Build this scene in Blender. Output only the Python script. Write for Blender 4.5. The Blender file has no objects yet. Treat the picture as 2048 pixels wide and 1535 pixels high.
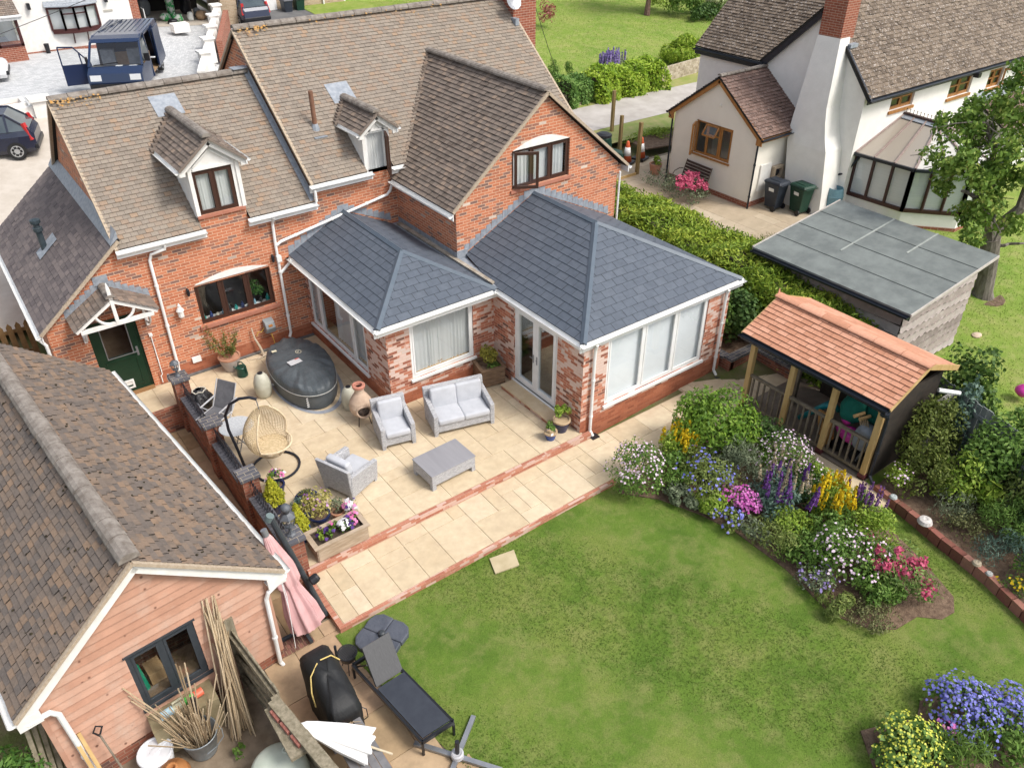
import bpy,math,random
import numpy as np
from mathutils import Vector,Matrix

S=bpy.context.scene
random.seed(7)
RNG=np.random.default_rng(11)

# ------------------------------------------------------------------ camera, sky, sun, exposure
cam_data=bpy.data.cameras.new('camera')
cam=bpy.data.objects.new('camera',cam_data)
S.collection.objects.link(cam)
cam.location=(-6.843966,-18.619936,11.446200)
cam.rotation_mode='XYZ'
cam.rotation_euler=(0.9662672714,0.0005,-0.6386394953)
cam_data.sensor_width=36.0
cam_data.lens=36.0 * 1588.7225 / 2048.0
cam_data.clip_start=0.1
cam_data.clip_end=600
S.camera=cam
SUN_EL,SUN_AZ=math.radians(52),math.radians(150)
W=bpy.data.worlds.new('World');S.world=W;W.use_nodes=True
nt=W.node_tree;nt.nodes.clear()
sky=nt.nodes.new('ShaderNodeTexSky');sky.sky_type='NISHITA';sky.sun_disc=False
sky.sun_elevation=SUN_EL;sky.sun_rotation=SUN_AZ
sky.air_density=1.0;sky.dust_density=3.0;sky.ozone_density=0.6
bg=nt.nodes.new('ShaderNodeBackground');bg.inputs[1].default_value=0.15
hs=nt.nodes.new('ShaderNodeHueSaturation');hs.inputs['Saturation'].default_value=0.45
wo=nt.nodes.new('ShaderNodeOutputWorld')
nt.links.new(sky.outputs[0],hs.inputs['Color']);nt.links.new(hs.outputs[0],bg.inputs[0]);nt.links.new(bg.outputs[0],wo.inputs[0])
sd=bpy.data.lights.new('sun','SUN');sd.energy=1.6;sd.angle=math.radians(16);sd.color=(1.0,0.95,0.87)
so=bpy.data.objects.new('sun',sd);S.collection.objects.link(so)
sv=Vector((math.sin(SUN_AZ)*math.cos(SUN_EL),math.cos(SUN_AZ)*math.cos(SUN_EL),math.sin(SUN_EL)))
so.rotation_euler=sv.to_track_quat('Z','Y').to_euler();so.location=sv*60
S.view_settings.view_transform='Standard';S.view_settings.look='None'
S.view_settings.exposure=0.72;S.view_settings.gamma=1.0
S.cycles.max_bounces=6;S.cycles.transparent_max_bounces=12
S.cycles.use_denoising=True

# ------------------------------------------------------------------ colour and material helpers
def H(hx):
    c=[int(hx[i:i+2],16)/255 for i in (0,2,4)]
    return tuple(x/12.92 if x <= .04045 else ((x+.055)/1.055)**2.4 for x in c) + (1,)
def RGB(c):return H(c) if isinstance(c,str) else tuple(c)+(1,)*(4-len(c))

class NT:
    def __init__(s,name):
        s.m=bpy.data.materials.new(name);s.m.use_nodes=True
        s.t=s.m.node_tree;s.t.nodes.clear()
        s.out=s.n('ShaderNodeOutputMaterial');s.b=s.n('ShaderNodeBsdfPrincipled')
        s.l(s.b.outputs[0],s.out.inputs[0])
    def n(s,k,**kw):
        x=s.t.nodes.new(k)
        for a,v in kw.items():setattr(x,a,v)
        return x
    def l(s,a,b):s.t.links.new(a,b)
    def coord(s,which='Object',scale=(1,1,1)):
        c=s.n('ShaderNodeTexCoord');mp=s.n('ShaderNodeMapping');mp.inputs['Scale'].default_value=scale
        s.l(c.outputs[which],mp.inputs[0]);return mp.outputs[0]
    def noise(s,vec,scale,detail=4,rough=.6):
        x=s.n('ShaderNodeTexNoise');x.inputs['Scale'].default_value=scale;x.inputs['Detail'].default_value=detail
        x.inputs['Roughness'].default_value=rough
        s.l(vec,x.inputs['Vector']);return x.outputs['Fac']
    def ramp(s,fac,stops,interp='LINEAR'):
        r=s.n('ShaderNodeValToRGB');r.color_ramp.interpolation=interp
        e=r.color_ramp.elements
        while len(e) < len(stops):e.new(.5)
        for i,(p,c) in enumerate(stops):e[i].position=p;e[i].color=RGB(c)
        s.l(fac,r.inputs[0]);return r.outputs[0]
    def mix(s,fac,a,b,mode='MIX'):
        x=s.n('ShaderNodeMix',data_type='RGBA',blend_type=mode)
        for sock,v in ((x.inputs[0],fac),(x.inputs[6],a),(x.inputs[7],b)):
            if isinstance(v,bpy.types.NodeSocket):s.l(v,sock)
            elif isinstance(v,(int,float)):sock.default_value=v
            else:sock.default_value=RGB(v)
        return x.outputs[2]
    def bump(s,height,strength=.4,dist=.01):
        x=s.n('ShaderNodeBump');x.inputs['Strength'].default_value=strength;x.inputs['Distance'].default_value=dist
        s.l(height,x.inputs['Height']);s.l(x.outputs[0],s.b.inputs['Normal'])
    def attr(s):
        x=s.n('ShaderNodeAttribute',attribute_name='tint');return x.outputs['Fac']
    def set(s,rough=.7,metal=0,spec=.4):
        s.b.inputs['Roughness'].default_value=rough;s.b.inputs['Metallic'].default_value=metal
        s.b.inputs['Specular IOR Level'].default_value=spec
    def col(s,c):
        if isinstance(c,bpy.types.NodeSocket):s.l(c,s.b.inputs['Base Color'])
        else:s.b.inputs['Base Color'].default_value=RGB(c)

def M(name,c1,c2=None,rough=.7,ns=6.,metal=0,spec=.4,bump=0,bs=60.,bd=.01,scale=(1,1,1),lo=.35,hi=.65):
    k=NT(name);k.set(rough,metal,spec);v=k.coord('Object',scale)
    if c2 is None:k.col(c1)
    else:k.col(k.ramp(k.noise(v,ns),[(lo,c1),(hi,c2)]))
    if bump:k.bump(k.noise(v,bs),bump,bd)
    return k.m
def MT(name,stops,rough=.8,ns=14.,dirt=None,da=.35,bump=.25,bs=90.,spec=.3,trans=0,dscale=3.,dlo=.5,dhi=.7):
    """per piece colour from the 'tint' attribute, broken up by noise; dirt = colour of patches"""
    k=NT(name);k.set(rough,0,spec);v=k.coord('Object')
    c=k.ramp(k.attr(),stops)
    f=k.noise(v,ns);c=k.mix(.35,c,k.ramp(f,[(.3,(.35,.35,.35)),(.7,(.68,.68,.68))]),'OVERLAY')
    if dirt:
        d=k.ramp(k.noise(v,dscale,7,.7),[(dlo,(0,0,0)),(dhi,(1,1,1))])
        mm=k.n('ShaderNodeMath',operation='MULTIPLY');k.l(d,mm.inputs[0]);mm.inputs[1].default_value=da
        c=k.mix(mm.outputs[0],c,dirt)
    if trans:
        vo=k.n('ShaderNodeTexVoronoi');vo.inputs['Scale'].default_value=trans;k.l(v,vo.inputs['Vector']);c=k.mix(k.ramp(vo.outputs['Distance'],[(.055,(.85,.85,.85)),(.13,(0,0,0))]),c,(.10,.045,.03))
    k.col(c)
    if bump:k.bump(k.noise(v,bs),bump,.006)
    return k.m
def leafmat(name,stops,rough=.55,trans=.25):
    k=NT(name);k.set(rough,0,.25)
    c=k.ramp(k.attr(),stops);k.col(c)
    t=k.n('ShaderNodeBsdfTranslucent');k.l(c,t.inputs[0])
    x=k.n('ShaderNodeMixShader');x.inputs[0].default_value=trans
    k.l(k.b.outputs[0],x.inputs[1]);k.l(t.outputs[0],x.inputs[2]);k.l(x.outputs[0],k.out.inputs[0])
    return k.m
def brickmat(name,stops,mortar,bw=.225,bh=.075,ms=.011,patch=None,pa=.6,plo=.55,phi=.62,rough=.85,offx=.5):
    k=NT(name);k.set(rough,0,.2)
    uv=k.coord('UV')
    b=k.n('ShaderNodeTexBrick');b.offset=offx
    for a,v in (('Scale',1.),('Mortar Size',ms/2),('Mortar Smooth',.15),('Bias',0.),('Brick Width',bw),('Row Height',bh)):b.inputs[a].default_value=v
    b.inputs['Color1'].default_value=(0,0,0,1);b.inputs['Color2'].default_value=(1,1,1,1);b.inputs['Mortar'].default_value=(.5,.5,.5,1)
    k.l(uv,b.inputs['Vector'])
    c=k.ramp(b.outputs['Color'],stops)
    o=k.coord('Object')
    c=k.mix(.4,c,k.ramp(k.noise(o,40),[(.3,(.35,.35,.35)),(.7,(.66,.66,.66))]),'OVERLAY')
    if patch:
        # whole bricks take the bloom where the random value and a broad patch agree
        p=k.noise(o,1.1,3)
        a=k.n('ShaderNodeMath',operation='MULTIPLY');k.l(b.outputs['Color'],a.inputs[0]);a.inputs[1].default_value=.6
        ad=k.n('ShaderNodeMath',operation='ADD');k.l(p,ad.inputs[0]);k.l(a.outputs[0],ad.inputs[1])
        f2=k.noise(o,26,5)
        m2=k.n('ShaderNodeMath',operation='MULTIPLY_ADD');k.l(f2,m2.inputs[0]);m2.inputs[1].default_value=.14;k.l(ad.outputs[0],m2.inputs[2])
        pf=k.ramp(m2.outputs[0],[(plo,(0,0,0)),(phi,(pa,pa,pa))])
        c=k.mix(pf,c,patch)
    c=k.mix(b.outputs['Fac'],c,mortar)
    k.col(c)
    inv=k.n('ShaderNodeMath',operation='SUBTRACT');inv.inputs[0].default_value=1.;k.l(b.outputs['Fac'],inv.inputs[1])
    k.bump(inv.outputs[0],.5,.006)
    return k.m

# ------------------------------------------------------------------ object helpers
def tag(o,label=None,cat=None,group=None,kind=None):
    if label:o['label']=label
    if cat:o['category']=cat
    if group:o['group']=group
    if kind:o['kind']=kind
    return o
def thing(name,label,cat,loc=(0,0,0),rz=0,group=None,scale=1):
    o=bpy.data.objects.new(name,None);S.collection.objects.link(o)
    o.empty_display_size=.2
    o.location=loc;o.rotation_euler=(0,0,rz);o.scale=(scale,)*3
    return tag(o,label,cat,group)
def children(o):return [c for c in S.collection.objects if c.parent == o]
def dup(root,loc,rz=None,label=None,group=None,scale=None):
    def rec(o,par):
        c=o.copy();S.collection.objects.link(c)
        if par is not None:c.parent=par
        for ch in kids.get(o.name,()):rec(ch,c)
        return c
    kids={}
    for o in S.collection.objects:
        if o.parent:kids.setdefault(o.parent.name,[]).append(o)
    r=rec(root,None);r.location=loc
    if rz is not None:r.rotation_euler=(0,0,rz)
    if scale is not None:r.scale=(scale,)*3
    if label:r['label']=label
    if group:r['group']=group
    return r

def rotz(a):return Matrix.Rotation(a,3,'Z')
def clip(poly,nrm,d):
    """keep the part of a convex polygon with p.nrm <= d"""
    out=[]
    for i in range(len(poly)):
        a,b=poly[i],poly[(i+1) % len(poly)]
        da,db=a.dot(nrm)-d,b.dot(nrm)-d
        if da <= 0:out.append(a)
        if da*db < 0:out.append(a+(b-a)*(da/(da-db)))
    return out

class MB:
    def __init__(s):s.v=[];s.f=[];s.c=[];s.x=None
    def T(s,p):
        p=Vector(p);return s.x @ p if s.x is not None else p
    def face(s,pts,c=.5):
        i=len(s.v);s.v += [s.T(p) for p in pts];s.f.append(list(range(i,i+len(pts))));s.c.append(c);return s
    def hexa(s,P,c=.5):
        i=len(s.v);s.v += [s.T(p) for p in P]
        for q in ((0,3,2,1),(4,5,6,7),(0,1,5,4),(1,2,6,5),(2,3,7,6),(3,0,4,7)):
            s.f.append([i+j for j in q]);s.c.append(c)
        return s
    def box(s,x0,x1,y0,y1,z0,z1,c=.5):
        return s.hexa([(x0,y0,z0),(x1,y0,z0),(x1,y1,z0),(x0,y1,z0),(x0,y0,z1),(x1,y0,z1),(x1,y1,z1),(x0,y1,z1)],c)
    def taper(s,cx,cy,z0,z1,a0,b0,a1,b1,c=.5):
        return s.hexa([(cx-a0,cy-b0,z0),(cx+a0,cy-b0,z0),(cx+a0,cy+b0,z0),(cx-a0,cy+b0,z0),(cx-a1,cy-b1,z1),(cx+a1,cy-b1,z1),(cx+a1,cy+b1,z1),(cx-a1,cy+b1,z1)],c)
    def bar(s,p,q,w,h=None,up=(0,0,1),c=.5):
        p,q=Vector(p),Vector(q);h=h or w
        d=(q-p).normalized();u=Vector(up)
        if abs(d.dot(u)) > .99:u=Vector((0,1,0))
        r=d.cross(u).normalized()*w/2;u=r.cross(d).normalized()*h/2
        return s.hexa([p-r-u,p+r-u,p+r+u,p-r+u,q-r-u,q+r-u,q+r+u,q-r+u],c)
    def prism(s,poly,vec,c=.5):
        vec=Vector(vec);P=[Vector(p) for p in poly];n=len(P)
        i=len(s.v);s.v += [s.T(p) for p in P]+[s.T(p+vec) for p in P]
        s.f.append([i+j for j in range(n)][::-1]);s.f.append([i+n+j for j in range(n)])
        for j in range(n):k=(j+1) % n;s.f.append([i+j,i+k,i+n+k,i+n+j])
        s.c += [c]*(n+2);return s
    def tube(s,pts,r,n=8,c=.5,closed=False,flat=1.):
        P=[Vector(p) for p in pts];R=r if isinstance(r,(list,tuple)) else [r]*len(P);i0=len(s.v)
        prev=None
        for k,p in enumerate(P):
            if closed:t=P[(k+1) % len(P)]-P[k-1]
            else:t=P[min(k+1,len(P)-1)]-P[max(k-1,0)]
            t.normalize()
            if prev is None:
                a=Vector((0,0,1)) if abs(t.z) < .9 else Vector((1,0,0))
                u=a.cross(t).normalized()
            else:u=(prev-t*prev.dot(t)).normalized()
            prev=u;w=t.cross(u)
            for j in range(n):
                an=2*math.pi*j/n;s.v.append(s.T(p+u*math.cos(an)*R[k]+w*math.sin(an)*R[k]*flat))
        L=len(P)
        for k in range(L if closed else L-1):
            for j in range(n):
                a,b=i0+k*n+j,i0+k*n+(j+1) % n;m=((k+1) % L)
                s.f.append([a,b,i0+m*n+(j+1) % n,i0+m*n+j]);s.c.append(c)
        if not closed:
            s.f.append([i0+j for j in range(n)][::-1]);s.f.append([i0+(L-1)*n+j for j in range(n)]);s.c += [c,c]
        return s
    def lathe(s,prof,cx=0,cy=0,n=20,c=.5,sx=1.,sy=1.):
        i0=len(s.v);L=len(prof)
        for r,z in prof:
            for j in range(n):
                a=2*math.pi*j/n;s.v.append(s.T((cx+r*math.cos(a)*sx,cy+r*math.sin(a)*sy,z)))
        for k in range(L-1):
            for j in range(n):
                q=(j+1) % n;s.f.append([i0+k*n+j,i0+k*n+q,i0+(k+1)*n+q,i0+(k+1)*n+j]);s.c.append(c)
        if prof[0][0] > 1e-4:s.f.append([i0+j for j in range(n)][::-1]);s.c.append(c)
        if prof[-1][0] > 1e-4:s.f.append([i0+(L-1)*n+j for j in range(n)]);s.c.append(c)
        return s
    def grid(s,fn,nu,nv,c=.5,wrap=False):
        """fn(i/nu, j/nv) -> point"""
        i0=len(s.v)
        for j in range(nv+1):
            for i in range(nu+1):s.v.append(s.T(fn(i/nu,j/nv)))
        for j in range(nv):
            for i in range(nu):
                a=i0+j*(nu+1)+i;s.f.append([a,a+1,a+nu+2,a+nu+1]);s.c.append(c(i/nu,j/nv) if callable(c) else c)
        return s
    def tiles(s,poly,g,w,lip=.012,gap=.004,bond=.5,jit=.003,up=None,rs=1,lift=0.,cv=None,orient=None):
        """cover a convex plane polygon with lapped courses of separate tiles"""
        rnd=random.Random(rs);P=[Vector(p) for p in poly]
        n=(P[1]-P[0]).cross(P[2]-P[0]).normalized()
        if orient is not None and n.dot(Vector(orient)) < 0:n=-n
        if orient is None and n.z < -1e-6:n=-n
        u=Vector((0,0,1)).cross(n)
        u=u.normalized() if u.length > 1e-4 else Vector((1,0,0))
        if up is not None:v=Vector(up).normalized();u=v.cross(n).normalized()
        v=n.cross(u).normalized()
        v0=min(p.dot(v) for p in P);v1=max(p.dot(v) for p in P)
        k=0
        while v0+k*g < v1-1e-4:
            a,b=v0+k*g,min(v0+(k+1)*g,v1)
            row=clip(clip(P,v,b),-v,-a)
            if len(row) >= 3:
                u0=min(p.dot(u) for p in row);u1=max(p.dot(u) for p in row)
                off=(k % 2)*bond*w+(rnd.random()*w if bond < 0 else 0)
                t=math.floor((u0-off)/w)
                while off+t*w < u1-1e-4:
                    ua,ub=off+t*w,off+(t+1)*w
                    cell=clip(clip(row,u,ub-gap/2),-u,-(ua+gap/2))
                    if len(cell) >= 3:
                        j0=rnd.uniform(-jit,jit);sk=rnd.uniform(-jit,jit);cc=rnd.random()
                        if cv:cc=cv(cc,k,t,rnd)
                        top=[]
                        for p in cell:
                            fv=(b-p.dot(v))/g;fu=(p.dot(u)-ua)/w-.5
                            top.append(p+n*(lift+lip*fv+.002+j0+sk*fu))
                        s.face(top,cc)
                        low=[q for q in range(len(cell))]
                        for q in low:
                            r=(q+1) % len(cell)
                            if abs(cell[q].dot(v)-a) < 1e-4 and abs(cell[r].dot(v)-a) < 1e-4:
                                s.face([top[q],cell[q]+n*lift,cell[r]+n*lift,top[r]],cc)
                    t += 1
            k += 1
        return s
    def build(s,name,mat,parent=None,smooth=False,bevel=0,world=True,seg=2,sub=0):
        me=bpy.data.meshes.new(name)
        org=Vector((0,0,0));inv=None
        if parent is not None and world:
            q=parent
            mw=Matrix.Identity(4);chain=[]
            while q is not None:chain.append(q);q=q.parent
            for q in chain[::-1]:mw=mw @ Matrix.LocRotScale(q.location,q.rotation_euler,q.scale)
            inv=mw.inverted()
        vv=s.v if inv is None else [inv @ p for p in s.v]
        me.from_pydata([tuple(p) for p in vv],[],s.f)
        # UV in metres: u along the face, v up the face
        me.uv_layers.new(name='UVMap');me.color_attributes.new('tint','FLOAT_COLOR','CORNER')
        uvs=np.zeros((len(me.loops),2),np.float32);cs=np.ones((len(me.loops),4),np.float32)
        li=0
        for f,c in zip(s.f,s.c):
            p0=s.v[f[0]];nn=Vector((0,0,0))
            for q in range(1,len(f)-1):nn += (s.v[f[q]]-p0).cross(s.v[f[q+1]]-p0)
            if nn.length < 1e-12:nn=Vector((0,0,1))
            nn.normalize();u=Vector((0,0,1)).cross(nn)
            u=u.normalized() if u.length > 1e-3 else Vector((1,0,0))
            v=nn.cross(u)
            for q in f:
                uvs[li]=(s.v[q].dot(u),s.v[q].dot(v));cs[li,:3]=c;li += 1
        me.uv_layers['UVMap'].data.foreach_set('uv',uvs.ravel());me.color_attributes['tint'].data.foreach_set('color',cs.ravel())
        if smooth:me.polygons.foreach_set('use_smooth',np.ones(len(me.polygons),bool))
        me.materials.append(mat);me.update()
        o=bpy.data.objects.new(name,me);S.collection.objects.link(o)
        if parent is not None:o.parent=parent
        if bevel:
            b=o.modifiers.new('bevel','BEVEL');b.width=bevel;b.segments=seg;b.limit_method='ANGLE';b.angle_limit=math.radians(40)
        if sub:
            b=o.modifiers.new('sub','SUBSURF');b.levels=b.render_levels=sub
        return o

def npmesh(name,V,Fc,tint,mat,parent=None,smooth=False):
    """V (n,3), Fc (m,k) faces, tint (m,)"""
    me=bpy.data.meshes.new(name);k=Fc.shape[1]
    if parent is not None:V=V-np.array(parent.location)
    me.vertices.add(len(V));me.vertices.foreach_set('co',V.astype(np.float32).ravel())
    me.loops.add(Fc.size);me.loops.foreach_set('vertex_index',Fc.astype(np.int32).ravel())
    me.polygons.add(len(Fc));me.polygons.foreach_set('loop_start',np.arange(0,Fc.size,k,dtype=np.int32))
    me.polygons.foreach_set('loop_total',np.full(len(Fc),k,np.int32))
    me.update(calc_edges=True)
    at=me.color_attributes.new('tint','FLOAT_COLOR','CORNER')
    c=np.repeat(tint,k)[:,None]*np.array([1,1,1,0])+np.array([0,0,0,1.])
    at.data.foreach_set('color',c.astype(np.float32).ravel())
    me.materials.append(mat)
    o=bpy.data.objects.new(name,me);S.collection.objects.link(o)
    if parent is not None:o.parent=parent
    return o
def nrm(a):return a/np.maximum(np.linalg.norm(a,axis=-1,keepdims=True),1e-9)
def leafgeo(C,N,L,Wd,droop=.35,rnd=.7):
    """kite shaped leaves at C, facing roughly N; folded a little"""
    n=len(C);N=nrm(N+RNG.normal(0,rnd,(n,3)))
    t=nrm(np.cross(N,RNG.normal(0,1,(n,3))));t[:,2] -= droop;t=nrm(t)
    b=nrm(np.cross(N,t));L=np.asarray(L).reshape(-1,1);Wd=np.asarray(Wd).reshape(-1,1)
    P0=C-t*L*.5;P2=C+t*L*.5;m=C-t*L*.05+N*L*.06
    V=np.stack([P0,m-b*Wd*.5,P2,m+b*Wd*.5],1).reshape(-1,3)
    return V,np.arange(4*n).reshape(-1,4)
def petals(C,N,r):
    """small six sided flower heads"""
    n=len(C);N=nrm(N);a=nrm(np.cross(N,RNG.normal(0,1,(n,3))));b=np.cross(N,a);r=np.asarray(r).reshape(-1,1)
    V=np.stack([C+(a*math.cos(k*math.pi/3)+b*math.sin(k*math.pi/3))*r*(1 if k % 2 else .75)+N*r*.15*(k % 2) for k in range(6)],1).reshape(-1,3)
    return V,np.arange(6*n).reshape(-1,6)
def blob(n,c,r,low=-.2,fill=.5,lumps=14,lump=.38):
    """points and outward normals of a lumpy mound: lumps of foliage on an ellipsoid"""
    c=np.array(c);r=np.array(r)
    d=nrm(RNG.normal(0,1,(lumps*4,3)));d=d[d[:,2] > low][:lumps]
    cen=d*RNG.uniform(.5,.8,(len(d),1));rad=lump*RNG.uniform(.7,1.25,len(d))
    k=RNG.integers(0,len(d),n);q=nrm(RNG.normal(0,1,(n,3)))
    rr=RNG.uniform(fill,1,(n,1))**.5
    p=cen[k]+q*rr*rad[k][:,None]
    P=c+p*r
    ok=P[:,2] > c[2]-r[2]*.98
    return P[ok],nrm(q[ok]*.6+p[ok]*.7+np.array([0,0,.25])),(p[ok,2]+1)/2
# ------------------------------------------------------------------ materials
WHITE=M('white_upvc',(.80,.80,.79),(.72,.72,.70),.35,3)
WHITEP=M('white_painted_wood',(.78,.77,.74),(.70,.68,.64),.5,5)
BROWN=M('brown_woodgrain',(.045,.020,.014),(.065,.03,.02),.4,20,scale=(1,1,8))
ANTH=M('anthracite_frame',(.035,.042,.05),(.045,.052,.06),.45,8)
DARK=M('dark_interior',(.02,.018,.016),None,.9)
LEAD=M('lead_sheet',(.21,.235,.27),(.31,.335,.37),.5,9,bump=.2,bs=25)
BRICK=brickmat('house_brick',[(0,(.20,.12,.10)),(.10,(.26,.14,.11)),(.18,(.40,.145,.08)),(.45,(.50,.175,.09)),(.7,(.54,.21,.115)),(.88,(.44,.14,.07)),(.955,(.30,.16,.12)),(.985,(.22,.14,.115)),(1,(.66,.55,.46))],(.62,.42,.29),ms=.014)
BRICKX=brickmat('extension_brick',[(0,(.16,.09,.075)),(.16,(.30,.11,.075)),(.4,(.46,.17,.105)),(.7,(.52,.22,.14)),(.9,(.40,.14,.085)),(1,(.24,.12,.10))],(.58,.40,.29),patch=(.72,.64,.58),plo=.94,phi=1.0,pa=.65)
BRICKP=brickmat('plinth_brick',[(0,(.27,.09,.05)),(.4,(.36,.12,.065)),(.8,(.42,.155,.085)),(1,(.30,.10,.06))],(.36,.19,.125),bw=.215,bh=.068,ms=.006)
BRICKW=brickmat('garden_wall_brick',[(0,(.13,.065,.05)),(.3,(.24,.085,.055)),(.6,(.34,.13,.085)),(.85,(.20,.075,.05)),(1,(.12,.08,.075))],(.30,.22,.16))
BLUEBRICK=brickmat('blue_engineering_brick',[(0,(.07,.072,.085)),(.5,(.10,.10,.115)),(1,(.14,.135,.145))],(.42,.36,.26),bw=.225,bh=.11,ms=.009,rough=.55)
BRICKN=brickmat('chimney_brick',[(0,(.22,.07,.045)),(.5,(.31,.10,.06)),(1,(.26,.085,.055))],(.46,.36,.28))
BRICKY=brickmat('buff_brick',[(0,(.30,.22,.14)),(.5,(.42,.32,.22)),(1,(.36,.27,.18))],(.5,.44,.36))
TILEM=MT('brown_roof_tiles',[(0,(.205,.172,.14)),(.3,(.235,.198,.162)),(.6,(.26,.22,.178)),(.9,(.25,.19,.145)),(1,(.29,.205,.14))],.85,30,dirt=(.36,.32,.25),da=.4,dscale=7,dlo=.6,dhi=.74)
TILEW=MT('weathered_roof_tiles',[(0,(.135,.105,.085)),(.4,(.18,.145,.12)),(.8,(.21,.165,.135)),(1,(.27,.20,.15))],.85,34,dirt=(.45,.43,.37),da=.5,dscale=26,dlo=.62,dhi=.7)
TILEL=MT('plum_roof_tiles',[(0,(.115,.095,.095)),(.5,(.15,.125,.12)),(1,(.19,.155,.145))],.85,30,dirt=(.3,.27,.24),da=.3,dscale=18,dlo=.62,dhi=.75)
TILEG=MT('garage_roof_tiles',[(0,(.125,.105,.092)),(.3,(.155,.125,.105)),(.6,(.18,.138,.108)),(.85,(.21,.15,.108)),(1,(.235,.16,.108))],.85,26,dirt=(.07,.058,.05),da=.4,dscale=5,dlo=.5,dhi=.64)
SLATE=MT('slate_grey_roof_tiles',[(0,(.082,.097,.122)),(.5,(.088,.104,.130)),(1,(.096,.112,.138))],.6,9,bump=.15,bs=140)
SLATECAP=M('slate_blue_capping',(.075,.10,.13),(.09,.115,.145),.45,6)
TILET=MT('terracotta_roof_tiles',[(0,(.46,.215,.13)),(.5,(.53,.26,.165)),(1,(.60,.315,.21))],.75,18,dirt=(.66,.50,.38),da=.3,dscale=16,dlo=.6,dhi=.72)
TILEN=MT('lichened_roof_tiles',[(0,(.10,.075,.055)),(.5,(.15,.115,.085)),(1,(.20,.155,.115))],.9,30,dirt=(.56,.52,.49),da=.85,dscale=15,dlo=.55,dhi=.66)
TILEB=MT('brown_annex_tiles',[(0,(.12,.075,.06)),(.5,(.16,.10,.08)),(1,(.20,.13,.105))],.75,30,dirt=(.50,.45,.43),da=.6,dscale=17,dlo=.55,dhi=.68)
RIDGE=M('concrete_ridge_tiles',(.15,.125,.105),(.27,.24,.21),.9,7,bump=.4,bs=50)
RIDGEO=M('lichen_on_ridge',(.45,.22,.04),(.30,.22,.13),.9,22,bump=.3)
MORTAR=M('verge_mortar',(.36,.28,.20),(.45,.37,.28),.9,20,bump=.4)
PAVE=MT('cream_paving_slabs',[(0,(.50,.40,.265)),(.3,(.535,.43,.29)),(.7,(.56,.455,.315)),(1,(.60,.50,.36))],.85,5,dirt=(.44,.32,.19),da=.3,dscale=1.6,dlo=.5,dhi=.72,bump=.15,bs=30)
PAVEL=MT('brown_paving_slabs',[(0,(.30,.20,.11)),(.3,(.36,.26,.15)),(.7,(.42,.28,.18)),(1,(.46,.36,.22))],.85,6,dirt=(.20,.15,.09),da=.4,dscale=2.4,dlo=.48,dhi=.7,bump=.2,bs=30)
JOINT=M('sandy_joints',(.42,.33,.22),(.50,.40,.28),.95,10)
JOINTD=M('dark_joints',(.17,.14,.10),(.25,.2,.14),.95,10)
STEPB=brickmat('step_edge_brick',[(0,(.34,.13,.085)),(.5,(.44,.19,.125)),(1,(.40,.155,.10))],(.5,.32,.23),bw=.22,bh=.065,ms=.006,patch=(.62,.50,.43),plo=.95,phi=1.02,pa=.6)
SOIL=M('garden_soil',(.10,.062,.04),(.20,.135,.09),.95,9,bump=.8,bs=28,bd=.03)
WOODG=M('grey_weathered_timber',(.16,.13,.095),(.27,.23,.18),.85,8,scale=(1,1,.2),bump=.3,bs=80)
POST=M('treated_timber',(.42,.27,.10),(.52,.36,.16),.7,6,scale=(1,1,.2),bump=.15)
PLANT_W=M('planter_timber',(.30,.225,.15),(.44,.35,.26),.8,7,scale=(.4,1,2),bump=.3)
BLACK=M('black_plastic',(.012,.013,.016),(.02,.02,.024),.4,5)
GREYM=M('grey_metal',(.25,.26,.28),(.33,.34,.36),.4,5,metal=.6)
RENDER=M('white_render',(.80,.78,.745),(.75,.73,.695),.9,3,bump=.35,bs=22,bd=.02)
CREAM=M('cream_render',(.80,.76,.68),(.77,.73,.65),.9,2.5,bump=.1,bs=60)
OAK=M('oak_woodgrain',(.30,.13,.035),(.40,.19,.06),.5,14,scale=(1,1,.3))
CURT=leafmat('net_curtain',[(0,(.82,.83,.82)),(1,(.82,.83,.82))],.9,.35)
GREEN=M('green_door',(.006,.028,.014),(.009,.035,.018),.35,4)
k=NT('window_glass');lw=k.n('ShaderNodeLayerWeight');lw.inputs[0].default_value=.5;pw_=k.n('ShaderNodeMath',operation='POWER');pw_.inputs[1].default_value=4.;k.l(lw.outputs['Facing'],pw_.inputs[0]);fa_=k.n('ShaderNodeMath',operation='MULTIPLY_ADD');k.l(pw_.outputs[0],fa_.inputs[0]);fa_.inputs[1].default_value=.9;fa_.inputs[2].default_value=.07
gl=k.n('ShaderNodeBsdfGlossy');gl.inputs['Roughness'].default_value=.02;gl.inputs['Color'].default_value=(.95,.97,1,1)
tr=k.n('ShaderNodeBsdfTransparent');tr.inputs[0].default_value=(.95,.97,.97,1);mx=k.n('ShaderNodeMixShader')
k.l(fa_.outputs[0],mx.inputs[0]);k.l(tr.outputs[0],mx.inputs[1]);k.l(gl.outputs[0],mx.inputs[2]);k.l(mx.outputs[0],k.out.inputs[0])
GLASS=k.m
BLIND=M('roller_blind',(.80,.82,.84),(.74,.76,.78),.45,1.2)
LAWN=None
def lawnmat(name,a,b,c,d):
    k=NT(name);k.set(.9,0,.1);v=k.coord('Object')
    f1=k.noise(v,.55,5,.65);f2=k.noise(v,2.6,5,.7);f3=k.noise(v,45,4,.7)
    col=k.ramp(f1,[(.36,a),(.5,b),(.64,c)])
    col=k.mix(k.ramp(f2,[(.45,(0,0,0)),(.75,(.75,.75,.75))]),col,d)
    col=k.mix(.5,col,k.ramp(f3,[(.25,(.25,.25,.25)),(.75,(.75,.75,.75))]),'OVERLAY')
    k.col(col);k.bump(k.noise(v,60,3),.6,.02);return k.m
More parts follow.
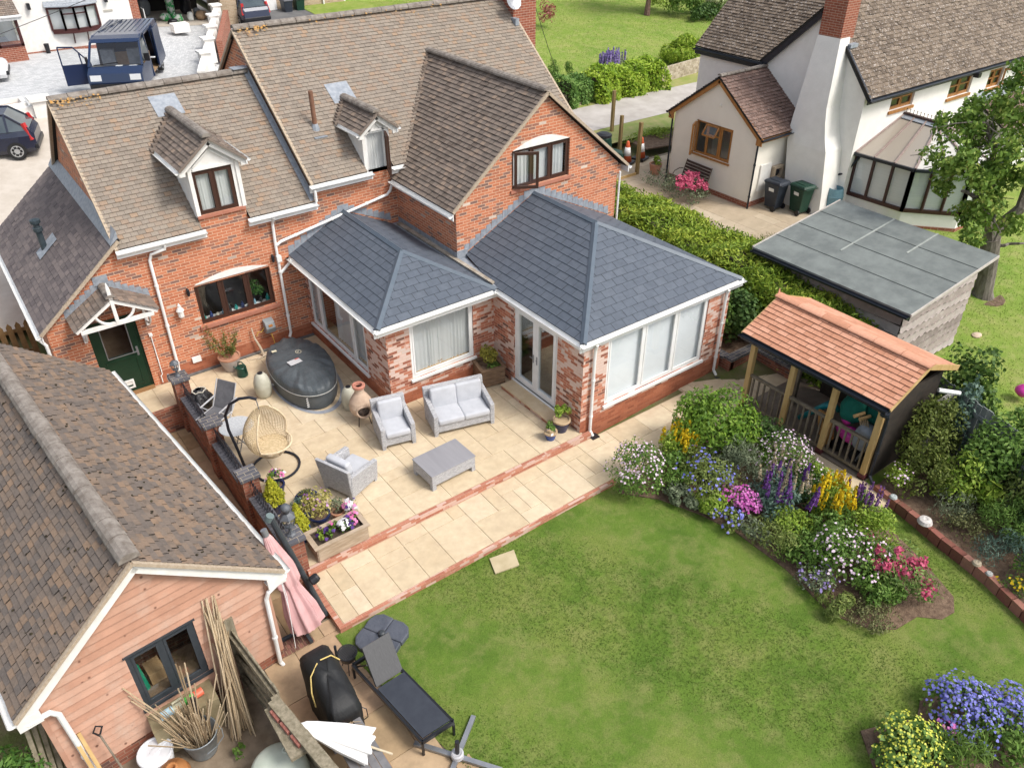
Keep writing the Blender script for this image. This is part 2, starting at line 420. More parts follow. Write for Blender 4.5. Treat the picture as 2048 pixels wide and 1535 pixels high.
LAWN=lawnmat('lawn_turf',(.075,.135,.020),(.105,.17,.027),(.15,.195,.042),(.22,.22,.08))
LAWN2=lawnmat('bright_lawn_turf',(.15,.235,.04),(.185,.265,.048),(.225,.28,.065),(.33,.31,.13))
DRIVE=brickmat('grey_block_paving',[(0,(.40,.41,.42)),(.5,(.48,.49,.50)),(1,(.55,.555,.56))],(.33,.33,.33),bw=.2,bh=.1,ms=.008)
ROADB=M('pale_concrete_drive',(.44,.39,.33),(.52,.47,.41),.95,2,bump=.1)
LANE=M('worn_lane_asphalt',(.36,.33,.30),(.46,.43,.40),.95,1.2,bump=.2,bs=40)
EARTH=M('rough_earth_and_grass',(.10,.12,.03),(.16,.13,.07),.95,2.5,bump=.6,bs=20,bd=.05)

# ------------------------------------------------------------------ ground
def hgt(x,y):
    r=np.interp(y,[-20,-12,-7,3,6,12,20,40,120],[-.25,-.1,.4,.4,.6,1.2,2.2,3.5,5])
    l=np.interp(y,[-20,2,5,9,13,17,22,40,120],[-.3,-.05,.3,1.2,2.0,3.0,3.3,3.6,5])
    t=np.clip(x/9,0,1)
    return l*(1-t)+r*t
def drape(name,mat,x0,x1,y0,y1,nx,ny,dz,inside=None,xs=None,ys=None):
    mb=MB();X=np.linspace(x0,x1,nx+1) if xs is None else xs;Y=np.linspace(y0,y1,ny+1) if ys is None else ys
    for i in range(len(X)-1):
        for j in range(len(Y)-1):
            q=[(X[i],Y[j]),(X[i+1],Y[j]),(X[i+1],Y[j+1]),(X[i],Y[j+1])]
            cx,cy=(X[i]+X[i+1])/2,(Y[j]+Y[j+1])/2
            if inside and not inside(cx,cy):continue
            mb.face([(x,y,float(hgt(x,y))+dz-(.6 if name == 'ground' and -6.1 < x < -2.9 and -9.6 < y < -.9 else 0)) for x,y in q])
    o=mb.build(name,mat);tag(o,kind='structure');return o
yy=np.array([-60,-30,-20,-16,-12,-9.5,-7,-4,-1,2,3,4,5,6,7.5,9,11,12,13,15,17,20,22,26,30,35,40,60,90,150.])
xx=np.array([-90,-50,-30,-20,-14,-11,-9,-6,-3,0,1.5,3,4.5,6,7.5,9,11,13,16,20,25,30,36,45,60,90,150.])
drape('ground',EARTH,0,0,0,0,0,0,-.34,xs=xx,ys=yy)
def sheet(name,mat,poly,z,t=.0,edge=None):
    mb=MB();P=[(x,y,z) for x,y in poly]
    if t:mb.prism([(x,y,z-t) for x,y in poly],(0,0,t))
    else:mb.face(P)
    o=mb.build(name,mat);tag(o,kind='structure');return o
LZ=-.25
# lawn: one gently uneven sheet, its left edge running along the barbecue paving
def lawn_left(y):return -3.96+.16*np.maximum(0,-9.75-y)
mb=MB();ly=np.linspace(-22,-9.465,36)
for j in range(len(ly)-1):
    xa,xb=np.linspace(float(lawn_left(ly[j])),12,40),np.linspace(float(lawn_left(ly[j+1])),12,40)
    for i in range(39):
        mb.face([(x,y,LZ+.015*math.sin(x*1.3+y*.7)) for x,y in ((xa[i],ly[j]),(xa[i+1],ly[j]),(xb[i+1],ly[j+1]),(xb[i],ly[j+1]))])
tag(mb.build('lawn',LAWN),kind='structure')
# short turf blades over the lawn give it its nap
def turf(name,n,x0,x1,y0,y1,z,mat,keep,hb=.03):
    P=np.stack([RNG.uniform(x0,x1,n),RNG.uniform(y0,y1,n),np.zeros(n)],1)
    P=P[keep(P[:,0],P[:,1])];n=len(P);P[:,2]=z(P[:,0],P[:,1]) if callable(z) else z
    a=RNG.uniform(0,2*math.pi,n);d=np.stack([np.cos(a),np.sin(a),np.zeros(n)],1);w=.009
    tip=np.stack([RNG.normal(0,.02,n),RNG.normal(0,.02,n),RNG.uniform(.4,1,n)*hb],1)
    V=np.stack([P-d*w,P+d*w,P+tip],1).reshape(-1,3);F=np.arange(3*n).reshape(-1,3)
    s=np.sin(P[:,0]*1.9+np.sin(P[:,1]*1.3)*2)*np.sin(P[:,1]*1.6+1.3*np.sin(P[:,0]*.8));
    o=npmesh(name,V,F,np.clip(.5+.14*s+RNG.normal(0,.13,n),0,1),mat);tag(o,kind='stuff');return o
GRASS=leafmat('grass_blades',[(0,(.075,.14,.018)),(.35,(.105,.175,.026)),(.65,(.14,.20,.038)),(1,(.22,.235,.08))],.7,.3)
GRASS2=leafmat('bright_grass_blades',[(0,(.14,.23,.035)),(.5,(.19,.27,.05)),(1,(.29,.30,.10))],.7,.3)
BEDA=[(2.8,-9.5),(2.62,-9.75),(3.19,-10.42),(3.53,-11.24),(3.72,-12.02),(3.72,-13.26),(3.49,-14.43),(3.78,-15.06),(4.14,-15.33),(4.7,-15.4),(5.0,-15.7),(5.34,-15.75),(5.67,-15.55),(6.01,-14.8),(6.33,-13.86),(6.35,-13.0),(6.36,-9.5)]
def inpoly(poly):
    P=np.array(poly)
    def f(x,y):
        x=np.asarray(x,float);y=np.asarray(y,float);r=np.zeros(x.shape,bool)
        for i in range(len(P)):
            (x1,y1),(x2,y2)=P[i-1],P[i]
            c=(y1 > y) != (y2 > y)
            with np.errstate(divide='ignore',invalid='ignore'):r ^= c & (x < (x2-x1)*(y-y1)/(y2-y1)+x1)
        return r
    return f

inbed=inpoly(BEDA)
sheet('flower_bed_soil',SOIL,BEDA,LZ+.03,.04)
turf('lawn_grass',130000,-4,9.2,-19.5,-9.5,LZ,GRASS,lambda x,y:(x > lawn_left(y)) & ~inbed(x,y) & (x < np.where(y > -13.45,6.36,np.interp(y,[-17.8,-16.3,-15.2,-14.15,-13.4],[5.65,6.22,6.55,6.78,6.9]))))
# upper patio, its brick edge, lower path
def paving(name,x0,x1,y0,y1,z,mat,jmat,seed,unit=.3,sizes=((3,2),(2,2),(2,3),(2,1),(1,2),(3,3),(2,2)),ang=0,keep=None):
    """random slabs of a few sizes packed on a module, with thin joints"""
    rnd=random.Random(seed);nx,ny=int(round((x1-x0)/unit)),int(round((y1-y0)/unit));used=set();mb=MB()
    ux,uy=(x1-x0)/nx,(y1-y0)/ny
    for j in range(ny):
        for i in range(nx):
            if (i,j) in used:continue
            opts=list(sizes);rnd.shuffle(opts);opts.append((1,1))
            for a,b in opts:
                cells=[(i+p,j+q) for p in range(a) for q in range(b)]
                if all(c not in used and c[0] < nx and c[1] < ny for c in cells):break
            used.update(cells)
            xa,xb,ya,yb=x0+i*ux+.004,x0+(i+a)*ux-.004,y0+j*uy+.004,y0+(j+b)*uy-.004
            if keep and not keep((xa+xb)/2,(ya+yb)/2):continue
            dz=rnd.uniform(-.002,.002);mb.box(xa,xb,ya,yb,z-.03,z+dz,min(1,max(0,rnd.gauss(.5,.22))))
    o=mb.build(name,mat,bevel=.004,seg=1);tag(o,kind='structure')
    return o
PATIO=[(-3.75,-8.0),(3.1,-8.0),(3.1,0),(-6.1,0),(-6.1,-1.15),(-3.75,-1.15)]
mb=MB();mb.box(-3.75,3.15,-8.02,0,-.4,-.012);mb.box(-6.0,-3.75,-1.1,0,-.4,-.012);tag(mb.build('patio_base',JOINT),kind='structure')
paving('patio',-3.72,3.08,-7.9,-.11,0,PAVE,JOINT,3)
paving('door_landing',-5.9,-3.75,-1.1,-.06,0,PAVE,JOINT,5)
mb=MB();mb.box(-3.78,3.3,-8.03,-7.925,-.4,.004);tag(mb.build('patio_step_edge',STEPB),kind='structure')
mb=MB();mb.box(-5.9,-3.99,-1.2,-1.105,-.75,.0);tag(mb.build('landing_step_edge',BRICKW),kind='structure')
mb=MB();mb.box(-3.83,6.4,-9.46,-8.03,-.5,-.142);mb.box(6.4,9.4,-10.2,-6.0,-.5,-.142);mb.box(6.4,7.1,-13.45,-10.2,-.5,-.142);tag(mb.build('path_base',JOINT),kind='structure')
paving('lower_path',-3.75,6.45,-9.4,-8.05,-.13,PAVE,JOINT,8)
paving('side_path',6.45,9.35,-9.4,-6.1,-.13,PAVE,JOINT,9)
paving('border_path',6.45,7.05,-13.4,-9.4,-.13,PAVE,JOINT,12,sizes=((2,2),(2,1)))
mb=MB();mb.box(-3.86,2.75,-9.485,-9.405,-.5,-.13);mb.box(-3.86,-3.76,-9.4,-8.04,-.5,-.13);tag(mb.build('path_edging',STEPB),kind='structure')
# passage beside the garage and barbecue terrace
sheet('passage_bed',JOINTD,[(-5.45,-1.2),(-3.98,-1.2),(-3.98,-8.65),(-5.45,-8.65)],-.69,.1)
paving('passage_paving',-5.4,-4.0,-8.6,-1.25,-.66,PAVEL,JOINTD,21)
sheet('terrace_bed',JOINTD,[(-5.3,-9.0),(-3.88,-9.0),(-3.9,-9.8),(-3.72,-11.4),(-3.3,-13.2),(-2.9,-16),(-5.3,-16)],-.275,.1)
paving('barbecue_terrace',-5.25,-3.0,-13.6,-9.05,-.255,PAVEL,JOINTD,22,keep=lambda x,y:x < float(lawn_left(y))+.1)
mb=MB();mb.tiles([(-4.95,-9.35,-.25),(-4.3,-9.35,-.25),(-4.3,-9.02,-.25),(-4.95,-9.02,-.25)],.11,.075,.0,.012,.5,.004,rs=4);tag(mb.build('brick_paver_patch',MT('brick_pavers',[(0,(.12,.06,.05)),(1,(.26,.12,.09))])),kind='structure')
sheet('work_yard',M('dirty_concrete',(.16,.12,.08),(.27,.21,.15),.95,3,bump=.4,bs=30),[(-9,-16),(-5.2,-16),(-5.2,-9.3),(-9,-9.3)],-.36,.1)
sheet('lawn_stepping_slab',M('worn_slab',(.40,.33,.2),(.48,.4,.26),.9,4),[(-.72,-9.62),(-.2,-9.72),(-.35,-10.1),(-.85,-10.0)],LZ+.03,.03)
# behind: drive, neighbour terrace, lane, bright lawn
drape('block_drive',DRIVE,-12,9.0,16.2,29,21,13,.02)
drape('side_drive',ROADB,-16,-1,4.5,16.2,15,12,.02)
drape('far_drive',M('far_tarmac',(.10,.10,.105),(.14,.14,.14),.9,2),9.6,22,16.2,45,8,20,.02)
drape('garage_apron',ROADB,3,9,29,36,6,6,.03)
paving('cottage_terrace',12,18.3,-6.2,3.9,.43,MT('worn_terrace_slabs',[(0,(.36,.28,.19)),(.5,(.43,.35,.25)),(1,(.5,.42,.31))],.9,6,dirt=(.2,.17,.11),da=.4),JOINT,31,unit=.45)
sheet('cottage_terrace_base',JOINTD,[(11.6,-6.5),(18.4,-6.5),(18.4,4.1),(11.6,4.1)],.41,.3)
drape('lane',LANE,0,0,0,0,0,0,.03,xs=np.linspace(9,60,52),ys=np.array([7.35,8.,8.6,9.2,9.75]))
drape('lane_verge',M('verge_grass',(.16,.22,.05),(.27,.25,.11),.95,1.5,bump=.5,bs=30),0,0,0,0,0,0,.02,xs=np.linspace(13,60,20),ys=np.array([5.9,6.4,6.9,7.45]))
drape('lane_verge',M('verge_grass_strip',(.20,.25,.05),(.30,.28,.11),.95,1.5,bump=.5,bs=30),0,0,0,0,0,0,.02,xs=np.linspace(13,60,20),ys=np.array([9.7,10.3,11.]))
drape('bright_lawn',LAWN2,0,0,0,0,0,0,.04,xs=np.linspace(14,100,60),ys=np.concatenate([np.linspace(10.8,40,25),[60,100]]))
turf('bright_lawn_grass',60000,18,45,11.2,30,lambda x,y:hgt(x,y)+.04,GRASS2,lambda x,y:x > 0,.07)
drape('right_lawn',LAWN2,0,0,0,0,0,0,.06,xs=np.linspace(10.6,70,50),ys=np.linspace(-30,-5.5,26))
turf('right_lawn_grass',26000,11,24,-16,-6,lambda x,y:hgt(x,y)+.06,GRASS2,lambda x,y:x > 0,.06)
sheet('tree_pit_soil',SOIL,[(16.95+.55*math.cos(a*.5236),-10.2+.55*math.sin(a*.5236)) for a in range(12)],.12,.1)
# ------------------------------------------------------------------ building helpers
class Fr:
    """a frame on a wall: point O, direction u along the wall, n outwards"""
    def __init__(s,O,u,n):s.O,s.u,s.n=Vector(O),Vector(u),Vector(n)
    def p(s,a,z,d=0):return s.O+s.u*a+s.n*d+Vector((0,0,z))
def pbox(mb,F,a0,a1,z0,z1,d0,d1,c=.5):
    return mb.hexa([F.p(a0,z0,d0),F.p(a1,z0,d0),F.p(a1,z0,d1),F.p(a0,z0,d1),F.p(a0,z1,d0),F.p(a1,z1,d0),F.p(a1,z1,d1),F.p(a0,z1,d1)],c)
def wall(mb,F,a0,a1,z0,z1,holes=(),dep=.14,back=True):
    A=sorted({a0,a1,*[h[0] for h in holes],*[h[1] for h in holes]});Z=sorted({z0,z1,*[h[2] for h in holes],*[h[3] for h in holes]})
    A=[a for a in A if a0-1e-6 <= a <= a1+1e-6];Z=[z for z in Z if z0-1e-6 <= z <= z1+1e-6]
    for i in range(len(A)-1):
        for j in range(len(Z)-1):
            ca,cz=(A[i]+A[i+1])/2,(Z[j]+Z[j+1])/2
            if any(h[0] < ca < h[1] and h[2] < cz < h[3] for h in holes):continue
            mb.face([F.p(A[i],Z[j]),F.p(A[i+1],Z[j]),F.p(A[i+1],Z[j+1]),F.p(A[i],Z[j+1])])
            if back:mb.face([F.p(A[i],Z[j],-dep),F.p(A[i],Z[j+1],-dep),F.p(A[i+1],Z[j+1],-dep),F.p(A[i+1],Z[j],-dep)])
    for h in holes:
        a,b,z,y=h[:4]
        for q in (((a,z),(a,y)),((a,y),(b,y)),((b,y),(b,z)),((b,z),(a,z))):
            mb.face([F.p(*q[0]),F.p(*q[1]),F.p(*q[1],-dep),F.p(*q[0],-dep)])
def sash(mb,F,a0,a1,z0,z1,w,d0,d1):
    pbox(mb,F,a0,a0+w,z0,z1,d0,d1);pbox(mb,F,a1-w,a1,z0,z1,d0,d1)
    pbox(mb,F,a0+w,a1-w,z0,z0+w,d0,d1);pbox(mb,F,a0+w,a1-w,z1-w,z1,d0,d1)
def curtain_mesh(F,a0,a1,z0,z1,d,amp=.03,wl=.11):
    mb=MB();n=max(6,int((a1-a0)/wl*6))
    mb.grid(lambda s,t:F.p(a0+(a1-a0)*s,z0+(z1-z0)*t,d+amp*(.55+.45*math.sin(s*11+a0))*math.sin((a0+(a1-a0)*s)/wl*6.28+1.9*math.sin(s*7+a1)+1.1*math.sin(s*17))*(1-.3*t)),n,3)
    return mb
def window(par,F,a0,a1,z0,z1,mull,fm,fw=.065,rec=.06,sill=None,curt=(),trans=(),smat=None,openl=(),blind=None):
    mb=MB();d0,d1=-rec-.06,-rec
    sash(mb,F,a0,a1,z0,z1,fw,d0,d1)
    edges=[a0]+list(mull)+[a1]
    for m in mull:pbox(mb,F,m-fw*.55,m+fw*.55,z0+fw,z1-fw,d0,d1)
    for i in range(len(edges)-1):
        l=edges[i]+(fw if i == 0 else fw*.55);r=edges[i+1]-(fw if i == len(edges)-2 else fw*.55)
        if i in openl:continue
        sash(mb,F,l,r,z0+fw,z1-fw,fw*.55,d1-.02,d1+.012)
    for (i,zt) in trans:
        pbox(mb,F,edges[i]+fw*.5,edges[i+1]-fw*.5,zt-fw*.35,zt+fw*.35,d0+.01,d1+.008)
    w=mb.build('window',fm,par)
    mb=MB()
    for i in range(len(edges)-1):
        if i in openl:continue
        mb.face([F.p(edges[i]+.02,z0+.02,d0+.03),F.p(edges[i+1]-.02,z0+.02,d0+.03),F.p(edges[i+1]-.02,z1-.02,d0+.03),F.p(edges[i]+.02,z1-.02,d0+.03)])
    mb.build('pane',GLASS,w)
    for (b0,b1,dd) in curt:curtain_mesh(F,b0,b1,z0+.02,z1,-rec-dd).build('curtain',CURT,w,smooth=True)
    if blind:
        mb=MB();mb.face([F.p(a0+.03,z0+.03,d0-.03),F.p(a1-.03,z0+.03,d0-.03),F.p(a1-.03,z1-.02,d0-.03),F.p(a0+.03,z1-.02,d0-.03)]);mb.build('blind',blind,w)
    if sill:
        mb=MB();pbox(mb,F,a0-.05,a1+.05,z0-sill,z0-.003,-rec,.06);mb.build('sill',smat or fm,w)
    return w
def opened_sash(par,hinge,dirn,width,z0,z1,fm,fw=.07):
    d=Vector(dirn).normalized();n=d.cross(Vector((0,0,1)));F=Fr(Vector(hinge),d,n);mb=MB()
    sash(mb,F,0,width,z0,z1,fw,-.03,.03);o=mb.build('window_sash',fm,par)
    mb=MB();mb.face([F.p(fw,z0+fw),F.p(width-fw,z0+fw),F.p(width-fw,z1-fw),F.p(fw,z1-fw)]);mb.build('pane',GLASS,o)
    return o
def gutter(par,p,q,fm=None,r=.06,name='gutter',fascia=None,out=None):
    p,q=Vector(p),Vector(q);d=(q-p).normalized();side=Vector(out).normalized() if out else d.cross(Vector((0,0,1))).normalized();mb=MB();N=8
    L=(q-p).length
    for rr in (r,r*.88):
        mb.grid(lambda s,t:p+d*(L*s)+side*(rr*math.cos(math.pi+math.pi*t))+Vector((0,0,rr*math.sin(math.pi+math.pi*t))),1,N)
    for e in (0,1):
        c=p+d*(L*e);mb.face([c+side*(r*math.cos(math.pi+math.pi*t/N))+Vector((0,0,r*math.sin(math.pi+math.pi*t/N))) for t in range(N+1)])
    if fascia:mb.hexa([v+side*s+Vector((0,0,z)) for z in (-fascia,.03) for (v,s) in ((p,-r-.03),(q,-r-.03),(q,-r-.002),(p,-r-.002))])
    return mb.build(name,fm or WHITE,par)
def downpipe(par,pts,fm=None,r=.038,clips=True,name='downpipe'):
    mb=MB();mb.tube(pts,r,10)
    if clips:
        for i in range(len(pts)-1):
            a,b=Vector(pts[i]),Vector(pts[i+1]);n=int((b-a).length/.9)
            for k in range(n):
                c=a+(b-a)*((k+.6)/n);dd=(b-a).normalized();mb.tube([c-dd*.025,c+dd*.025],r*1.3,10)
    return mb.build(name,fm or WHITE,par,smooth=False)
def ridgecap(par,p,q,mat,r=.11,seg=.32,name='ridge',flat=.75):
    p,q=Vector(p),Vector(q);d=(q-p);L=d.length;d.normalize();s=d.cross(Vector((0,0,1))).normalized();u=s.cross(d);mb=MB();n=max(1,int(L/seg));rnd=random.Random(int(L*977))
    for k in range(n):
        a,b=p+d*(L*k/n+.006),p+d*(L*(k+1)/n-.006);rr=r*rnd.uniform(.97,1.04)
        def fn(x,y,a=a,b=b,rr=rr):
            an=math.pi*(1.06-1.12*y);return a+(b-a)*x+s*rr*math.cos(an)+u*(rr*flat*math.sin(an))
        mb.grid(fn,1,7,rnd.random())
        for e in (a,b):mb.face([e+s*rr*math.cos(math.pi*t/7)+u*rr*flat*math.sin(math.pi*t/7) for t in range(8)])
    return mb.build(name,mat,par)
def slatecap(par,p,q,mat=None,w=.16,name='hip_cap',sides=None):
    p,q=Vector(p),Vector(q);d=(q-p).normalized();s=d.cross(Vector((0,0,1))).normalized();u=s.cross(d).normalized();mb=MB()
    k=.5 if sides is None else sides
    prof=[s*(-w/2)-u*(w/2*k),u*.012,s*(w/2)-u*(w/2*k),s*(w/2)-u*(w/2*k)+u*.035,u*.05,s*(-w/2)-u*(w/2*k)+u*.035]
    mb.prism([p+x for x in prof],q-p);return mb.build(name,mat or SLATECAP,par)
def stepflash(par,F,a0,z0,a1,z1,n,h=.13,name='flashing',d=.004,thick=.003,mat=None):
    """stepped lead on a wall along a sloping roof line from (a0,z0) to (a1,z1)"""
    mb=MB()
    for k in range(n):
        s0,s1=k/n,(k+1)/n;aa,ab=a0+(a1-a0)*s0,a0+(a1-a0)*s1;za,zb=z0+(z1-z0)*s0,z0+(z1-z0)*s1
        top=max(za,zb)+h*.55
        hi=aa if za > zb else ab;lo=ab if za > zb else aa
        ov=(lo-hi)*.35
        P=[(aa,za-.03),(ab,zb-.03),(ab,top if hi == ab else zb+h*.35),(aa,top if hi == aa else za+h*.35)]
        if hi == ab:P[3]=(aa+(ab-aa)*.12,top-.005)
        else:P[2]=(ab+(aa-ab)*.12,top-.005)
        mb.prism([F.p(a,z,d) for a,z in P],F.n*(thick+.002*(k % 2)))
    return mb.build(name,mat or LEAD,par)
X,Y,Z=Vector((1,0,0)),Vector((0,1,0)),Vector((0,0,1))
FRONT=lambda y:Fr((0,y,0),X,-Y)
LEFT=lambda x:Fr((x,0,0),-Y,-X)

# ------------------------------------------------------------------ the brick house
house=thing('brick_house','orange brick house with brown tiled roofs, dormers and a slate roofed extension','house',(-4.1,0,0))
zM1,yR1,zR1=3.78,3.16,6.32
zM2,yR2,zR2=4.23,3.70,7.26
def zroof1(y):return zM1+(y+.15)*(zR1-zM1)/(yR1+.15)
def zroof2(y):return zM2+(y+.15)*(zR2-zM2)/(yR2+.15)
F0=FRONT(0)
mb=MB()
wall(mb,F0,-4.1,.67,-.02,3.74,[(-2.76,-.81,1.24,2.36)])
wall(mb,F0,-2.26,-1.11,3.74,4.05)
mb.prism([(-2.76,.02,2.3),(-2.76,.02,2.40),(-1.78,.02,2.56),(-.81,.02,2.40),(-.81,.02,2.3)],(0,.1,0))
mb.face([F0.p(.67,-.02),F0.p(3.06,-.02),F0.p(3.06,4.2),F0.p(.67,4.2)])
mb.face([F0.p(2.17,4.2),F0.p(2.92,4.2),F0.p(2.92,4.1),F0.p(2.17,4.1)])
# lean-to front, left gable, M2 gables
wall(mb,F0,-6.12,-4.1,-.02,2.3,[(-5.32,-4.25,.02,2.12)])
mb.face([F0.p(-6.12,2.3),F0.p(-4.1,2.3),F0.p(-4.1,3.96)])
G1=LEFT(-4.1)
mb.face([(-4.1,6.3,0),(-4.1,0,0),(-4.1,0,3.74),(-4.1,yR1,6.27),(-4.1,6.3,3.74)])
mb.face([(.69,7.5,0),(.69,0,0),(.69,0,4.18),(.69,yR2,7.2),(.69,7.5,4.18)])
mb.face([(9.2,0,0),(9.2,7.5,0),(9.2,7.5,4.18),(9.2,yR2,7.2),(9.2,0,4.18)])
mb.face([(-6.12,0,0),(-6.12,0,2.3),(-6.12,6.3,2.3),(-6.12,6.3,0)])
mb.face([(-6.12,6.3,0),(-6.12,6.3,2.3),(-4.1,6.3,3.9),(-4.1,6.3,0)])
mb.face([(-4.1,6.3,0),(-4.1,6.3,3.74),(.69,6.3,3.74),(.69,6.3,0)]);mb.face([(.69,7.5,0),(.69,7.5,4.18),(9.2,7.5,4.18),(9.2,7.5,0)])
# gable wing
FW=FRONT(-2.96)
wall(mb,FW,3.05,8.45,0,3.86);
hw=[(4.78,6.66,3.98,4.98)]
wall(mb,FW,4.78,6.66,3.86,3.98)
mb.face([FW.p(4.78,3.86),FW.p(4.78,5.40),FW.p(3.05,3.96),FW.p(3.05,3.86)])
mb.face([FW.p(8.45,3.86),FW.p(8.45,3.96),FW.p(6.66,5.47),FW.p(6.66,3.86)])
mb.face([FW.p(4.78,4.98),FW.p(6.66,4.98),FW.p(6.66,5.47),FW.p(5.81,6.2),FW.p(4.78,5.40)])
for a,b,c,d in (((4.78,3.98),(4.78,4.98),0,0),((4.78,4.98),(6.66,4.98),0,0),((6.66,4.98),(6.66,3.98),0,0),((6.66,3.98),(4.78,3.98),0,0)):
    mb.face([FW.p(*a),FW.p(*b),FW.p(*b,-.14),FW.p(*a,-.14)])
mb.face([(3.05,-.0,0),(3.05,-2.96,0),(3.05,-2.96,3.9),(3.05,0,3.9)])
mb.face([(8.45,-2.96,-.2),(8.45,0.5,-.2),(8.45,.5,3.9),(8.45,-2.96,3.9)])
# brick arch over the gable window and corbel at the right eave
mb.box(8.45,8.58,-2.95,-2.75,3.62,3.86)
mb.build('wall',BRICK,house)
# floors inside, so that the windows look into rooms
mb=MB();mb.box(-6.1,8.4,.15,6.2,.0,.06);mb.box(-4.05,9.1,.15,6.2,2.5,2.56);mb.box(3.2,8.3,-2.8,.15,2.5,2.56);mb.box(.2,7.7,-4.2,-.1,.1,.16);mb.box(3.25,7.7,-7.6,-4.2,.04,.1)
mb.box(-4.0,3,2.6,2.7,.06,2.5);mb.box(-2.5,-.6,1.6,1.7,2.56,5.0);mb.box(4.7,7.0,-.4,-.3,2.56,5.2)
mb.build('interior_floor',M('dim_interior',(.16,.12,.09),(.24,.2,.16),.8,2),house)
# base course line along the house wall
mb=MB();mb.box(-3.5,.05,-.105,-.002,-.2,.03);mb.build('kerb_course',M('dark_kerb',(.12,.12,.12),(.18,.17,.16),.9,9),house)
mb=MB();mb.box(-4.1,.05,-.022,-.002,.0,.36);mb.build('plinth',BRICKP,house)

def tiled(par,polys,mat,g,w,lip=.014,jit=.004,gap=.005,seed=1,name='roof',lining=None,orient=None):
    mb=MB();under=MB()
    for i,P in enumerate(polys):
        mb.tiles(P,g,w,lip,gap,.5,jit,rs=seed+i,orient=orient)
    r=mb.build(name,mat,par)
    for P in polys:
        P=[Vector(p) for p in P];n=(P[1]-P[0]).cross(P[2]-P[0]).normalized()
        if n.z < 0:n=-n
        under.prism([p-n*.06 for p in P],n*.058)
    under.build('underlay',lining or DARK,r)
    return r
def slope1(x0,x1,ya,yb):return [(x0,ya,zroof1(ya)),(x1,ya,zroof1(ya)),(x1,yb,zroof1(yb)),(x0,yb,zroof1(yb))]
def slope2(x0,x1,ya,yb):return [(x0,ya,zroof2(ya)),(x1,ya,zroof2(ya)),(x1,yb,zroof2(yb)),(x0,yb,zroof2(yb))]
tiled(house,[slope1(-4.22,-2.27,-.16,yR1),slope1(-1.10,.66,-.16,yR1),slope1(-2.27,-1.10,1.35,yR1),[(-4.22,yR1,zR1),(.66,yR1,zR1),(.66,6.48,zM1),(-4.22,6.48,zM1)]],TILEM,.118,.165,lip=.02,seed=3)
tiled(house,[slope2(.60,2.16,-.16,yR2),slope2(2.93,9.36,-.16,yR2),slope2(2.16,2.93,1.05,yR2),[(.60,yR2,zR2),(9.36,yR2,zR2),(9.36,7.65,zM2),(.60,7.65,zM2)]],TILEM,.118,.165,lip=.02,seed=13)
tiled(house,[[(2.88,-3.06,3.865),(2.88,-.57,3.865),(5.81,2.45,6.28),(5.81,-3.06,6.28)],[(2.88,-.57,3.865),(2.88,-.02,3.865),(3.32,-.12,4.228)]],TILEW,.125,.165,lip=.024,jit=.006,seed=23)
tiled(house,[[(8.74,-3.06,3.865),(8.74,-.57,3.865),(5.81,2.45,6.28),(5.81,-3.06,6.28)]],TILEW,.125,.165,lip=.02,jit=.005,seed=24)
# ragged cut tiles up the valley
mb=MB();rnd=random.Random(2)
for t in range(34):
    s=t/34;p=Vector((3.27,-.12,4.22)).lerp(Vector((5.76,2.45,6.29)),s)
    mb.hexa([p+Vector((-.06+rnd.uniform(-.03,.02),dy,dz)) + Vector((dx,0,0)) for dz in (-.02,.035) for dx,dy in ((0,-.05),(.15,-.02),(.15,.04),(0,.03))],rnd.random())
mb.build('valley_tiles',TILEW,house)
ridgecap(house,(-4.22,yR1,zR1+.02),(.66,yR1,zR1+.02),RIDGE,.13,.42)
ridgecap(house,(.6,yR2,zR2+.02),(9.36,yR2,zR2+.02),RIDGE,.13,.42)
ridgecap(house,(5.81,-3.06,6.31),(5.81,2.5,6.31),RIDGE,.12,.3)
mb=MB();rnd=random.Random(5)
for (xa,xb,yy_,zz,cnt) in ((-4.2,-3.1,yR1,zR1,60),(.62,1.5,yR2,zR2,50),(2.4,7.2,yR2,zR2,30)):
    for t in range(cnt):
        x=rnd.uniform(xa,xb);d=abs(rnd.gauss(0,.14));r=rnd.uniform(.012,.04)
        c=Vector((x,yy_-.1-d*.8,zz+.02-d*.62));nn=Vector((0,-.62,.78));a=X;b=nn.cross(a)
        mb.face([c+nn*.035+(a*math.cos(q*1.05)+b*math.sin(q*1.05))*r*rnd.uniform(.6,1.1) for q in range(6)])
mb.build('orange_lichen',RIDGEO,house)
# verge mortar and undercloak boards along gables
def verge(par,pts,mat=MORTAR,w=.07,h=.07,name='verge'):
    mb=MB()
    for a,b in zip(pts[:-1],pts[1:]):mb.bar(a,b,w,h)
    return mb.build(name,mat,par)
verge(house,[(-4.21,-.16,zM1-.03),(-4.21,yR1,zR1-.03),(-4.21,6.48,zM1-.05)])
verge(house,[(.60,-.16,zM2-.03),(.60,yR2,zR2-.03),(.60,7.65,zM2-.05)])
verge(house,[(9.37,-.16,zM2-.03),(9.37,yR2,zR2-.03)])
verge(house,[(2.90,-3.07,3.85),(5.81,-3.07,6.26),(8.74,-3.07,3.85)],w=.06)
# lead soaker strip between the two main roofs
mb=MB();mb.face([(.50,-.15,zroof1(-.15)+.03),(.598,-.15,zroof1(-.15)+.03),(.598,yR1,zR1+.03),(.50,yR1,zR1+.03)]);mb.face([(.594,-.15,zroof1(-.15)+.03),(.594,yR1,zR1+.03),(.594,yR1,zR1+.2),(.594,-.15,zroof1(-.15)+.2)])
mb.box(.2,.6,yR1-.15,yR1+.15,zR1+.11,zR1+.13)
mb.build('flashing',LEAD,house)
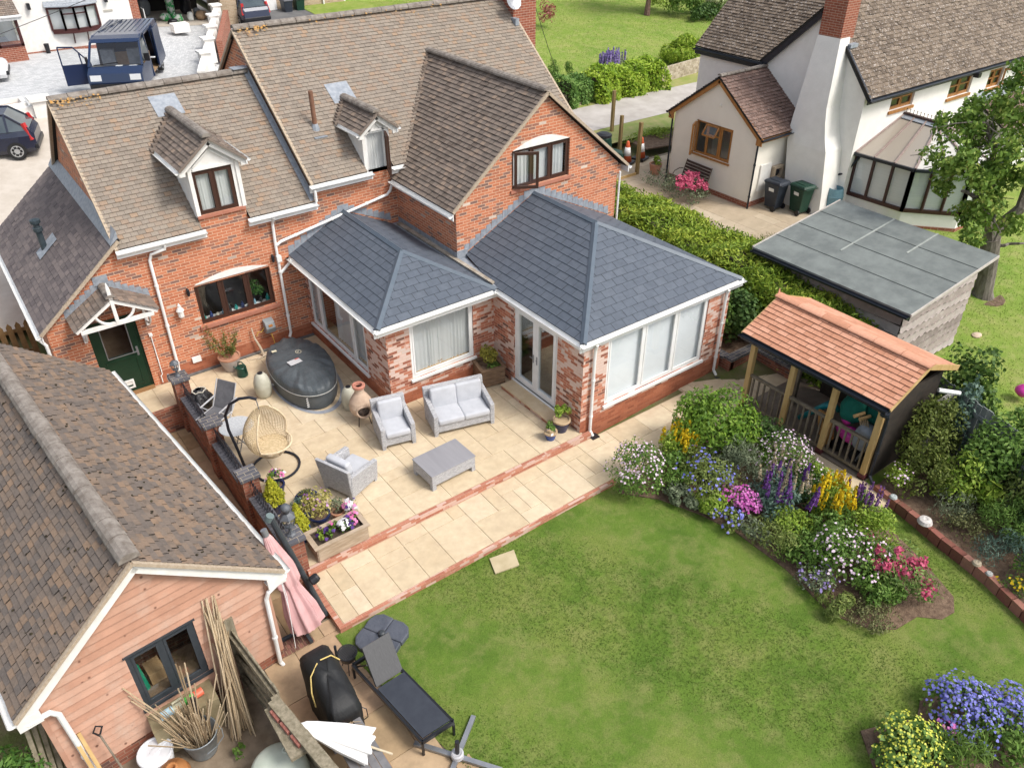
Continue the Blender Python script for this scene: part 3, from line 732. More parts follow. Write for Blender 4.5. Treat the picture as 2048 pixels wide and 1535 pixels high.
# lean-to roof
tiled(house,[[(-6.24,-.1,2.26),(-6.24,6.5,2.26),(-4.11,6.5,4.0),(-4.11,-.1,4.0)]],TILEL,.14,.22,lip=.012,jit=.003,seed=33)
verge(house,[(-6.24,-.1,2.22),(-4.12,-.1,3.95)],w=.08)
mb=MB();mb.prism([(-4.105,-.1,4.02),(-4.3,-.1,3.87),(-4.3,-.1,3.89),(-4.105,-.1,4.18)],(0,6.6,0));mb.build('flashing',LEAD,house)
gutter(house,(-6.30,6.5,2.2),(-6.30,-.12,2.2),out=(-1,0,0),fascia=.14)
downpipe(house,[(-6.30,-.05,2.14),(-6.2,-.07,1.95),(-6.2,-.07,-.1)])
mb=MB();mb.lathe([(.1,2.55),(.1,2.75),(.075,2.78),(.075,3.45),(.11,3.46),(.11,3.55),(.075,3.56),(.075,3.66),(.12,3.67),(.12,3.75),(.02,3.78)],-5.35,2.9,14)
fl=mb.build('flue',M('flue_dark',(.03,.045,.055),(.05,.065,.075),.5,5),house)
mb=MB();mb.face([(-5.55,2.6,2.86),(-5.05,2.6,3.27),(-5.05,3.1,3.27),(-5.55,3.1,2.86)]);mb.build('lead_slate',LEAD,fl)
# eaves gutters
gutter(house,(-4.25,-.24,3.72),(-2.2,-.24,3.72),out=(0,-1,0),fascia=.16)
gutter(house,(-1.16,-.24,3.72),(.66,-.24,3.72),out=(0,-1,0),fascia=.16)
gutter(house,(.52,-.24,4.17),(2.3,-.24,4.17),out=(0,-1,0),fascia=.16)
gutter(house,(2.86,-.24,4.17),(3.36,-.24,4.17),out=(0,-1,0),fascia=.16)
gutter(house,(2.81,-.1,3.80),(2.81,-3.1,3.80),out=(-1,0,0),fascia=.14)
gutter(house,(8.82,-3.1,3.80),(8.82,.2,3.80),out=(1,0,0),fascia=.14)
downpipe(house,[(-3.2,-.24,3.66),(-3.22,-.22,3.55),(-3.52,-.09,3.45),(-3.58,-.07,3.3),(-3.62,-.07,.04)])
downpipe(house,[(-.55,-.24,3.66),(-.55,-.08,3.45),(-.57,-.07,2.9),(-.59,-.07,.30),(-.66,-.12,.2)])
downpipe(house,[(.62,-.24,4.1),(.62,-.24,3.8)],clips=False)
downpipe(house,[(2.81,-.2,3.74),(2.80,-.1,3.55),(2.7,-.08,3.45),(-.42,-.08,2.93),(-.55,-.08,2.86)])
downpipe(house,[(8.5,-3.02,3.7),(8.5,-3.02,-.1)],r=.03,clips=False)
mb=MB();mb.box(-.62,-.5,-.15,-.04,2.42,2.58);mb.build('hopper_box',WHITE,house)
downpipe(house,[(-.27,-.2,2.42),(-.33,-.12,2.3),(-.57,-.08,2.08)],clips=False)
# stove flue pipe through the tall roof
mb=MB();mb.tube([(1.42,1.08,4.9),(1.42,1.08,6.12)],.06,12);vp=mb.build('vent_pipe',M('rusty_brown_pipe',(.16,.075,.045),(.23,.12,.075),.7,8),house)
mb=MB();mb.lathe([(.13,5.1),(.10,5.22),(.07,5.3)],1.42,1.08,10);mb.box(1.25,1.6,.78,1.02,5.0,5.03);mb.build('pipe_collar',LEAD,vp)

# dormers
def dormer(xl,xr,ex0,ex1,xa,za,ze,w0,w1,zb,zt,zr,mull,tilemat,yb,opened=False):
    d=None
    mb=MB();F=FRONT(-.01)
    # face: white boarding round the window, gable with applied triangle
    sl=(za-ze)/((ex1-ex0)/2)
    mb.face([F.p(xl,zb-.05),F.p(w0,zb-.05),F.p(w0,zt),F.p(xl,zt)]);mb.face([F.p(w1,zb-.05),F.p(xr,zb-.05),F.p(xr,zt),F.p(w1,zt)])
    zq=lambda x:za-.05-abs(x-xa)*sl
    mb.face([F.p(xl,zt),F.p(xr,zt),F.p(xr,max(zt,zq(xr))),F.p(xa,za-.05),F.p(xl,max(zt,zq(xl)))])
    for x in (xl,xr):
        s=-1 if x == xl else 1;nb=9
        for k in range(nb):
            z0,z1=zb-.05+(zq(x)-zb+.05)*k/nb,zb-.05+(zq(x)-zb+.05)*(k+1)/nb
            yA,yB=(z0-zr[0])/zr[1]-.15,(z1-zr[0])/zr[1]-.15
            mb.face([(x+s*.015,-.01,z0),(x+s*.015,max(0,yA)+.1,z0),(x,max(0,yB)+.1,z1),(x,-.01,z1)]);mb.face([(x+s*.015,-.01,z0),(x+s*.015,max(0,yA)+.1,z0),(x,max(0,yA)+.1,z0),(x,-.01,z0)])
    d=mb.build('dormer',WHITEP,house)
    mb=MB()
    for a,b in (((ex0,ze),(xa,za)),((xa,za),(ex1,ze))):
        mb.bar((a[0],-.13,a[1]-.10),(b[0],-.13,b[1]-.10),.03,.15)
        mb.bar((xa+(a[0]-xa)*.55,-.03,za-.30+(a[1]-za)*.55),(xa+(b[0]-xa)*.55,-.03,za-.30+(b[1]-za)*.55),.03,.035)
    mb.bar((xa-(xa-xl)*.8,-.03,zt+.04),(xa+(xr-xa)*.8,-.03,zt+.04),.03,.05)
    for x in (xl+.03,xr-.03):mb.bar((x,-.03,zb),(x,-.03,zt+.1),.09,.04)
    mb.bar((ex0-.02,-.14,ze-.1),(ex0+.14,-.14,ze-.1),.05,.1);mb.bar((ex1-.14,-.14,ze-.1),(ex1+.02,-.14,ze-.1),.05,.1)
    mb.build('bargeboard',WHITEP,d)
    P=lambda x,z:[(x,-.2,z),(x,(z-zr[0])/zr[1]-.15,z)]
    l=P(ex0,ze);a=P(xa,za);r=P(ex1,ze)
    mbr=MB();mbr.tiles([l[0],l[1],a[1],a[0]],.12,.165,.024,.005,.5,.006,rs=41);mbr.tiles([r[0],r[1],a[1],a[0]],.12,.165,.024,.005,.5,.006,rs=42)
    for q in ([l[0],l[1],a[1],a[0]],[r[0],r[1],a[1],a[0]]):mbr.face([Vector(p)-Vector((0,0,.02)) for p in q])
    mbr.bar((ex0,-.21,ze-.01),(xa,-.21,za-.01),.05,.05);mbr.bar((xa,-.21,za-.01),(ex1,-.21,ze-.01),.05,.05)
    rnd=random.Random(9)
    for s0 in (l,r):
        for t in range(9):p=Vector(s0[1]).lerp(Vector(a[1]),t/9);mbr.box(p.x-.08,p.x+.06,p.y-.12,p.y+.05,p.z-.02,p.z+.05,rnd.random())
    mbr.build('dormer_roof',tilemat,d)
    ridgecap(d,(xa,-.2,za+.02),(xa,a[1][1],za+.02),RIDGE,.12,.33)
    gutter(d,(ex0-.05,(ze-zr[0])/zr[1]-.2,ze-.03),(ex0-.05,-.2,ze-.03),out=(-1,0,0),r=.045,fascia=.08)
    gutter(d,(ex1+.05,-.2,ze-.03),(ex1+.05,(ze-zr[0])/zr[1]-.2,ze-.03),out=(1,0,0),r=.045,fascia=.08)
    ya=a[1][1];mb=MB();e=.33
    zr_=lambda y:zr[0]+(y+.15)*zr[1]+.035
    mb.face([(xa-e,ya-.15,zr_(ya-.15)),(xa+e,ya-.15,zr_(ya-.15)),(xa+e*.9,ya+.35,zr_(ya+.35)),(xa-e*1.1,ya+.35,zr_(ya+.35))]);mb.build('lead_saddle',LEAD,d)
    return d
k1,k2=(zR1-zM1)/(yR1+.15),(zR2-zM2)/(yR2+.15)
d1=dormer(-2.27,-1.10,-2.5,-.92,-1.71,5.84,5.22,-2.21,-1.26,4.05,5.09,(zM1,k1),None,TILEW,2)
window(house,FRONT(-.02),-2.21,-1.26,4.05,5.09,[-1.735],BROWN,.06,.03,curt=[(-2.15,-1.8,.1),(-1.68,-1.32,.1)])
mb=MB();mb.box(-2.28,-1.12,-.07,.0,3.98,4.045);mb.build('window_sill',M('terracotta_sill',(.36,.14,.09),(.42,.18,.12),.8,6),house)
d2=dormer(2.17,2.92,2.02,3.14,2.58,5.66,5.22,2.26,2.84,4.12,5.17,(zM2,k2),None,TILEW,2)
w2=window(house,FRONT(-.02),2.26,2.84,4.12,5.17,[],WHITE,.05,.03,openl=(0,),curt=[(2.28,2.82,.10)])
opened_sash(house,(2.82,-.06,0),(-.35,-.94,0),.5,4.1,5.14,BROWN)
# windows
kw=window(house,F0,-2.76,-.81,1.24,2.36,[-2.1,-1.45],BROWN,.07,.07)
tag(kw,'three light brown kitchen window with plants on its sill')
mb=MB();mb.prism([F0.p(-2.74,2.36,-.02)]+[F0.p(-2.74+1.91*t/12,2.36+.17*math.sin(math.pi*t/12),-.02) for t in range(13)]+[F0.p(-.83,2.36,-.02)],(0,-.03,0));mb.build('arch_panel',WHITEP,house)
mb=MB();mb.box(-2.84,-.72,-.075,-.0,1.155,1.235);mb.build('window_sill',bpy.data.materials['terracotta_sill'],house)
# things on the kitchen sill: pots, bottles and a plant, seen through the glass
rnd=random.Random(3);mb=MB();mb.box(-2.75,-.82,.15,.42,1.2,1.24);mb.build('window_board',WHITE,house)
KIT=[M('sill_teal',(.02,.25,.22)),M('sill_navy',(.02,.04,.14)),M('sill_cream',(.6,.55,.45)),M('sill_glass_blue',(.25,.45,.55)),M('sill_black',(.02,.02,.02))]
for i in range(11):
    x=-2.62+i*.17;h=rnd.uniform(.1,.26);r=rnd.uniform(.03,.055)
    mb=MB();mb.lathe([(r*.7,1.24),(r,1.26),(r,1.24+h*.6),(r*.45,1.24+h*.75),(r*.5,1.24+h)],x,.28+rnd.uniform(-.06,.06),10)
    tag(mb.build('sill_jar',KIT[i % 5]),'small %s jar number %s from the left on the kitchen window board' % (['teal','navy','cream','pale blue','black'][i % 5],['one','two','three','four','five','six','seven','eight','nine','ten','eleven'][i]),'jar','jars on the kitchen window board')
LEAFK=leafmat('house_plant_leaves',[(0,(.03,.09,.02)),(1,(.10,.22,.05))])
P,N,t=blob(500,(-1.2,.32,1.62),(.24,.16,.3),low=-.6,lumps=8);V,Fc=leafgeo(P,N,.07,.04)
tag(npmesh('sill_plant',V,Fc,RNG.random(len(Fc)),LEAFK),'leafy green house plant behind the right light of the kitchen window','plant')
gw=window(house,FW,4.78,6.66,3.98,4.98,[5.42,6.04],BROWN,.07,.05,openl=(0,),curt=[(4.9,6.55,.08)])
opened_sash(house,(4.82,-3.0,0),(.86,-.5,0),.62,4.02,4.96,BROWN)
mb=MB();mb.prism([FW.p(4.8,4.985,-.02)]+[FW.p(4.8+1.84*t/14,4.985+.22*math.sin(math.pi*t/14),-.02) for t in range(15)]+[FW.p(6.64,4.985,-.02)],(0,-.03,0));mb.build('arch_panel',WHITEP,house)
mb=MB();pbox(mb,FW,4.72,6.72,3.90,3.975,0,.05);mb.build('window_sill',bpy.data.materials['terracotta_sill'],house)
# green back door with its porch canopy
mb=MB();sash(mb,F0,-5.32,-4.25,.02,2.12,.05,-.13,-.05);pbox(mb,F0,-5.27,-4.30,.04,1.06,-.12,-.07);pbox(mb,F0,-5.27,-5.06,1.06,2.07,-.12,-.07);pbox(mb,F0,-4.50,-4.30,1.06,2.07,-.12,-.07);pbox(mb,F0,-5.06,-4.5,1.96,2.07,-.12,-.07)
sash(mb,F0,-5.14,-4.42,.16,.98,.05,-.07,-.055)
door=mb.build('door',GREEN,house)
mb=MB();pbox(mb,F0,-5.06,-4.5,1.06,1.96,-.1,-.09);mb.build('door_pane',GLASS,door)
mb=MB();sash(mb,F0,-5.085,-4.475,1.04,1.98,.022,-.07,-.06);mb.build('glazing_bead',GREYM,door)
mb=MB();sash(mb,F0,-4.92,-4.68,.12,.36,.045,-.07,-.04);pbox(mb,F0,-4.875,-4.725,.165,.315,-.066,-.06);mb.build('cat_flap',WHITE,door)
mb=MB();pbox(mb,F0,-4.42,-4.37,.95,1.2,-.07,-.055);mb.bar((-4.4,-.02,1.1),(-4.53,-.02,1.1),.022);mb.build('door_handle',GREYM,door)
mb=MB();pbox(mb,F0,-5.3,-4.27,-.02,.035,-.05,.09);mb.build('threshold',M('brass_threshold',(.3,.16,.07),None,.5),door)
can=None
mb=MB();zc,zl,xl,xr,xa,yf=2.95,2.42,-5.60,-3.82,-4.71,-.72
for (a,b) in (((xl,zl),(xa,zc)),((xa,zc),(xr,zl))):mb.bar((a[0],yf,a[1]-.05),(b[0],yf,b[1]-.05),.06,.1)
mb.bar((xl+.1,yf,2.33),(xr-.1,yf,2.33),.07,.09);mb.bar((xa,yf-.01,2.3),(xa,yf-.01,3.2),.075,.075);mb.taper(xa,yf-.01,3.2,3.34,.037,.037,.008,.008)
for s in (-1,1):
    mb.tube([(xa+s*(.06+.36*math.sin(t*math.pi/12)),yf,2.34+.33*(1-math.cos(t*math.pi/12))) for t in range(7)],.033,6)
    x=xa+s*.7;mb.bar((x,-.04,1.72),(x,-.04,2.3),.07,.07);mb.bar((x,-.0,2.28),(x,yf,2.30),.07,.07);mb.tube([(x,-.05-.55*math.sin(t*math.pi/12),1.85+.42*(1-math.cos(t*math.pi/12))) for t in range(7)],.03,6)
can=mb.build('porch_canopy',WHITEP,house)
mb=MB();L=[(xl-.03,yf-.06,zl-.01),(xl-.03,-.0,zl-.01),(xa,-.0,zc+.02),(xa,yf-.06,zc+.02)];R_=[(xr+.03,yf-.06,zl-.01),(xr+.03,-.0,zl-.01),(xa,0,zc+.02),(xa,yf-.06,zc+.02)]
for q in (L,R_):mb.tiles(q,.13,.165,.018,.005,.5,.004,rs=6);mb.face([Vector(p)-Vector((0,0,.015)) for p in q])
mb.build('canopy_roof',TILEW,can);ridgecap(can,(xa,yf-.06,zc+.03),(xa,0,zc+.03),RIDGE,.1,.3)
stepflash(can,F0,xl-.05,zl+.03,xa,zc+.07,7,.2);stepflash(can,F0,xa,zc+.07,xr+.05,zl+.03,7,.2)
mb=MB();mb.box(xa-.16,xa+.16,-.02,-.003,zc+.05,zc+.27);mb.build('lead_apron',LEAD,can)
# conduit beside the door, vent box, wall bits
downpipe(house,[(-4.02,-.03,1.42),(-4.02,-.03,.28),(-4.06,-.03,.24),(-4.06,-.03,.05)],r=.013)
mb=MB();mb.box(-4.06,-3.98,-.06,-.002,1.4,1.47);mb.box(-3.24,-3.02,-.06,-.003,.31,.46);mb.build('vent_cover',WHITE,house)
mb=MB();mb.box(-1.25,-1.05,-.03,-.003,.6,.62);mb.build('wall_bracket',GREYM,house)

# ------------------------------------------------------------------ slate roofed extension
E1x,E1y,E2x,E2y,XC,EH=.07,-4.45,3.1,-7.85,7.86,2.47
mb=MB();FE1,FL1,FE2,FL2=FRONT(E1y),LEFT(E1x),FRONT(E2y),LEFT(E2x)
wall(mb,FE1,E1x,E2x,.3,EH-.1,[(.69,2.48,.62,2.30)])
wall(mb,FL1,0,4.45,.3,EH-.1,[(.15,3.36,.42,2.02)])
wall(mb,FE2,E2x,XC,.3,EH-.1,[(3.82,7.1,.48,2.37)])
wall(mb,FL2,4.45,7.85,-.02,EH-.1,[(5.30,6.95,.14,2.26)])
mb.face([(XC,E2y,-.2),(XC,-2.9,-.2),(XC,-2.9,EH),(XC,E2y,EH)])
mb.build('extension_wall',BRICKX,house)
mb=MB();
for F,a,b,z0 in ((FE1,E1x-.006,E2x,-.03),(FL1,0,4.456,-.03),(FE2,E2x-.006,XC+.006,-.3)):
    mb.face([F.p(a,z0,.006),F.p(b,z0,.006),F.p(b,.302,.006),F.p(a,.302,.006)]);mb.face([F.p(a,.302,.006),F.p(b,.302,.006),F.p(b,.302,0),F.p(a,.302,0)])
mb.build('plinth',BRICKP,house)
def slates(polys,seed,caps):
    r=tiled(house,polys,SLATE,.205,.33,lip=.014,jit=.0015,gap=.010,seed=seed,name='slate_roof')
    for p,q,nm in caps:slatecap(r,p,q,name=nm)
    return r
a,f,rx,ry,rz_=-.25,-4.72,1.42,-3.03,3.27
xb=3.0
slates([[(a,0,EH),(a,f,EH),(rx,ry,rz_),(rx,0,rz_)],[(a,f,EH),(xb,f,EH),(rx,ry,rz_)],[(xb,f,EH),(2.8,-.0,EH+.1),(rx,0,rz_),(rx,ry,rz_)]],51,
       [((rx,0,rz_),(rx,ry-.05,rz_),'ridge_cap'),((a,f,EH),(rx,ry,rz_),'hip_cap'),((xb,f,EH),(rx,ry,rz_),'hip_cap')])
b2,f2,c2,gx,gy,gz=3.02,-7.89,8.16,5.49,-5.38,3.76
slates([[(b2,f2,EH),(gx,gy,gz),(gx,-2.97,gz),(3.3,-2.97,EH+.16),(b2,-4.6,EH)],[(b2,f2,EH),(c2,f2,EH),(gx,gy,gz)],[(c2,f2,EH),(c2,-2.97,EH),(gx,-2.97,gz),(gx,gy,gz)]],61,
       [((gx,-2.97,gz),(gx,gy-.05,gz),'ridge_cap'),((b2,f2,EH),(gx,gy,gz),'hip_cap'),((c2,f2,EH),(gx,gy,gz),'hip_cap')])
# lead lined box gutter between the two slate roofs and the brick wing
mb=MB();mb.face([(2.78,0,EH+.1),(3.05,0,EH+.1),(3.3,-2.97,EH+.08),(3.02,-4.75,EH+.03),(2.92,-4.75,EH+.03)]);mb.build('box_gutter',LEAD,house)
mb=MB();mb.hexa([(2.86,-.2,EH+.12),(3.0,-.2,EH+.12),(3.07,-4.55,EH+.06),(2.97,-4.6,EH+.06),(2.86,-.2,EH+.16),(3.0,-.2,EH+.16),(3.07,-4.55,EH+.10),(2.97,-4.6,EH+.10)]);mb.build('gutter_board',M('weathered_board',(.26,.22,.17),(.42,.38,.32),.8,6,bump=.3),house)
stepflash(house,F0,a,EH+.04,rx,rz_+.05,9,.24);stepflash(house,F0,rx,rz_+.05,2.8,EH+.22,8,.24)
mb=MB();mb.box(3.03,3.047,-2.96,0,EH+.08,EH+.25);mb.box(3.03,3.35,-2.985,-2.963,EH+.05,EH+.3);mb.build('flashing',LEAD,house)
stepflash(house,FW,3.25,EH+.2,gx,gz+.05,13,.26);stepflash(house,FW,gx,gz+.05,8.2,EH+.06,14,.26)
# fascias and gutters in white
def eave(p,q,out):gutter(house,p,q,out=out,fascia=.17,r=.055)
eave((a-.06,0,EH-.05),(a-.06,f-.02,EH-.05),(-1,0,0));eave((a-.08,f-.06,EH-.05),(b2,f-.06,EH-.05),(0,-1,0))
eave((b2-.06,-4.72,EH-.05),(b2-.06,f2-.02,EH-.05),(-1,0,0));eave((b2-.08,f2-.06,EH-.05),(c2+.08,f2-.06,EH-.05),(0,-1,0));eave((c2+.06,f2,EH-.05),(c2+.06,-2.97,EH-.05),(1,0,0))
mb=MB()
mb.box(a,E1x,f,0,EH-.16,EH-.13);mb.box(E1x,3.0,f,E1y,EH-.16,EH-.13);mb.box(b2,E2x,f2,-4.75,EH-.157,EH-.127);mb.box(E2x,c2,f2,E2y,EH-.16,EH-.13);mb.box(XC,c2,E2y,-2.97,EH-.16,EH-.13)
mb.build('soffit',WHITE,house)
downpipe(house,[(3.36,f2-.08,EH-.12),(3.36,f2-.04,EH-.25),(3.36,-7.92,2.0),(3.36,-7.92,0.0),(3.37,-8.02,-.12)])
downpipe(house,[(7.62,f2-.08,EH-.12),(7.62,f2-.04,EH-.25),(7.62,-7.92,2.0),(7.62,-7.92,0.0),(7.63,-8.02,-.12)])
mb=MB();mb.box(3.28,3.5,-8.14,-7.95,-.13,-.118);mb.box(7.52,7.74,-8.14,-7.95,-.13,-.118);mb.build('drain_cover',BLACK,house)
OAKS=M('oak_window_board',(.42,.27,.12),(.50,.34,.17),.5,8,scale=(.2,1,1))
w=window(house,FE1,.69,2.48,.62,2.30,[],WHITE,.075,.03,sill=.06,curt=[(.74,1.54,.10),(1.5,2.44,.10)])
mb=MB();pbox(mb,FE1,.72,2.46,.66,.72,-.34,-.1);mb.build('window_board',OAKS,w)
w=window(house,FL1,.15,3.36,.42,2.02,[.78,2.62],WHITE,.07,.03,sill=.06,curt=[(.2,.75,.1),(1.4,3.3,.12)])
mb=MB();pbox(mb,FL1,.2,3.3,.46,.51,-.34,-.1);mb.build('window_board',OAKS,w)
window(house,FE2,3.82,7.1,.48,2.37,[4.98,6.04],WHITE,.075,.03,sill=.07,blind=BLIND)
# french doors in the side of the garden room
mb=MB();sash(mb,FL2,5.30,6.95,.14,2.26,.07,-.1,-.03)
for l,r in ((5.37,6.125),(6.125,6.88)):sash(mb,FL2,l+.004,r-.004,.21,2.19,.10,-.1,-.02)
pbox(mb,FL2,5.26,6.99,.10,.14,-.08,.05)
fd=mb.build('french_door',WHITE,house)
mb=MB()
for l,r in ((5.37,6.125),(6.125,6.88)):pbox(mb,FL2,l+.1,r-.1,.31,2.09,-.07,-.06)
mb.build('door_pane',GLASS,fd)
mb=MB()
for a_ in (6.06,6.19):
    pbox(mb,FL2,a_-.015,a_+.015,1.0,1.22,-.02,-.008);mb.bar(FL2.p(a_,1.13,.01),FL2.p(a_-.11 if a_ < 6.1 else a_+.02,1.13,.01),.02)
mb.build('door_handle',GREYM,fd)
mb=MB();mb.box(2.68,3.09,-7.22,-5.3,.085,.125);mb.build('door_step',M('door_step_slab',(.52,.40,.25),(.6,.48,.32),.85,4),house)
mb=MB();mb.box(2.70,3.085,-7.2,-5.32,-.02,.084);mb.build('step_riser',STEPB,house)
# chimney at the right gable, aerial dish
mb=MB();mb.box(9.25,10.15,3.0,4.4,-.2,9.2);ch=mb.build('chimney',BRICKN,house)
mb=MB();mb.box(9.16,9.3,2.75,3.05,6.55,6.75);mb.build('flashing',LEAD,ch)
mb=MB();dm=Matrix.Translation((9.16,2.85,7.25)) @ Matrix.Rotation(math.radians(65),4,'X');mb.x=dm;mb.lathe([(0,-.05),(.14,-.035),(.25,.0),(.26,.012),(.14,-.02),(0,-.035)],0,0,22);mb.x=None
mb.tube([(9.16,2.75,7.2),(9.2,2.55,7.06)],.012,6);mb.tube([(9.16,2.95,7.25),(9.3,3.05,7.2)],.02,6)
mb.build('satellite_dish',GREYM,house)
# ------------------------------------------------------------------ patio furniture
RATTAN=brickmat('grey_rattan',[(0,(.36,.36,.375)),(.5,(.47,.47,.485)),(1,(.56,.56,.57))],(.25,.25,.26),bw=.055,bh=.02,ms=.006,rough=.6)
CUSH=M('grey_cushion',(.43,.44,.47),(.48,.49,.52),.9,5,bump=.12,bs=160)
TABTOP=M('grey_slatted_glass_top',(.24,.235,.25),(.275,.27,.285),.35,6,scale=(1,.1,1))
def ovs(a,n=2.6):c,s=math.cos(a),math.sin(a);return math.copysign(abs(c)**(2/n),c),math.copysign(abs(s)**(2/n),s)
def pillow(name,par,cx,cy,cz,sx,sy,sz,tilt=0,mat=None):
    mb=MB();R=Matrix.Translation((cx,cy,cz)) @ Matrix.Rotation(tilt,4,'X');mb.x=R
    mb.box(-sx/2,sx/2,-sy/2,sy/2,-sz/2,sz/2)
    return mb.build(name,mat or CUSH,par,smooth=True,bevel=min(sx,sy,sz)*.32,world=False,seg=4)
def rattan_seat(label,cat,loc,rz,seats,w,flare=0,group=None,name='rattan_armchair'):
    t=thing(name,label,cat,loc,rz,group);d,aw=.82,.11;h=w/2
    mb=MB();mb.box(-h+.02,h-.02,-d/2+.02,d/2-.02,.1,.30)
    for x in (-h+aw,h-aw):mb.bar((x,-d/2+.015,.3),(x,-d/2+.015,.34),.03)
    mb.build('frame',RATTAN,t,world=False,bevel=.008)
    for s in (-1,1):
        mb=MB();x0,x1=(-h,-h+aw) if s < 0 else (h-aw,h)
        mb.hexa([(x0,-d/2,.07),(x1,-d/2,.07),(x1,d/2,.07),(x0,d/2,.07),(x0-s*.0+flare*s,-d/2,.58),(x1+flare*s,-d/2,.58),(x1+flare*s,d/2,.66),(x0+flare*s,d/2,.66)])
        mb.build('arm',RATTAN,t,world=False,bevel=.018)
    mb=MB();mb.hexa([(-h+.01,d/2-.12,.1),(h-.01,d/2-.12,.1),(h-.01,d/2-.005,.1),(-h+.01,d/2-.005,.1),(-h-flare,d/2-.0,.84),(h+flare,d/2-.0,.84),(h+flare,d/2+.09,.86),(-h-flare,d/2+.09,.86)])
    mb.build('backrest',RATTAN,t,world=False,bevel=.02)
    for x in (-h+.05,h-.05):
        for y in (-d/2+.05,d/2-.05):mb=MB();mb.box(x-.04,x+.04,y-.04,y+.04,0,.1);mb.build('foot',RATTAN,t,world=False)
    cw=(w-2*aw-.02)/seats
    for k in range(seats):
        x=-h+aw+.01+cw*(k+.5)
        pillow('seat_cushion',t,x,-.07,.37,cw+.012,d-.10,.16);pillow('back_cushion',t,x,d/2-.17,.635,cw+.02,.17,.52,-.16)
    return t
rattan_seat('two seat grey rattan sofa with pale cushions below the curtained window','sofa',(1.12,-5.80,0),math.radians(-15),2,1.48,name='rattan_sofa')
rattan_seat('grey rattan armchair beside the clay chiminea, facing the lawn','armchair',(-.42,-5.42,0),math.radians(-14),1,.80,group='grey rattan armchairs')
rattan_seat('grey rattan armchair showing its flared woven back, turned to face the sofa','armchair',(-1.98,-6.28,0),math.radians(112),1,.80,.05,group='grey rattan armchairs')
t=thing('coffee_table','low grey rattan coffee table with a flat dark grey top','coffee table',(-.16,-7.14,0),math.radians(2))
mb=MB();w_,d_=.56,.375
mb.hexa([(-w_,-d_,.12),(w_,-d_,.12),(w_,d_,.12),(-w_,d_,.12),(-w_,-d_,.38),(w_,-d_,.38),(w_,d_,.38),(-w_,d_,.38)]);mb.build('frame',RATTAN,t,world=False,bevel=.012)
for x in (-w_+.05,w_-.05):
    for y in (-d_+.05,d_-.05):mb=MB();mb.box(x-.048,x+.048,y-.048,y+.048,0,.12);mb.build('leg',RATTAN,t,world=False)
mb=MB();mb.box(-w_-.012,w_+.012,-d_-.012,d_+.012,.382,.41);mb.build('tabletop',TABTOP,t,world=False,bevel=.012)

# hot tub with its quilted cover
TUB=M('charcoal_pvc',(.062,.074,.082),(.088,.102,.112),.45,4,bump=.5,bs=9,bd=.06)
TUBS=M('charcoal_pvc_side',(.075,.088,.098),(.095,.108,.118),.5,6)
t=thing('hot_tub','oval inflatable hot tub under a padded charcoal cover on the patio','hot tub',(-1.17,-2.12,0),math.radians(-4))
def oval(a,k=1.):return (.74*k*math.cos(a)*(1+.06*math.sin(a)),1.36*k*math.sin(a))
mb=MB();n=56;prof=[(.96,0),(1.0,.08),(1.01,.3),(1.0,.5)]
mb.grid(lambda s,v:(lambda k:(*[q*prof[k][0] for q in oval(s*2*math.pi)],prof[k][1]))(min(3,int(round(v*3)))),n,3);mb.build('tub_wall',TUBS,t,smooth=True,world=False)
rnd=random.Random(4);ph=[rnd.uniform(0,6.28) for _ in range(9)]
def covz(s,v):
    r=v;a=s*2*math.pi;x,y=oval(a,r*1.02)
    if v >= .999:return (x,y,.40)
    z=.62+.13*(1-r**2.2)+(.03*math.sin(13*a+ph[0]+5*r)*math.sin(3*a+ph[5])+.02*math.sin(23*a+ph[1]+3*r)+.016*math.sin(7*a+9*r+ph[2]))*r**2*(1 if r < .97 else .4)+.008*math.sin(9*x+ph[3])*math.sin(7*y+ph[4])
    if r > .9:z -= (r-.9)**2*7
    return (x,y,z)
vs=[0,.12,.25,.38,.5,.6,.7,.78,.86,.92,.965,.99,1.]
mb=MB();mb.grid(lambda s,v:covz(s,vs[min(12,int(round(v*12)))]),90,12);mb.build('cover',TUB,t,smooth=True,world=False)
mb=MB();mb.tube([(*oval(2*math.pi*i/60,1.03),.44+.035*math.sin(2*math.pi*i/60*3)) for i in range(60)],.009,5,closed=True);mb.build('cover_cord',M('pale_cord',(.5,.5,.47),None,.8),t,world=False)
mb=MB()
for i in range(44):
    a=i/44*2*math.pi;b=a+2*math.pi/44
    mb.face([(*[q*.05 for q in (math.cos(a)*1.2,math.sin(a)*1.5)],0),(*[q*.05 for q in (math.cos(b)*1.2,math.sin(b)*1.5)],0),(*[q*.062 for q in (math.cos(b)*1.2,math.sin(b)*1.5)],0),(*[q*.062 for q in (math.cos(a)*1.2,math.sin(a)*1.5)],0)])
for i in range(8):
    a=.5+i*.5;b=a+.5;f_=lambda a:Vector((.03*math.cos(a*1.0),.034*math.sin(a*2),0));p,q=f_(a),f_(b);nn=Vector((-(q-p).y,(q-p).x,0)).normalized()*.007
    mb.face([p-nn,q-nn,q+nn,p+nn])
mb2=MB();mb2.v=[Vector((p.x+.06,p.y+.28,.765)) for p in mb.v];mb2.f,mb2.c=mb.f,mb.c;mb2.build('emblem',M('cream_print',(.62,.58,.45),None,.6),t,world=False)
mb=MB();mb.x=Matrix.Translation((-.18,-.12,.762)) @ Matrix.Rotation(math.radians(10),4,'Z');mb.box(-.16,.16,-.11,.11,0,.004);lb=mb.build('warning_label',M('white_print',(.55,.55,.56),(.45,.45,.47),.6,30),t,world=False)
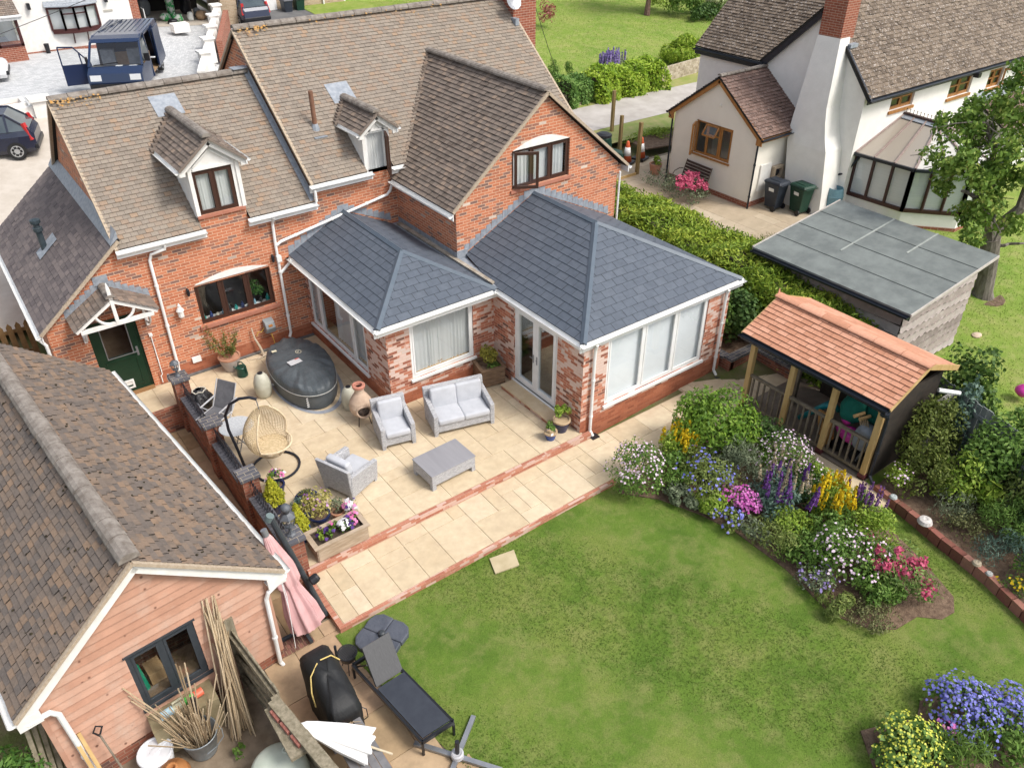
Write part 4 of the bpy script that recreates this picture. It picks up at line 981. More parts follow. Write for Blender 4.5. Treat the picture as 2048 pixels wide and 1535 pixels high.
mb=MB();mb.x=Matrix.Translation((-.18,-.12,.767)) @ Matrix.Rotation(math.radians(10),4,'Z');mb.box(.05,.155,.06,.105,0,.002);mb.build('red_print',M('red_print',(.5,.12,.1),None,.6),lb,world=False)
mb=MB();mb.box(-.5,-.38,.62,.70,.735,.745);mb.build('cover_tag',M('tag_beige',(.6,.55,.4),None,.7),t,world=False)
mb=MB()
for k,z in enumerate((.36,.30,.24,.18,.12)):
    x,y=oval(-2.05,1.005);mb.bar((x-.03,y,z),(x+.015+.012*(k % 2),y-.012,z+.012),.014,.03)
mb.build('side_lettering',M('white_lettering',(.6,.6,.6),None,.6),t,world=False)
mb=MB();mb.grid(lambda s,v:(*[q*(1.0+.10*v) for q in oval(s*2*math.pi,1.0)],.006),48,1);tag(mb.build('tub_mat',M('grey_floor_mat',(.25,.27,.31),(.33,.35,.39),.7,8),None),'grey foam mat showing round the foot of the hot tub','mat');bpy.data.objects['tub_mat'].location=(-1.12,-2.16,0);bpy.data.objects['tub_mat'].rotation_euler=(0,0,math.radians(-4))

# beige butts, chiminea, terracotta pot and watering can
BEIGE=M('beige_plastic_urn',(.40,.39,.31),(.48,.47,.39),.5,5,bump=.15,bs=20)
def urn(loc,label,s=1,rz=0):
    t=thing('garden_urn',label,'water urn',loc,rz,'beige urns by the hot tub',s)
    mb=MB();mb.lathe([(.17,0),(.20,.03),(.245,.22),(.25,.32),(.252,.325),(.235,.5),(.18,.68),(.12,.76),(.085,.78)],n=22);mb.build('body',BEIGE,t,smooth=True,world=False)
    mb=MB();mb.lathe([(.078,.775),(.078,.80),(0,.80)],n=14);mb.build('cap',BLACK,t,world=False)
    mb=MB();mb.tube([(.24,0,.28),(.3,0,.28),(.32,.0,.24)],.02,7);mb.build('tap',M('grey_tap',(.4,.42,.42),None,.5),t,world=False)
    return t
urn((-2.2,-2.05,0),'beige urn shaped water butt at the left end of the hot tub',.85);urn((-.72,-3.80,0),'weathered green grey urn tucked behind the clay chiminea',.8,2.5)
CLAY=M('pale_clay',(.42,.30,.22),(.54,.41,.31),.9,4,bump=.2);CLAYR=M('red_clay_rim',(.42,.17,.12),(.5,.22,.16),.85,8)
t=thing('chiminea','pink clay chiminea with a sooty open mouth on iron legs','chiminea',(-.72,-4.42,0),math.radians(-12))
mb=MB();prof=[(.10,.2),(.2,.24),(.27,.36),(.28,.48),(.25,.60),(.17,.74),(.115,.82),(.105,.92),(.11,.98)];n=28;i0=0
def chi(s,v):
    k=v*(len(prof)-1);a,b=prof[int(k)],prof[min(len(prof)-1,int(k)+1)];f_=k-int(k);r,z=a[0]+(b[0]-a[0])*f_,a[1]+(b[1]-a[1])*f_
    return (r*math.cos(s*2*math.pi),r*math.sin(s*2*math.pi),z)
nu,nv=32,24;V=[chi(i/nu,j/nv) for j in range(nv+1) for i in range(nu+1)]
for j in range(nv):
    for i in range(nu):
        c_=Vector(chi((i+.5)/nu,(j+.5)/nv))
        if c_.y < 0 and (c_.x/.16)**2+((c_.z-.43)/.15)**2 < 1:continue
        mb.face([chi(i/nu,j/nv),chi((i+1)/nu,j/nv),chi((i+1)/nu,(j+1)/nv),chi(i/nu,(j+1)/nv)])
body=mb.build('body',CLAY,t,world=False)
mb=MB();mb.tube([(.165*math.cos(a*.3142),-math.sqrt(max(0,.275**2-(.165*math.cos(a*.3142))**2))-.01,.43+.155*math.sin(a*.3142)) for a in range(20)],.024,7,closed=True);mb.build('mouth_rim',CLAY,body,world=False)
mb=MB();mb.lathe([(.0,.26),(.2,.28),(.25,.4),(.24,.5),(.1,.75)],n=16);mb.build('soot',M('soot',(.04,.032,.028),(.16,.12,.1),.95,14),body,world=False)
mb=MB();mb.lathe([(.105,.96),(.15,.97),(.155,1.02),(.14,1.035),(.09,1.03),(.085,.96)],n=22);mb.build('chimney_rim',CLAYR,t,world=False)
for a in (-2.2,-.95,1.57):mb=MB();mb.tube([(.18*math.cos(a),.18*math.sin(a),.27),(.26*math.cos(a),.26*math.sin(a),0)],.011,6);mb.build('leg',BLACK,t,world=False)
mb=MB();mb.tube([(.2*math.cos(a*.4),.2*math.sin(a*.4),.26) for a in range(16)],.012,6,closed=True);mb.build('stand_ring',BLACK,t,world=False)
def pot(par,r0,r1,h,mat,rim=None,soilmat=SOIL,rimh=.04):
    mb=MB();mb.lathe([(r0,0),(r0+(r1-r0)*.35,h*.25),(r1*.97,h*.75),(r1,h-rimh),(r1+.012,h-rimh),(r1+.012,h),(r1-.025,h),(r1-.04,h-.07)],n=24);p=mb.build('pot',mat,par,smooth=False,world=False)
    if rim:mb=MB();mb.lathe([(r1+.014,h-rimh),(r1+.016,h+.003),(r1-.027,h+.003),(r1-.03,h-.03)],n=24);mb.build('rim',rim,p,world=False)
    mb=MB();mb.lathe([(0,h-.05),(r1*.5,h-.04),(r1-.02,h-.06)],n=18);mb.build('soil',soilmat,p,world=False)
    return p
LV={}
def LM(key,*st):
    if key not in LV:LV[key]=leafmat('leaves_'+key,list(st))
    return LV[key]
L_OLIVE=LM('olive_shrub',(0,(.09,.11,.03)),(.5,(.17,.19,.05)),(.85,(.26,.24,.07)),(1,(.34,.15,.06)))
L_GREEN=LM('mid_green',(0,(.055,.12,.02)),(.5,(.12,.22,.038)),(1,(.22,.33,.075)))
L_DARK=LM('dark_green',(0,(.03,.07,.017)),(.5,(.065,.13,.03)),(1,(.13,.21,.055)))
L_LIME=LM('lime',(0,(.13,.23,.025)),(.5,(.25,.37,.045)),(1,(.40,.49,.085)))
L_YEL=LM('golden',(0,(.22,.25,.02)),(.5,(.40,.40,.03)),(1,(.58,.55,.05)))
L_GREY=LM('grey_green',(0,(.10,.13,.07)),(.5,(.18,.22,.13)),(1,(.28,.32,.20)))
L_BLUE=LM('blue_green',(0,(.05,.10,.075)),(.5,(.11,.18,.14)),(1,(.20,.29,.22)))
L_GOLDV=LM('gold_variegated',(0,(.20,.20,.04)),(.5,(.42,.38,.11)),(1,(.60,.52,.20)))
def FM(name,a,b):
    if name not in LV:LV[name]=leafmat('petals_'+name,[(0,a),(1,b)],.6,.2)
    return LV[name]
F_WHITE=FM('white',(.62,.60,.62),(.82,.80,.80));F_PINK=FM('pink',(.60,.12,.33),(.78,.30,.50));F_PALE=FM('pale_pink',(.62,.42,.58),(.80,.68,.76));F_PURP=FM('purple',(.035,.01,.10),(.12,.05,.25))
F_MAG=FM('magenta',(.46,.05,.33),(.70,.25,.58));F_YEL=FM('yellow',(.62,.42,.01),(.80,.60,.03));F_BLUE=FM('blue',(.10,.11,.42),(.28,.28,.68));F_RED=FM('valerian_red',(.38,.035,.10),(.60,.14,.22));F_LAV=FM('lavender',(.20,.15,.38),(.36,.28,.54));F_LIMEF=FM('lime_flower',(.42,.46,.04),(.66,.66,.12));F_CRIM=FM('crimson',(.4,.02,.06),(.55,.06,.1));F_CREAM=FM('cream',(.62,.58,.35),(.75,.72,.5))
def foliage(name,par,c,r,n,leaf,mat,rnd=.7,lumps=14,lump=.4,low=-.25,droop=.3,fill=.45,asp=.5):
    P,N,h=blob(n,c,r,low=low,lumps=lumps,lump=lump,fill=fill);L=leaf*RNG.uniform(.65,1.3,len(P));V,Fc=leafgeo(P,N,L,L*asp,droop,rnd)
    return npmesh(name,V,Fc,np.clip(RNG.normal(.5,.25,len(Fc)),0,1),mat,par),P,N
def flowers(par,P,N,n,r,mat,up=.04,zmin=None,name='flower'):
    k=(P[:,2] > np.quantile(P[:,2],.35)) & (N[:,2] > -.1) if zmin is None else P[:,2] > zmin
    idx=np.nonzero(k)[0];idx=RNG.choice(idx,min(n,len(idx)),False)
    C=P[idx]+N[idx]*up;V,Fc=petals(C,nrm(N[idx]+np.array([-.2,-.3,.5])),r*RNG.uniform(.7,1.2,len(C)))
    o=npmesh(name,V,Fc,RNG.random(len(Fc)),mat,par)
    o['kind']='stuff'
    return o
def spikes(par,pts,h,n,r,mat,name='flower_spike',lean=.08,size=.016):
    """upright flower spikes: a stem of many little florets each"""
    Cs,Ns=[],[]
    for p in pts:
        d=np.array([RNG.normal(0,lean),RNG.normal(0,lean),1.]);hh=h*RNG.uniform(.7,1.15)
        s=RNG.uniform(0,1,n);a=RNG.uniform(0,6.28,n);rr=r*(1-.75*s)
        out=np.stack([np.cos(a),np.sin(a),np.full(n,.3)],1)
        Cs.append(np.array(p)+d*(s*hh)[:,None]+out*rr[:,None]*np.array([1,1,.3]));Ns.append(out)
    C,N=np.concatenate(Cs),np.concatenate(Ns);V,Fc=petals(C,N,np.full(len(C),size));o=npmesh(name,V,Fc,RNG.random(len(Fc)),mat,par)
    if len(pts) > 1:o['kind']='stuff'
    return o
def potplant(label,loc,r0,r1,h,mat,rim,fr,n,leaf,lmat,cat='potted plant',extra=None,name='potted_plant',group=None,lift=.0,**kw):
    t=thing(name,label,cat,loc,0,group);pot(t,r0,r1,h,mat,rim)
    o,P,N=foliage('foliage',t,(loc[0],loc[1],loc[2]+h+fr[2]*.75+lift),fr,n,leaf,lmat,**kw)
    if extra:
        for (q,rr,fm) in extra:flowers(t,P,N,q,rr,fm)
    return t,P,N
TERRAG=M('greyed_terracotta',(.34,.30,.28),(.44,.38,.34),.9,5,bump=.2);TERRA=M('terracotta',(.42,.2,.12),(.5,.27,.18),.85,6)
NAVY=M('navy_glaze',(.012,.018,.06),(.02,.03,.10),.25,4,spec=.6);COBALT=M('cobalt_glaze',(.015,.05,.22),(.03,.085,.3),.22,5,spec=.6);GLZR=M('buff_rim',(.42,.30,.18),(.5,.38,.24),.6)
t,P,N=potplant('greyed terracotta pot with a wispy olive green shrub against the house wall',(-2.42,-.42,0),.17,.27,.42,TERRAG,TERRA,(.17,.17,.14),160,.07,L_OLIVE,lumps=6)
for k in range(22):
    a=RNG.uniform(0,6.28);q=np.array([-2.42+.1*math.cos(a),-.42+.1*math.sin(a),.42]);d=np.array([.32*math.cos(a)-.1,.30*math.sin(a),RNG.uniform(.45,.9)])
    if q[1]+d[1] > -.06:d[1]=-.1
    n=44;s=RNG.uniform(.15,1,n);C=q+d*s[:,None]+RNG.normal(0,.02,(n,3));V,Fc=leafgeo(C,nrm(RNG.normal(0,1,(n,3))),np.full(n,.075),np.full(n,.022),-.6)
    npmesh('stem',V,Fc,np.clip(RNG.normal(.5,.3,len(Fc)),0,1),L_OLIVE,t)
CANG=M('dark_green_plastic',(.008,.045,.03),(.012,.06,.04),.35)
t=thing('watering_can','dark green plastic watering can standing by the terracotta pot','watering can',(-2.3,-.86,0),.5)
mb=MB();mb.lathe([(.135,0),(.14,.02),(.125,.26),(.115,.27),(.07,.275)],n=20);mb.build('body',CANG,t,world=False)
mb=MB();mb.tube([(0,.1,.26),(0,.07,.38),(0,-.05,.42),(0,-.15,.34),(0,-.16,.12)],.016,7);mb.build('handle',CANG,t,world=False)
mb=MB();mb.tube([(.0,.12,.08),(0,.24,.2),(0,.34,.33)],[.03,.022,.016],8);mb.build('spout',CANG,t,world=False)
t=thing('hose_reel','grey wall mounted hose reel with a yellow hose below the kitchen window','hose reel',(-1.16,-.02,.72))
mb=MB();mb.prism([(-.13,-.02,-.2),(-.13,-.2,-.16),(-.13,-.27,0),(-.13,-.2,.16),(-.13,-.05,.22),(-.13,-.02,.2)],(.26,0,0));mb.build('casing',M('grey_plastic',(.22,.24,.25),(.27,.29,.3),.5),t,world=False,bevel=.03)
mb=MB();mb.tube([(0,-.18,-.19),(.02,-.2,-.32),(.05,-.15,-.5),(.1,-.1,-.69)],.012,7);mb.tube([(-.13,-.1,.0),(-.22,-.08,-.12),(-.3,-.06,-.1),(-.36,-.06,-.2)],.011,7);mb.build('hose',M('yellow_hose',(.62,.38,.07),None,.5),t,world=False)
mb=MB();mb.box(-.05,.05,-.265,-.2,.05,.1);mb.build('handle',M('orange_grip',(.5,.2,.05)),t,world=False)
mb=MB();mb.tube([(-1.62,-.09,.80),(-1.6,-.13,.5),(-1.53,-.2,.25),(-1.5,-.3,.03)],[.018,.024,.03,.035],7);mb.tube([(-1.9,-.3,.02),(-1.6,-.36,.025),(-1.2,-.3,.025)],.018,6);mb.tube([(-1.75,-.42,.02),(-1.4,-.28,.03)],.014,6)
tag(mb.build('driftwood',M('bleached_wood',(.52,.42,.30),(.62,.52,.40),.85,8)),'bleached driftwood branch propped against the house wall','driftwood')
t=thing('wall_lantern','small white ornamental lantern hung on the brick between downpipe and window','lantern',(-3.23,-.02,1.85))
mb=MB();mb.lathe([(.05,-.16),(.07,-.13),(.075,.02),(.10,.03),(.06,.10),(.03,.13),(.045,.16),(.02,.2),(0,.23)],0,-.1,10);mb.build('lantern_body',WHITEP,t,world=False)
mb=MB();mb.bar((0,0,.05),(0,-.1,.05),.03);mb.build('bracket',WHITEP,t,world=False)
for x,z,lb in ((-2.93,2.28,'left'),(-.70,2.55,'right')):
    mb=MB();mb.lathe([(.025,-.12),(.04,-.08),(.04,.04),(.02,.08),(0,.1)],x,-.07,8);mb.bar((x,0,z*0+.06),(x,-.07,.06),.02);mb.v=[v+Vector((0,0,z)) for v in mb.v]
    tag(mb.build('wall_light',BLACK),'tiny black wall light at the %s end of the kitchen window' % lb,'wall light')

# square timber planter and blue pots by the french doors
t=thing('wooden_planter','square brown timber planter with a golden shrub in the corner by the french doors','planter',(2.66,-4.83,0),math.radians(-12))
PLW2=M('brown_planter_wood',(.14,.085,.05),(.22,.14,.085),.75,8,scale=(1,1,3),bump=.3)
mb=MB();s=.31
for k in range(4):mb.box(-s,s,-s,-s+.03,.04+k*.115,.145+k*.115);mb.box(-s,s,s-.03,s,.04+k*.115,.145+k*.115);mb.box(-s,-s+.03,-s+.03,s-.03,.04+k*.115,.145+k*.115);mb.box(s-.03,s,-s+.03,s-.03,.04+k*.115,.145+k*.115)
mb.build('planter_box',PLW2,t,world=False)
mb=MB();sash(mb,Fr((0,0,.5),X,Y),-s-.03,s+.03,0,0,.1,0,0) if 0 else None
for q in ((-s-.03,s+.03,-s-.03,-s+.06),(-s-.03,s+.03,s-.06,s+.03),(-s-.03,-s+.06,-s+.06,s-.06),(s-.06,s+.03,-s+.06,s-.06)):mb.box(*q,.5,.53)
mb.build('top_rail',PLW2,t,world=False)
mb=MB();mb.box(-s+.03,s-.03,-s+.03,s-.03,.3,.45);mb.build('soil',SOIL,t,world=False)
foliage('foliage',t,(2.66,-4.80,.72),(.24,.24,.28),700,.07,L_YEL if 0 else LM('golden_shrub',(0,(.12,.13,.02)),(.5,(.30,.28,.05)),(1,(.46,.42,.08))),lumps=12);foliage('underplanting',t,(2.66,-4.9,.50),(.26,.22,.1),300,.05,L_GREEN)
potplant('navy glazed pot with a spiky yellow green shrub beside the french door step',(2.82,-7.52,0),.13,.20,.33,NAVY,GLZR,(.2,.2,.24),420,.075,L_LIME,lumps=10,rnd=.4)
potplant('small cobalt blue pot of green grass on the patio edge',(2.42,-7.62,0),.10,.145,.22,COBALT,GLZR,(.13,.13,.14),260,.06,L_GREEN,lumps=8)
mb=MB();mb.box(2.3,2.37,-7.78,-7.775,.22,.28);tag(mb.build('plant_label',WHITE),'white plant label stuck in the small cobalt blue pot','label')
mb=MB();mb.lathe([(.04,.72),(.09,.74),(.125,.79),(.11,.79),(.07,.75),(0,.745)],1.55,-4.22,16);tag(mb.build('wooden_bowl',M('bowl_wood',(.45,.26,.1),(.52,.32,.14),.5)),'turned wooden bowl on the window board behind the front window','bowl')

# dwarf wall with piers, railings and lanterns
t=thing('dwarf_wall','low brick wall with dark coping, four piers and black railings beside the patio','garden wall',(-3.89,-4.5,0))
piers=[-1.30,-3.47,-5.63,-7.80]
mb=MB();mb.box(-3.985,-3.78,-7.65,-1.2,-.75,.34);mb.build('wall',BRICKW,t)
for a,b in zip(piers[:-1],piers[1:]):
    mb=MB();y=a-.24
    while y-.1 > b+.24:mb.box(-4.03,-3.75,y-.1,y-.006,.34,.415,random.random());y -= .106
    mb.build('coping',M('coping_brick',(.085,.085,.10),(.13,.13,.145),.6,12),t) if 'coping_brick' not in bpy.data.materials else mb.build('coping',bpy.data.materials['coping_brick'],t)
IRON=M('black_painted_iron',(.012,.014,.022),(.02,.022,.03),.4)
for y in piers:
    mb=MB();mb.box(-4.06,-3.72,y-.17,y+.17,-.75,.78);p=mb.build('pier',BRICKW,t)
    mb=MB();mb.box(-4.1,-3.68,y-.21,y+.21,.782,.86);mb.build('pier_cap',BLUEBRICK,p,bevel=.006)
for a,b in zip(piers[:-1],piers[1:]):
    mb=MB();y0,y1=a-.18,b+.18
    for z in (.47,.72):mb.bar((-3.89,y0,z),(-3.89,y1,z),.014,.03)
    n=17
    for k in range(n):
        y=y0+(y1-y0)*(k+.5)/n;mb.bar((-3.89,y,.42),(-3.89,y,.78),.013)
        if k % 2:mb.tube([(-3.89,y+.03*math.cos(q*1.05),.595+.05*math.sin(q*1.05)) for q in range(6)],.006,4,closed=True)
        mb.taper(-3.89,y,.78,.83,.012,.012,.002,.002)
    mb.build('railing',IRON,t)
def pier_lamp(loc,label,s=1.,crown=True):
    t=thing('pier_lantern',label,'lantern',loc,.3,'lanterns on the wall piers',s)
    LI=M('lantern_metal',(.07,.08,.095),(.12,.13,.145),.5,9) if 'lantern_metal' not in bpy.data.materials else bpy.data.materials['lantern_metal']
    mb=MB();mb.lathe([(.1,0),(.1,.02),(.06,.05),(.035,.1),(.03,.2),(.05,.22)],n=6);mb.build('base',LI,t,world=False)
    mb=MB();mb.lathe([(.06,.22),(.10,.24),(.10,.26)],n=6);mb.lathe([(.155,.46),(.16,.48),(.10,.55),(.06,.585)],n=6)
    for k in range(6):a=k*math.pi/3;mb.bar((.095*math.cos(a),.095*math.sin(a),.25),(.15*math.cos(a),.15*math.sin(a),.47),.012)
    mb.build('lantern_frame',LI,t,world=False)
    mb=MB();mb.lathe([(.088,.255),(.14,.465)],n=6);mb.build('lantern_glass',GLASS,t,world=False)
    mb=MB();mb.lathe([(0,.3),(.03,.31),(.04,.36),(.02,.4),(0,.41)],n=10);mb.build('bulb',WHITE,t,world=False)
    if crown:mb=MB();mb.lathe([(.06,.58),(.05,.62),(.095,.66),(.10,.72),(.06,.77),(0,.785)],n=14);mb.build('crown',LI,t,world=False,smooth=True)
    return t
pier_lamp((-3.9,-1.28,.86),'black lantern on the wall pier nearest the house door',.72,False)
pier_lamp((-3.88,-7.80,.86),'tall grey lantern with a domed crown on the wall pier nearest the pink parasol',.95)
for y,lb in ((-1.05,'behind'),):
    mb=MB();mb.lathe([(.0,.0),(.035,.02),(.05,.12),(.03,.22),(0,.24)],-4.06,-1.06,10);mb.v=[v+Vector((0,0,.62)) for v in mb.v];tag(mb.build('white_bottle',WHITE),'white plastic bottle shape beside the lantern pier by the door','bottle')

# hanging egg chair
CANE=M('natural_cane',(.46,.35,.20),(.58,.46,.29),.7,20)
t=thing('egg_chair','open cane egg chair hanging from a curved black stand','egg chair',(-3.12,-4.78,0))
mb=MB();mb.tube([(-3.05+.5*math.cos(a),-4.80+.5*math.sin(a),.03) for a in np.linspace(-2.6,2.1,26)],.028,8);mb.tube([(-3.48,-5.06,.03),(-3.60,-4.58,.03),(-3.31,-4.37,.03)],.028,8)
mb.build('base_ring',IRON,t)
mb=MB();mb.tube([(-3.62,-4.45,.0),(-3.66,-4.35,.5),(-3.72,-4.25,1.0),(-3.72,-4.28,1.4),(-3.62,-4.45,1.75),(-3.45,-4.64,1.93),(-3.28,-4.78,1.97),(-3.17,-4.87,1.93)],[.032]*8,9);mb.build('stand',IRON,t)
mb=MB();mb.tube([(-3.18,-4.86,1.92),(-3.17,-4.86,1.8),(-3.16,-4.85,1.66)],.012,6);mb.build('hanging_chain',GREYM,t)
cx,cy,zb,zt=-3.10,-4.86,.42,1.66;face=Vector((.5,-.866,0));fa=math.atan2(face.y,face.x)
def eggp(a,v):
    z=zb+(zt-zb)*v;r=.50*(math.sin(math.pi*min(1,v*.92+.04))**.62)*(1-.35*max(0,v-.55));return Vector((cx+r*math.cos(a)*.98,cy+r*math.sin(a)*.98,z))
shell=MB()
def edge(v):return 1.3*(1.0 if v > .30 else (v/.30)**1.2)
rows=np.linspace(.03,.97,34)
def ap(i,v,N=30):e=edge(max(.0,v-.0));return fa+e+(2*math.pi-2*e)*i/N
for v in rows:shell.tube([eggp(ap(i,v),v) for i in range(31)],.0062,4)
for i in range(0,31,1):shell.tube([eggp(ap(i,v),v) for v in rows[::2]],.0055,4)
shell.build('basket',CANE,t)
mb=MB();mb.tube([eggp(ap(0,v),v) for v in rows],.02,7);mb.tube([eggp(ap(30,v),v) for v in rows],.02,7);mb.tube([eggp(ap(i,.30),.30)+face*.06*math.sin(math.pi*i/30)*0 for i in (0,0)],.02,5) if 0 else None
mb.tube([eggp(fa+1.28-2.56*i/12,.30)+face*.05*math.sin(math.pi*i/12) for i in range(13)],.022,7)
mb.build('rim',M('pale_cane_binding',(.56,.44,.28),(.66,.54,.37),.7,20),t)
mb=MB();mb.lathe([(0,.66),(.3,.665),(.4,.68)],cx,cy,20);
for k in range(18):a=k*math.pi/9;mb.tube([(cx+.05*math.cos(a),cy+.05*math.sin(a),.668),(cx+.42*math.cos(a),cy+.42*math.sin(a),.69)],.006,4)
for r in (.08,.14,.2,.26,.32,.38):mb.tube([(cx+r*math.cos(k*.35),cy+r*math.sin(k*.35),.674+r*.03) for k in range(18)],.006,4,closed=True)
mb.build('seat',CANE,t)
# round bistro table, reclining chair, black bag
t=thing('bistro_table','round grey mottled bistro table on crossed metal legs','table',(-3.45,-3.82,0))
mb=MB();mb.lathe([(0,.70),(.36,.70),(.375,.715),(.36,.725),(0,.725)],n=28);mb.build('tabletop',M('mottled_grey_glass',(.38,.40,.42),(.50,.52,.53),.35,25),t,world=False)
for k in range(3):a=k*2.09+.4;mb=MB();mb.tube([(.28*math.cos(a),.28*math.sin(a),.7),(-.2*math.cos(a+.5),-.2*math.sin(a+.5),.0)],.013,6);mb.build('leg',GREYM,t,world=False)
mb=MB();mb.tube([(.16*math.cos(k*.52),.16*math.sin(k*.52),.36) for k in range(12)],.009,5,closed=True);mb.build('leg_ring',GREYM,t,world=False)
t=thing('reclining_chair','grey metal garden recliner with dark fabric behind the railings','garden chair',(-3.42,-2.62,0),math.radians(-58))
SILV=M('silver_tube',(.45,.46,.48),(.52,.53,.55),.35,metal=.3);FABD=M('dark_sling_fabric',(.10,.10,.11),(.14,.14,.15),.8)
for s in (-1,1):
    mb=MB();x=s*.27;mb.tube([(x,.38,1.02),(x,.05,.42),(x,-.55,.44)],.016,6);mb.tube([(x,.3,.66),(x,-.35,.64)],.02,6);mb.build('side_frame',SILV,t,world=False)
    mb=MB();mb.tube([(x,-.3,.64),(x,.25,0)],.015,6);mb.build('leg',SILV,t,world=False);mb=MB();mb.tube([(x,.25,.62),(x,-.35,0)],.015,6);mb.build('leg',SILV,t,world=False)
mb=MB();mb.hexa([(-.25,.38,1.0),(.25,.38,1.0),(.25,.06,.43),(-.25,.06,.43),(-.25,.40,1.0),(.25,.40,1.0),(.25,.08,.42),(-.25,.08,.42)]);mb.build('backrest',FABD,t,world=False)
mb=MB();mb.box(-.25,.25,-.55,.05,.425,.44);mb.build('seat',FABD,t,world=False)
t=thing('black_sack','glossy black plastic sack standing in a dark tub behind the railing','sack',(-3.62,-1.78,0))
mb=MB();rr=random.Random(8)
mb.grid(lambda s,v:((.27+.035*math.sin(7*s*6.283+5*v)+.02*math.sin(13*s*6.283))*math.sin(math.pi*(.12+.80*v)*1.0)*math.cos(s*6.283),(.27+.035*math.sin(7*s*6.283+5*v))*math.sin(math.pi*(.12+.80*v))*math.sin(s*6.283),.02+.62*v),40,12)
mb.build('sack_body',M('black_polythene',(.012,.012,.014),(.03,.03,.033),.25,8,bump=.8,bs=14,bd=.05),t,world=False,smooth=True)
mb=MB();mb.tube([(.16*math.cos(k*.5),.12*math.sin(k*.5),.60+.02*math.sin(k*3)) for k in range(13)],.014,6,closed=True);mb.build('drawstring',M('pale_drawstring',(.5,.47,.4)),t,world=False)

# pots and the flower trough at the left end of the patio
potplant('blue pot with a pink and white petunia and a leafy rose behind the trough',(-3.34,-5.62,0),.10,.15,.25,NAVY,None,(.2,.2,.2),380,.06,L_GREEN,extra=[(16,.035,F_PINK),(12,.035,F_WHITE),(8,.03,F_PURP)])
def conifer(label,x,y,h,r,potm):
    t=thing('potted_conifer',label,'conifer',(x,y,0),0,'golden conifers in blue pots');pot(t,.13,.19,.3,potm,None)
    n=1500;v=RNG.uniform(0,1,n)**1.3;a=RNG.uniform(0,6.283,n);rr=r*(1-v)**.75*(1+.16*np.sin(a*5+v*9))*RNG.uniform(.7,1.05,n)
    C=np.stack([x+rr*np.cos(a),y+rr*np.sin(a),.3+h*v],1);N=np.stack([np.cos(a),np.sin(a),np.full(n,.7)],1);V,Fc=leafgeo(C,nrm(N),np.full(n,.07),np.full(n,.03),-.5,.5)
    npmesh('foliage',V,Fc,np.clip(RNG.normal(.5,.25,n),0,1),L_YEL,t)
conifer('golden cone shaped conifer in a blue pot between the lantern pier and the egg chair',-3.60,-6.12,.62,.22,NAVY)
conifer('golden cone shaped conifer in a blue pot beside the tall lantern pier',-3.52,-7.18,.66,.20,COBALT)
potplant('low navy bowl of trailing green thyme near the flared armchair',(-3.02,-6.38,0),.15,.23,.26,NAVY,NAVY,(.2,.2,.08),420,.035,L_OLIVE,lumps=12)
potplant('glazed pot of ferny blue green foliage behind the golden variegated shrub',(-3.28,-6.62,0),.12,.17,.24,COBALT,None,(.17,.17,.16),330,.05,L_BLUE)
potplant('pot of golden variegated shrub with purple flower heads beside the trough',(-3.02,-6.98,0),.15,.21,.26,NAVY,None,(.36,.33,.3),1100,.055,L_GOLDV,extra=[(26,.03,FM('mauve',(.30,.12,.34),(.5,.28,.52)))],lumps=16)
potplant('pot of spiky lavender behind the right half of the trough',(-2.66,-7.05,0),.1,.14,.2,TERRA,None,(.16,.16,.2),300,.08,L_GREY,rnd=.3,droop=-.8,asp=.2)
potplant('cream pot of white and pink petunias at the right end of the trough',(-2.42,-7.22,0),.1,.14,.22,M('cream_pot',(.6,.52,.4)),None,(.16,.15,.13),200,.05,L_GREEN,extra=[(22,.045,F_WHITE),(18,.04,F_PINK),(10,.04,F_PURP)])
t=thing('flower_trough','long weathered timber trough of petunias on the patio edge','planter',(-2.98,-7.70,0))
mb=MB()
for k in range(2):mb.box(-3.50,-2.46,-7.965,-7.94,.03+k*.165,.19+k*.165);mb.box(-3.50,-2.46,-7.46,-7.435,.03+k*.165,.19+k*.165);mb.box(-3.52,-3.495,-7.95,-7.45,.03+k*.165,.19+k*.165);mb.box(-2.465,-2.44,-7.95,-7.45,.03+k*.165,.19+k*.165)
mb.build('trough_box',PLANT_W,t)
mb=MB()
for q in ((-3.56,-2.40,-7.99,-7.90),(-3.56,-2.40,-7.50,-7.41),(-3.56,-3.46,-7.90,-7.50),(-2.50,-2.40,-7.90,-7.50)):mb.box(*q,.36,.385)
mb.build('top_rail',PLANT_W,t)
mb=MB();mb.box(-3.49,-2.47,-7.93,-7.47,.2,.31);mb.build('soil',M('dark_compost',(.035,.024,.018),(.07,.05,.035),.95,12,bump=.6),t)
for (x,n,fm,nf,lb) in ((-3.3,90,F_PURP,4,0),(-3.12,120,F_PURP,8,0),(-2.96,90,F_PINK,5,0),(-2.84,110,F_WHITE,26,0),(-2.72,110,F_PURP,22,0),(-2.58,110,F_PINK,24,0)):
    tt=thing('petunia',{0:'x'}[0],'flower',(x,-7.7,.31),0,'petunias growing in the timber trough')
    col='purple' if fm is F_PURP else 'white' if fm is F_WHITE else 'pink'
    tt['label']='%s petunia in the timber trough, %s' % (col,{-3.3:'sparse one at the left end',-3.12:'second plant from the left end',-2.96:'leggy one at mid length',-2.84:'bushy one by the front board',-2.72:'dense dark one right of the middle',-2.58:'bright one at the right end'}[x])
    o,P,N=foliage('foliage',tt,(x,-7.7+RNG.uniform(-.08,.06),.38),(.11,.17,.12),n,.06,L_LIME if x < -3.25 else L_GREEN,lumps=6)
    flowers(tt,P,N,nf,.04,fm)
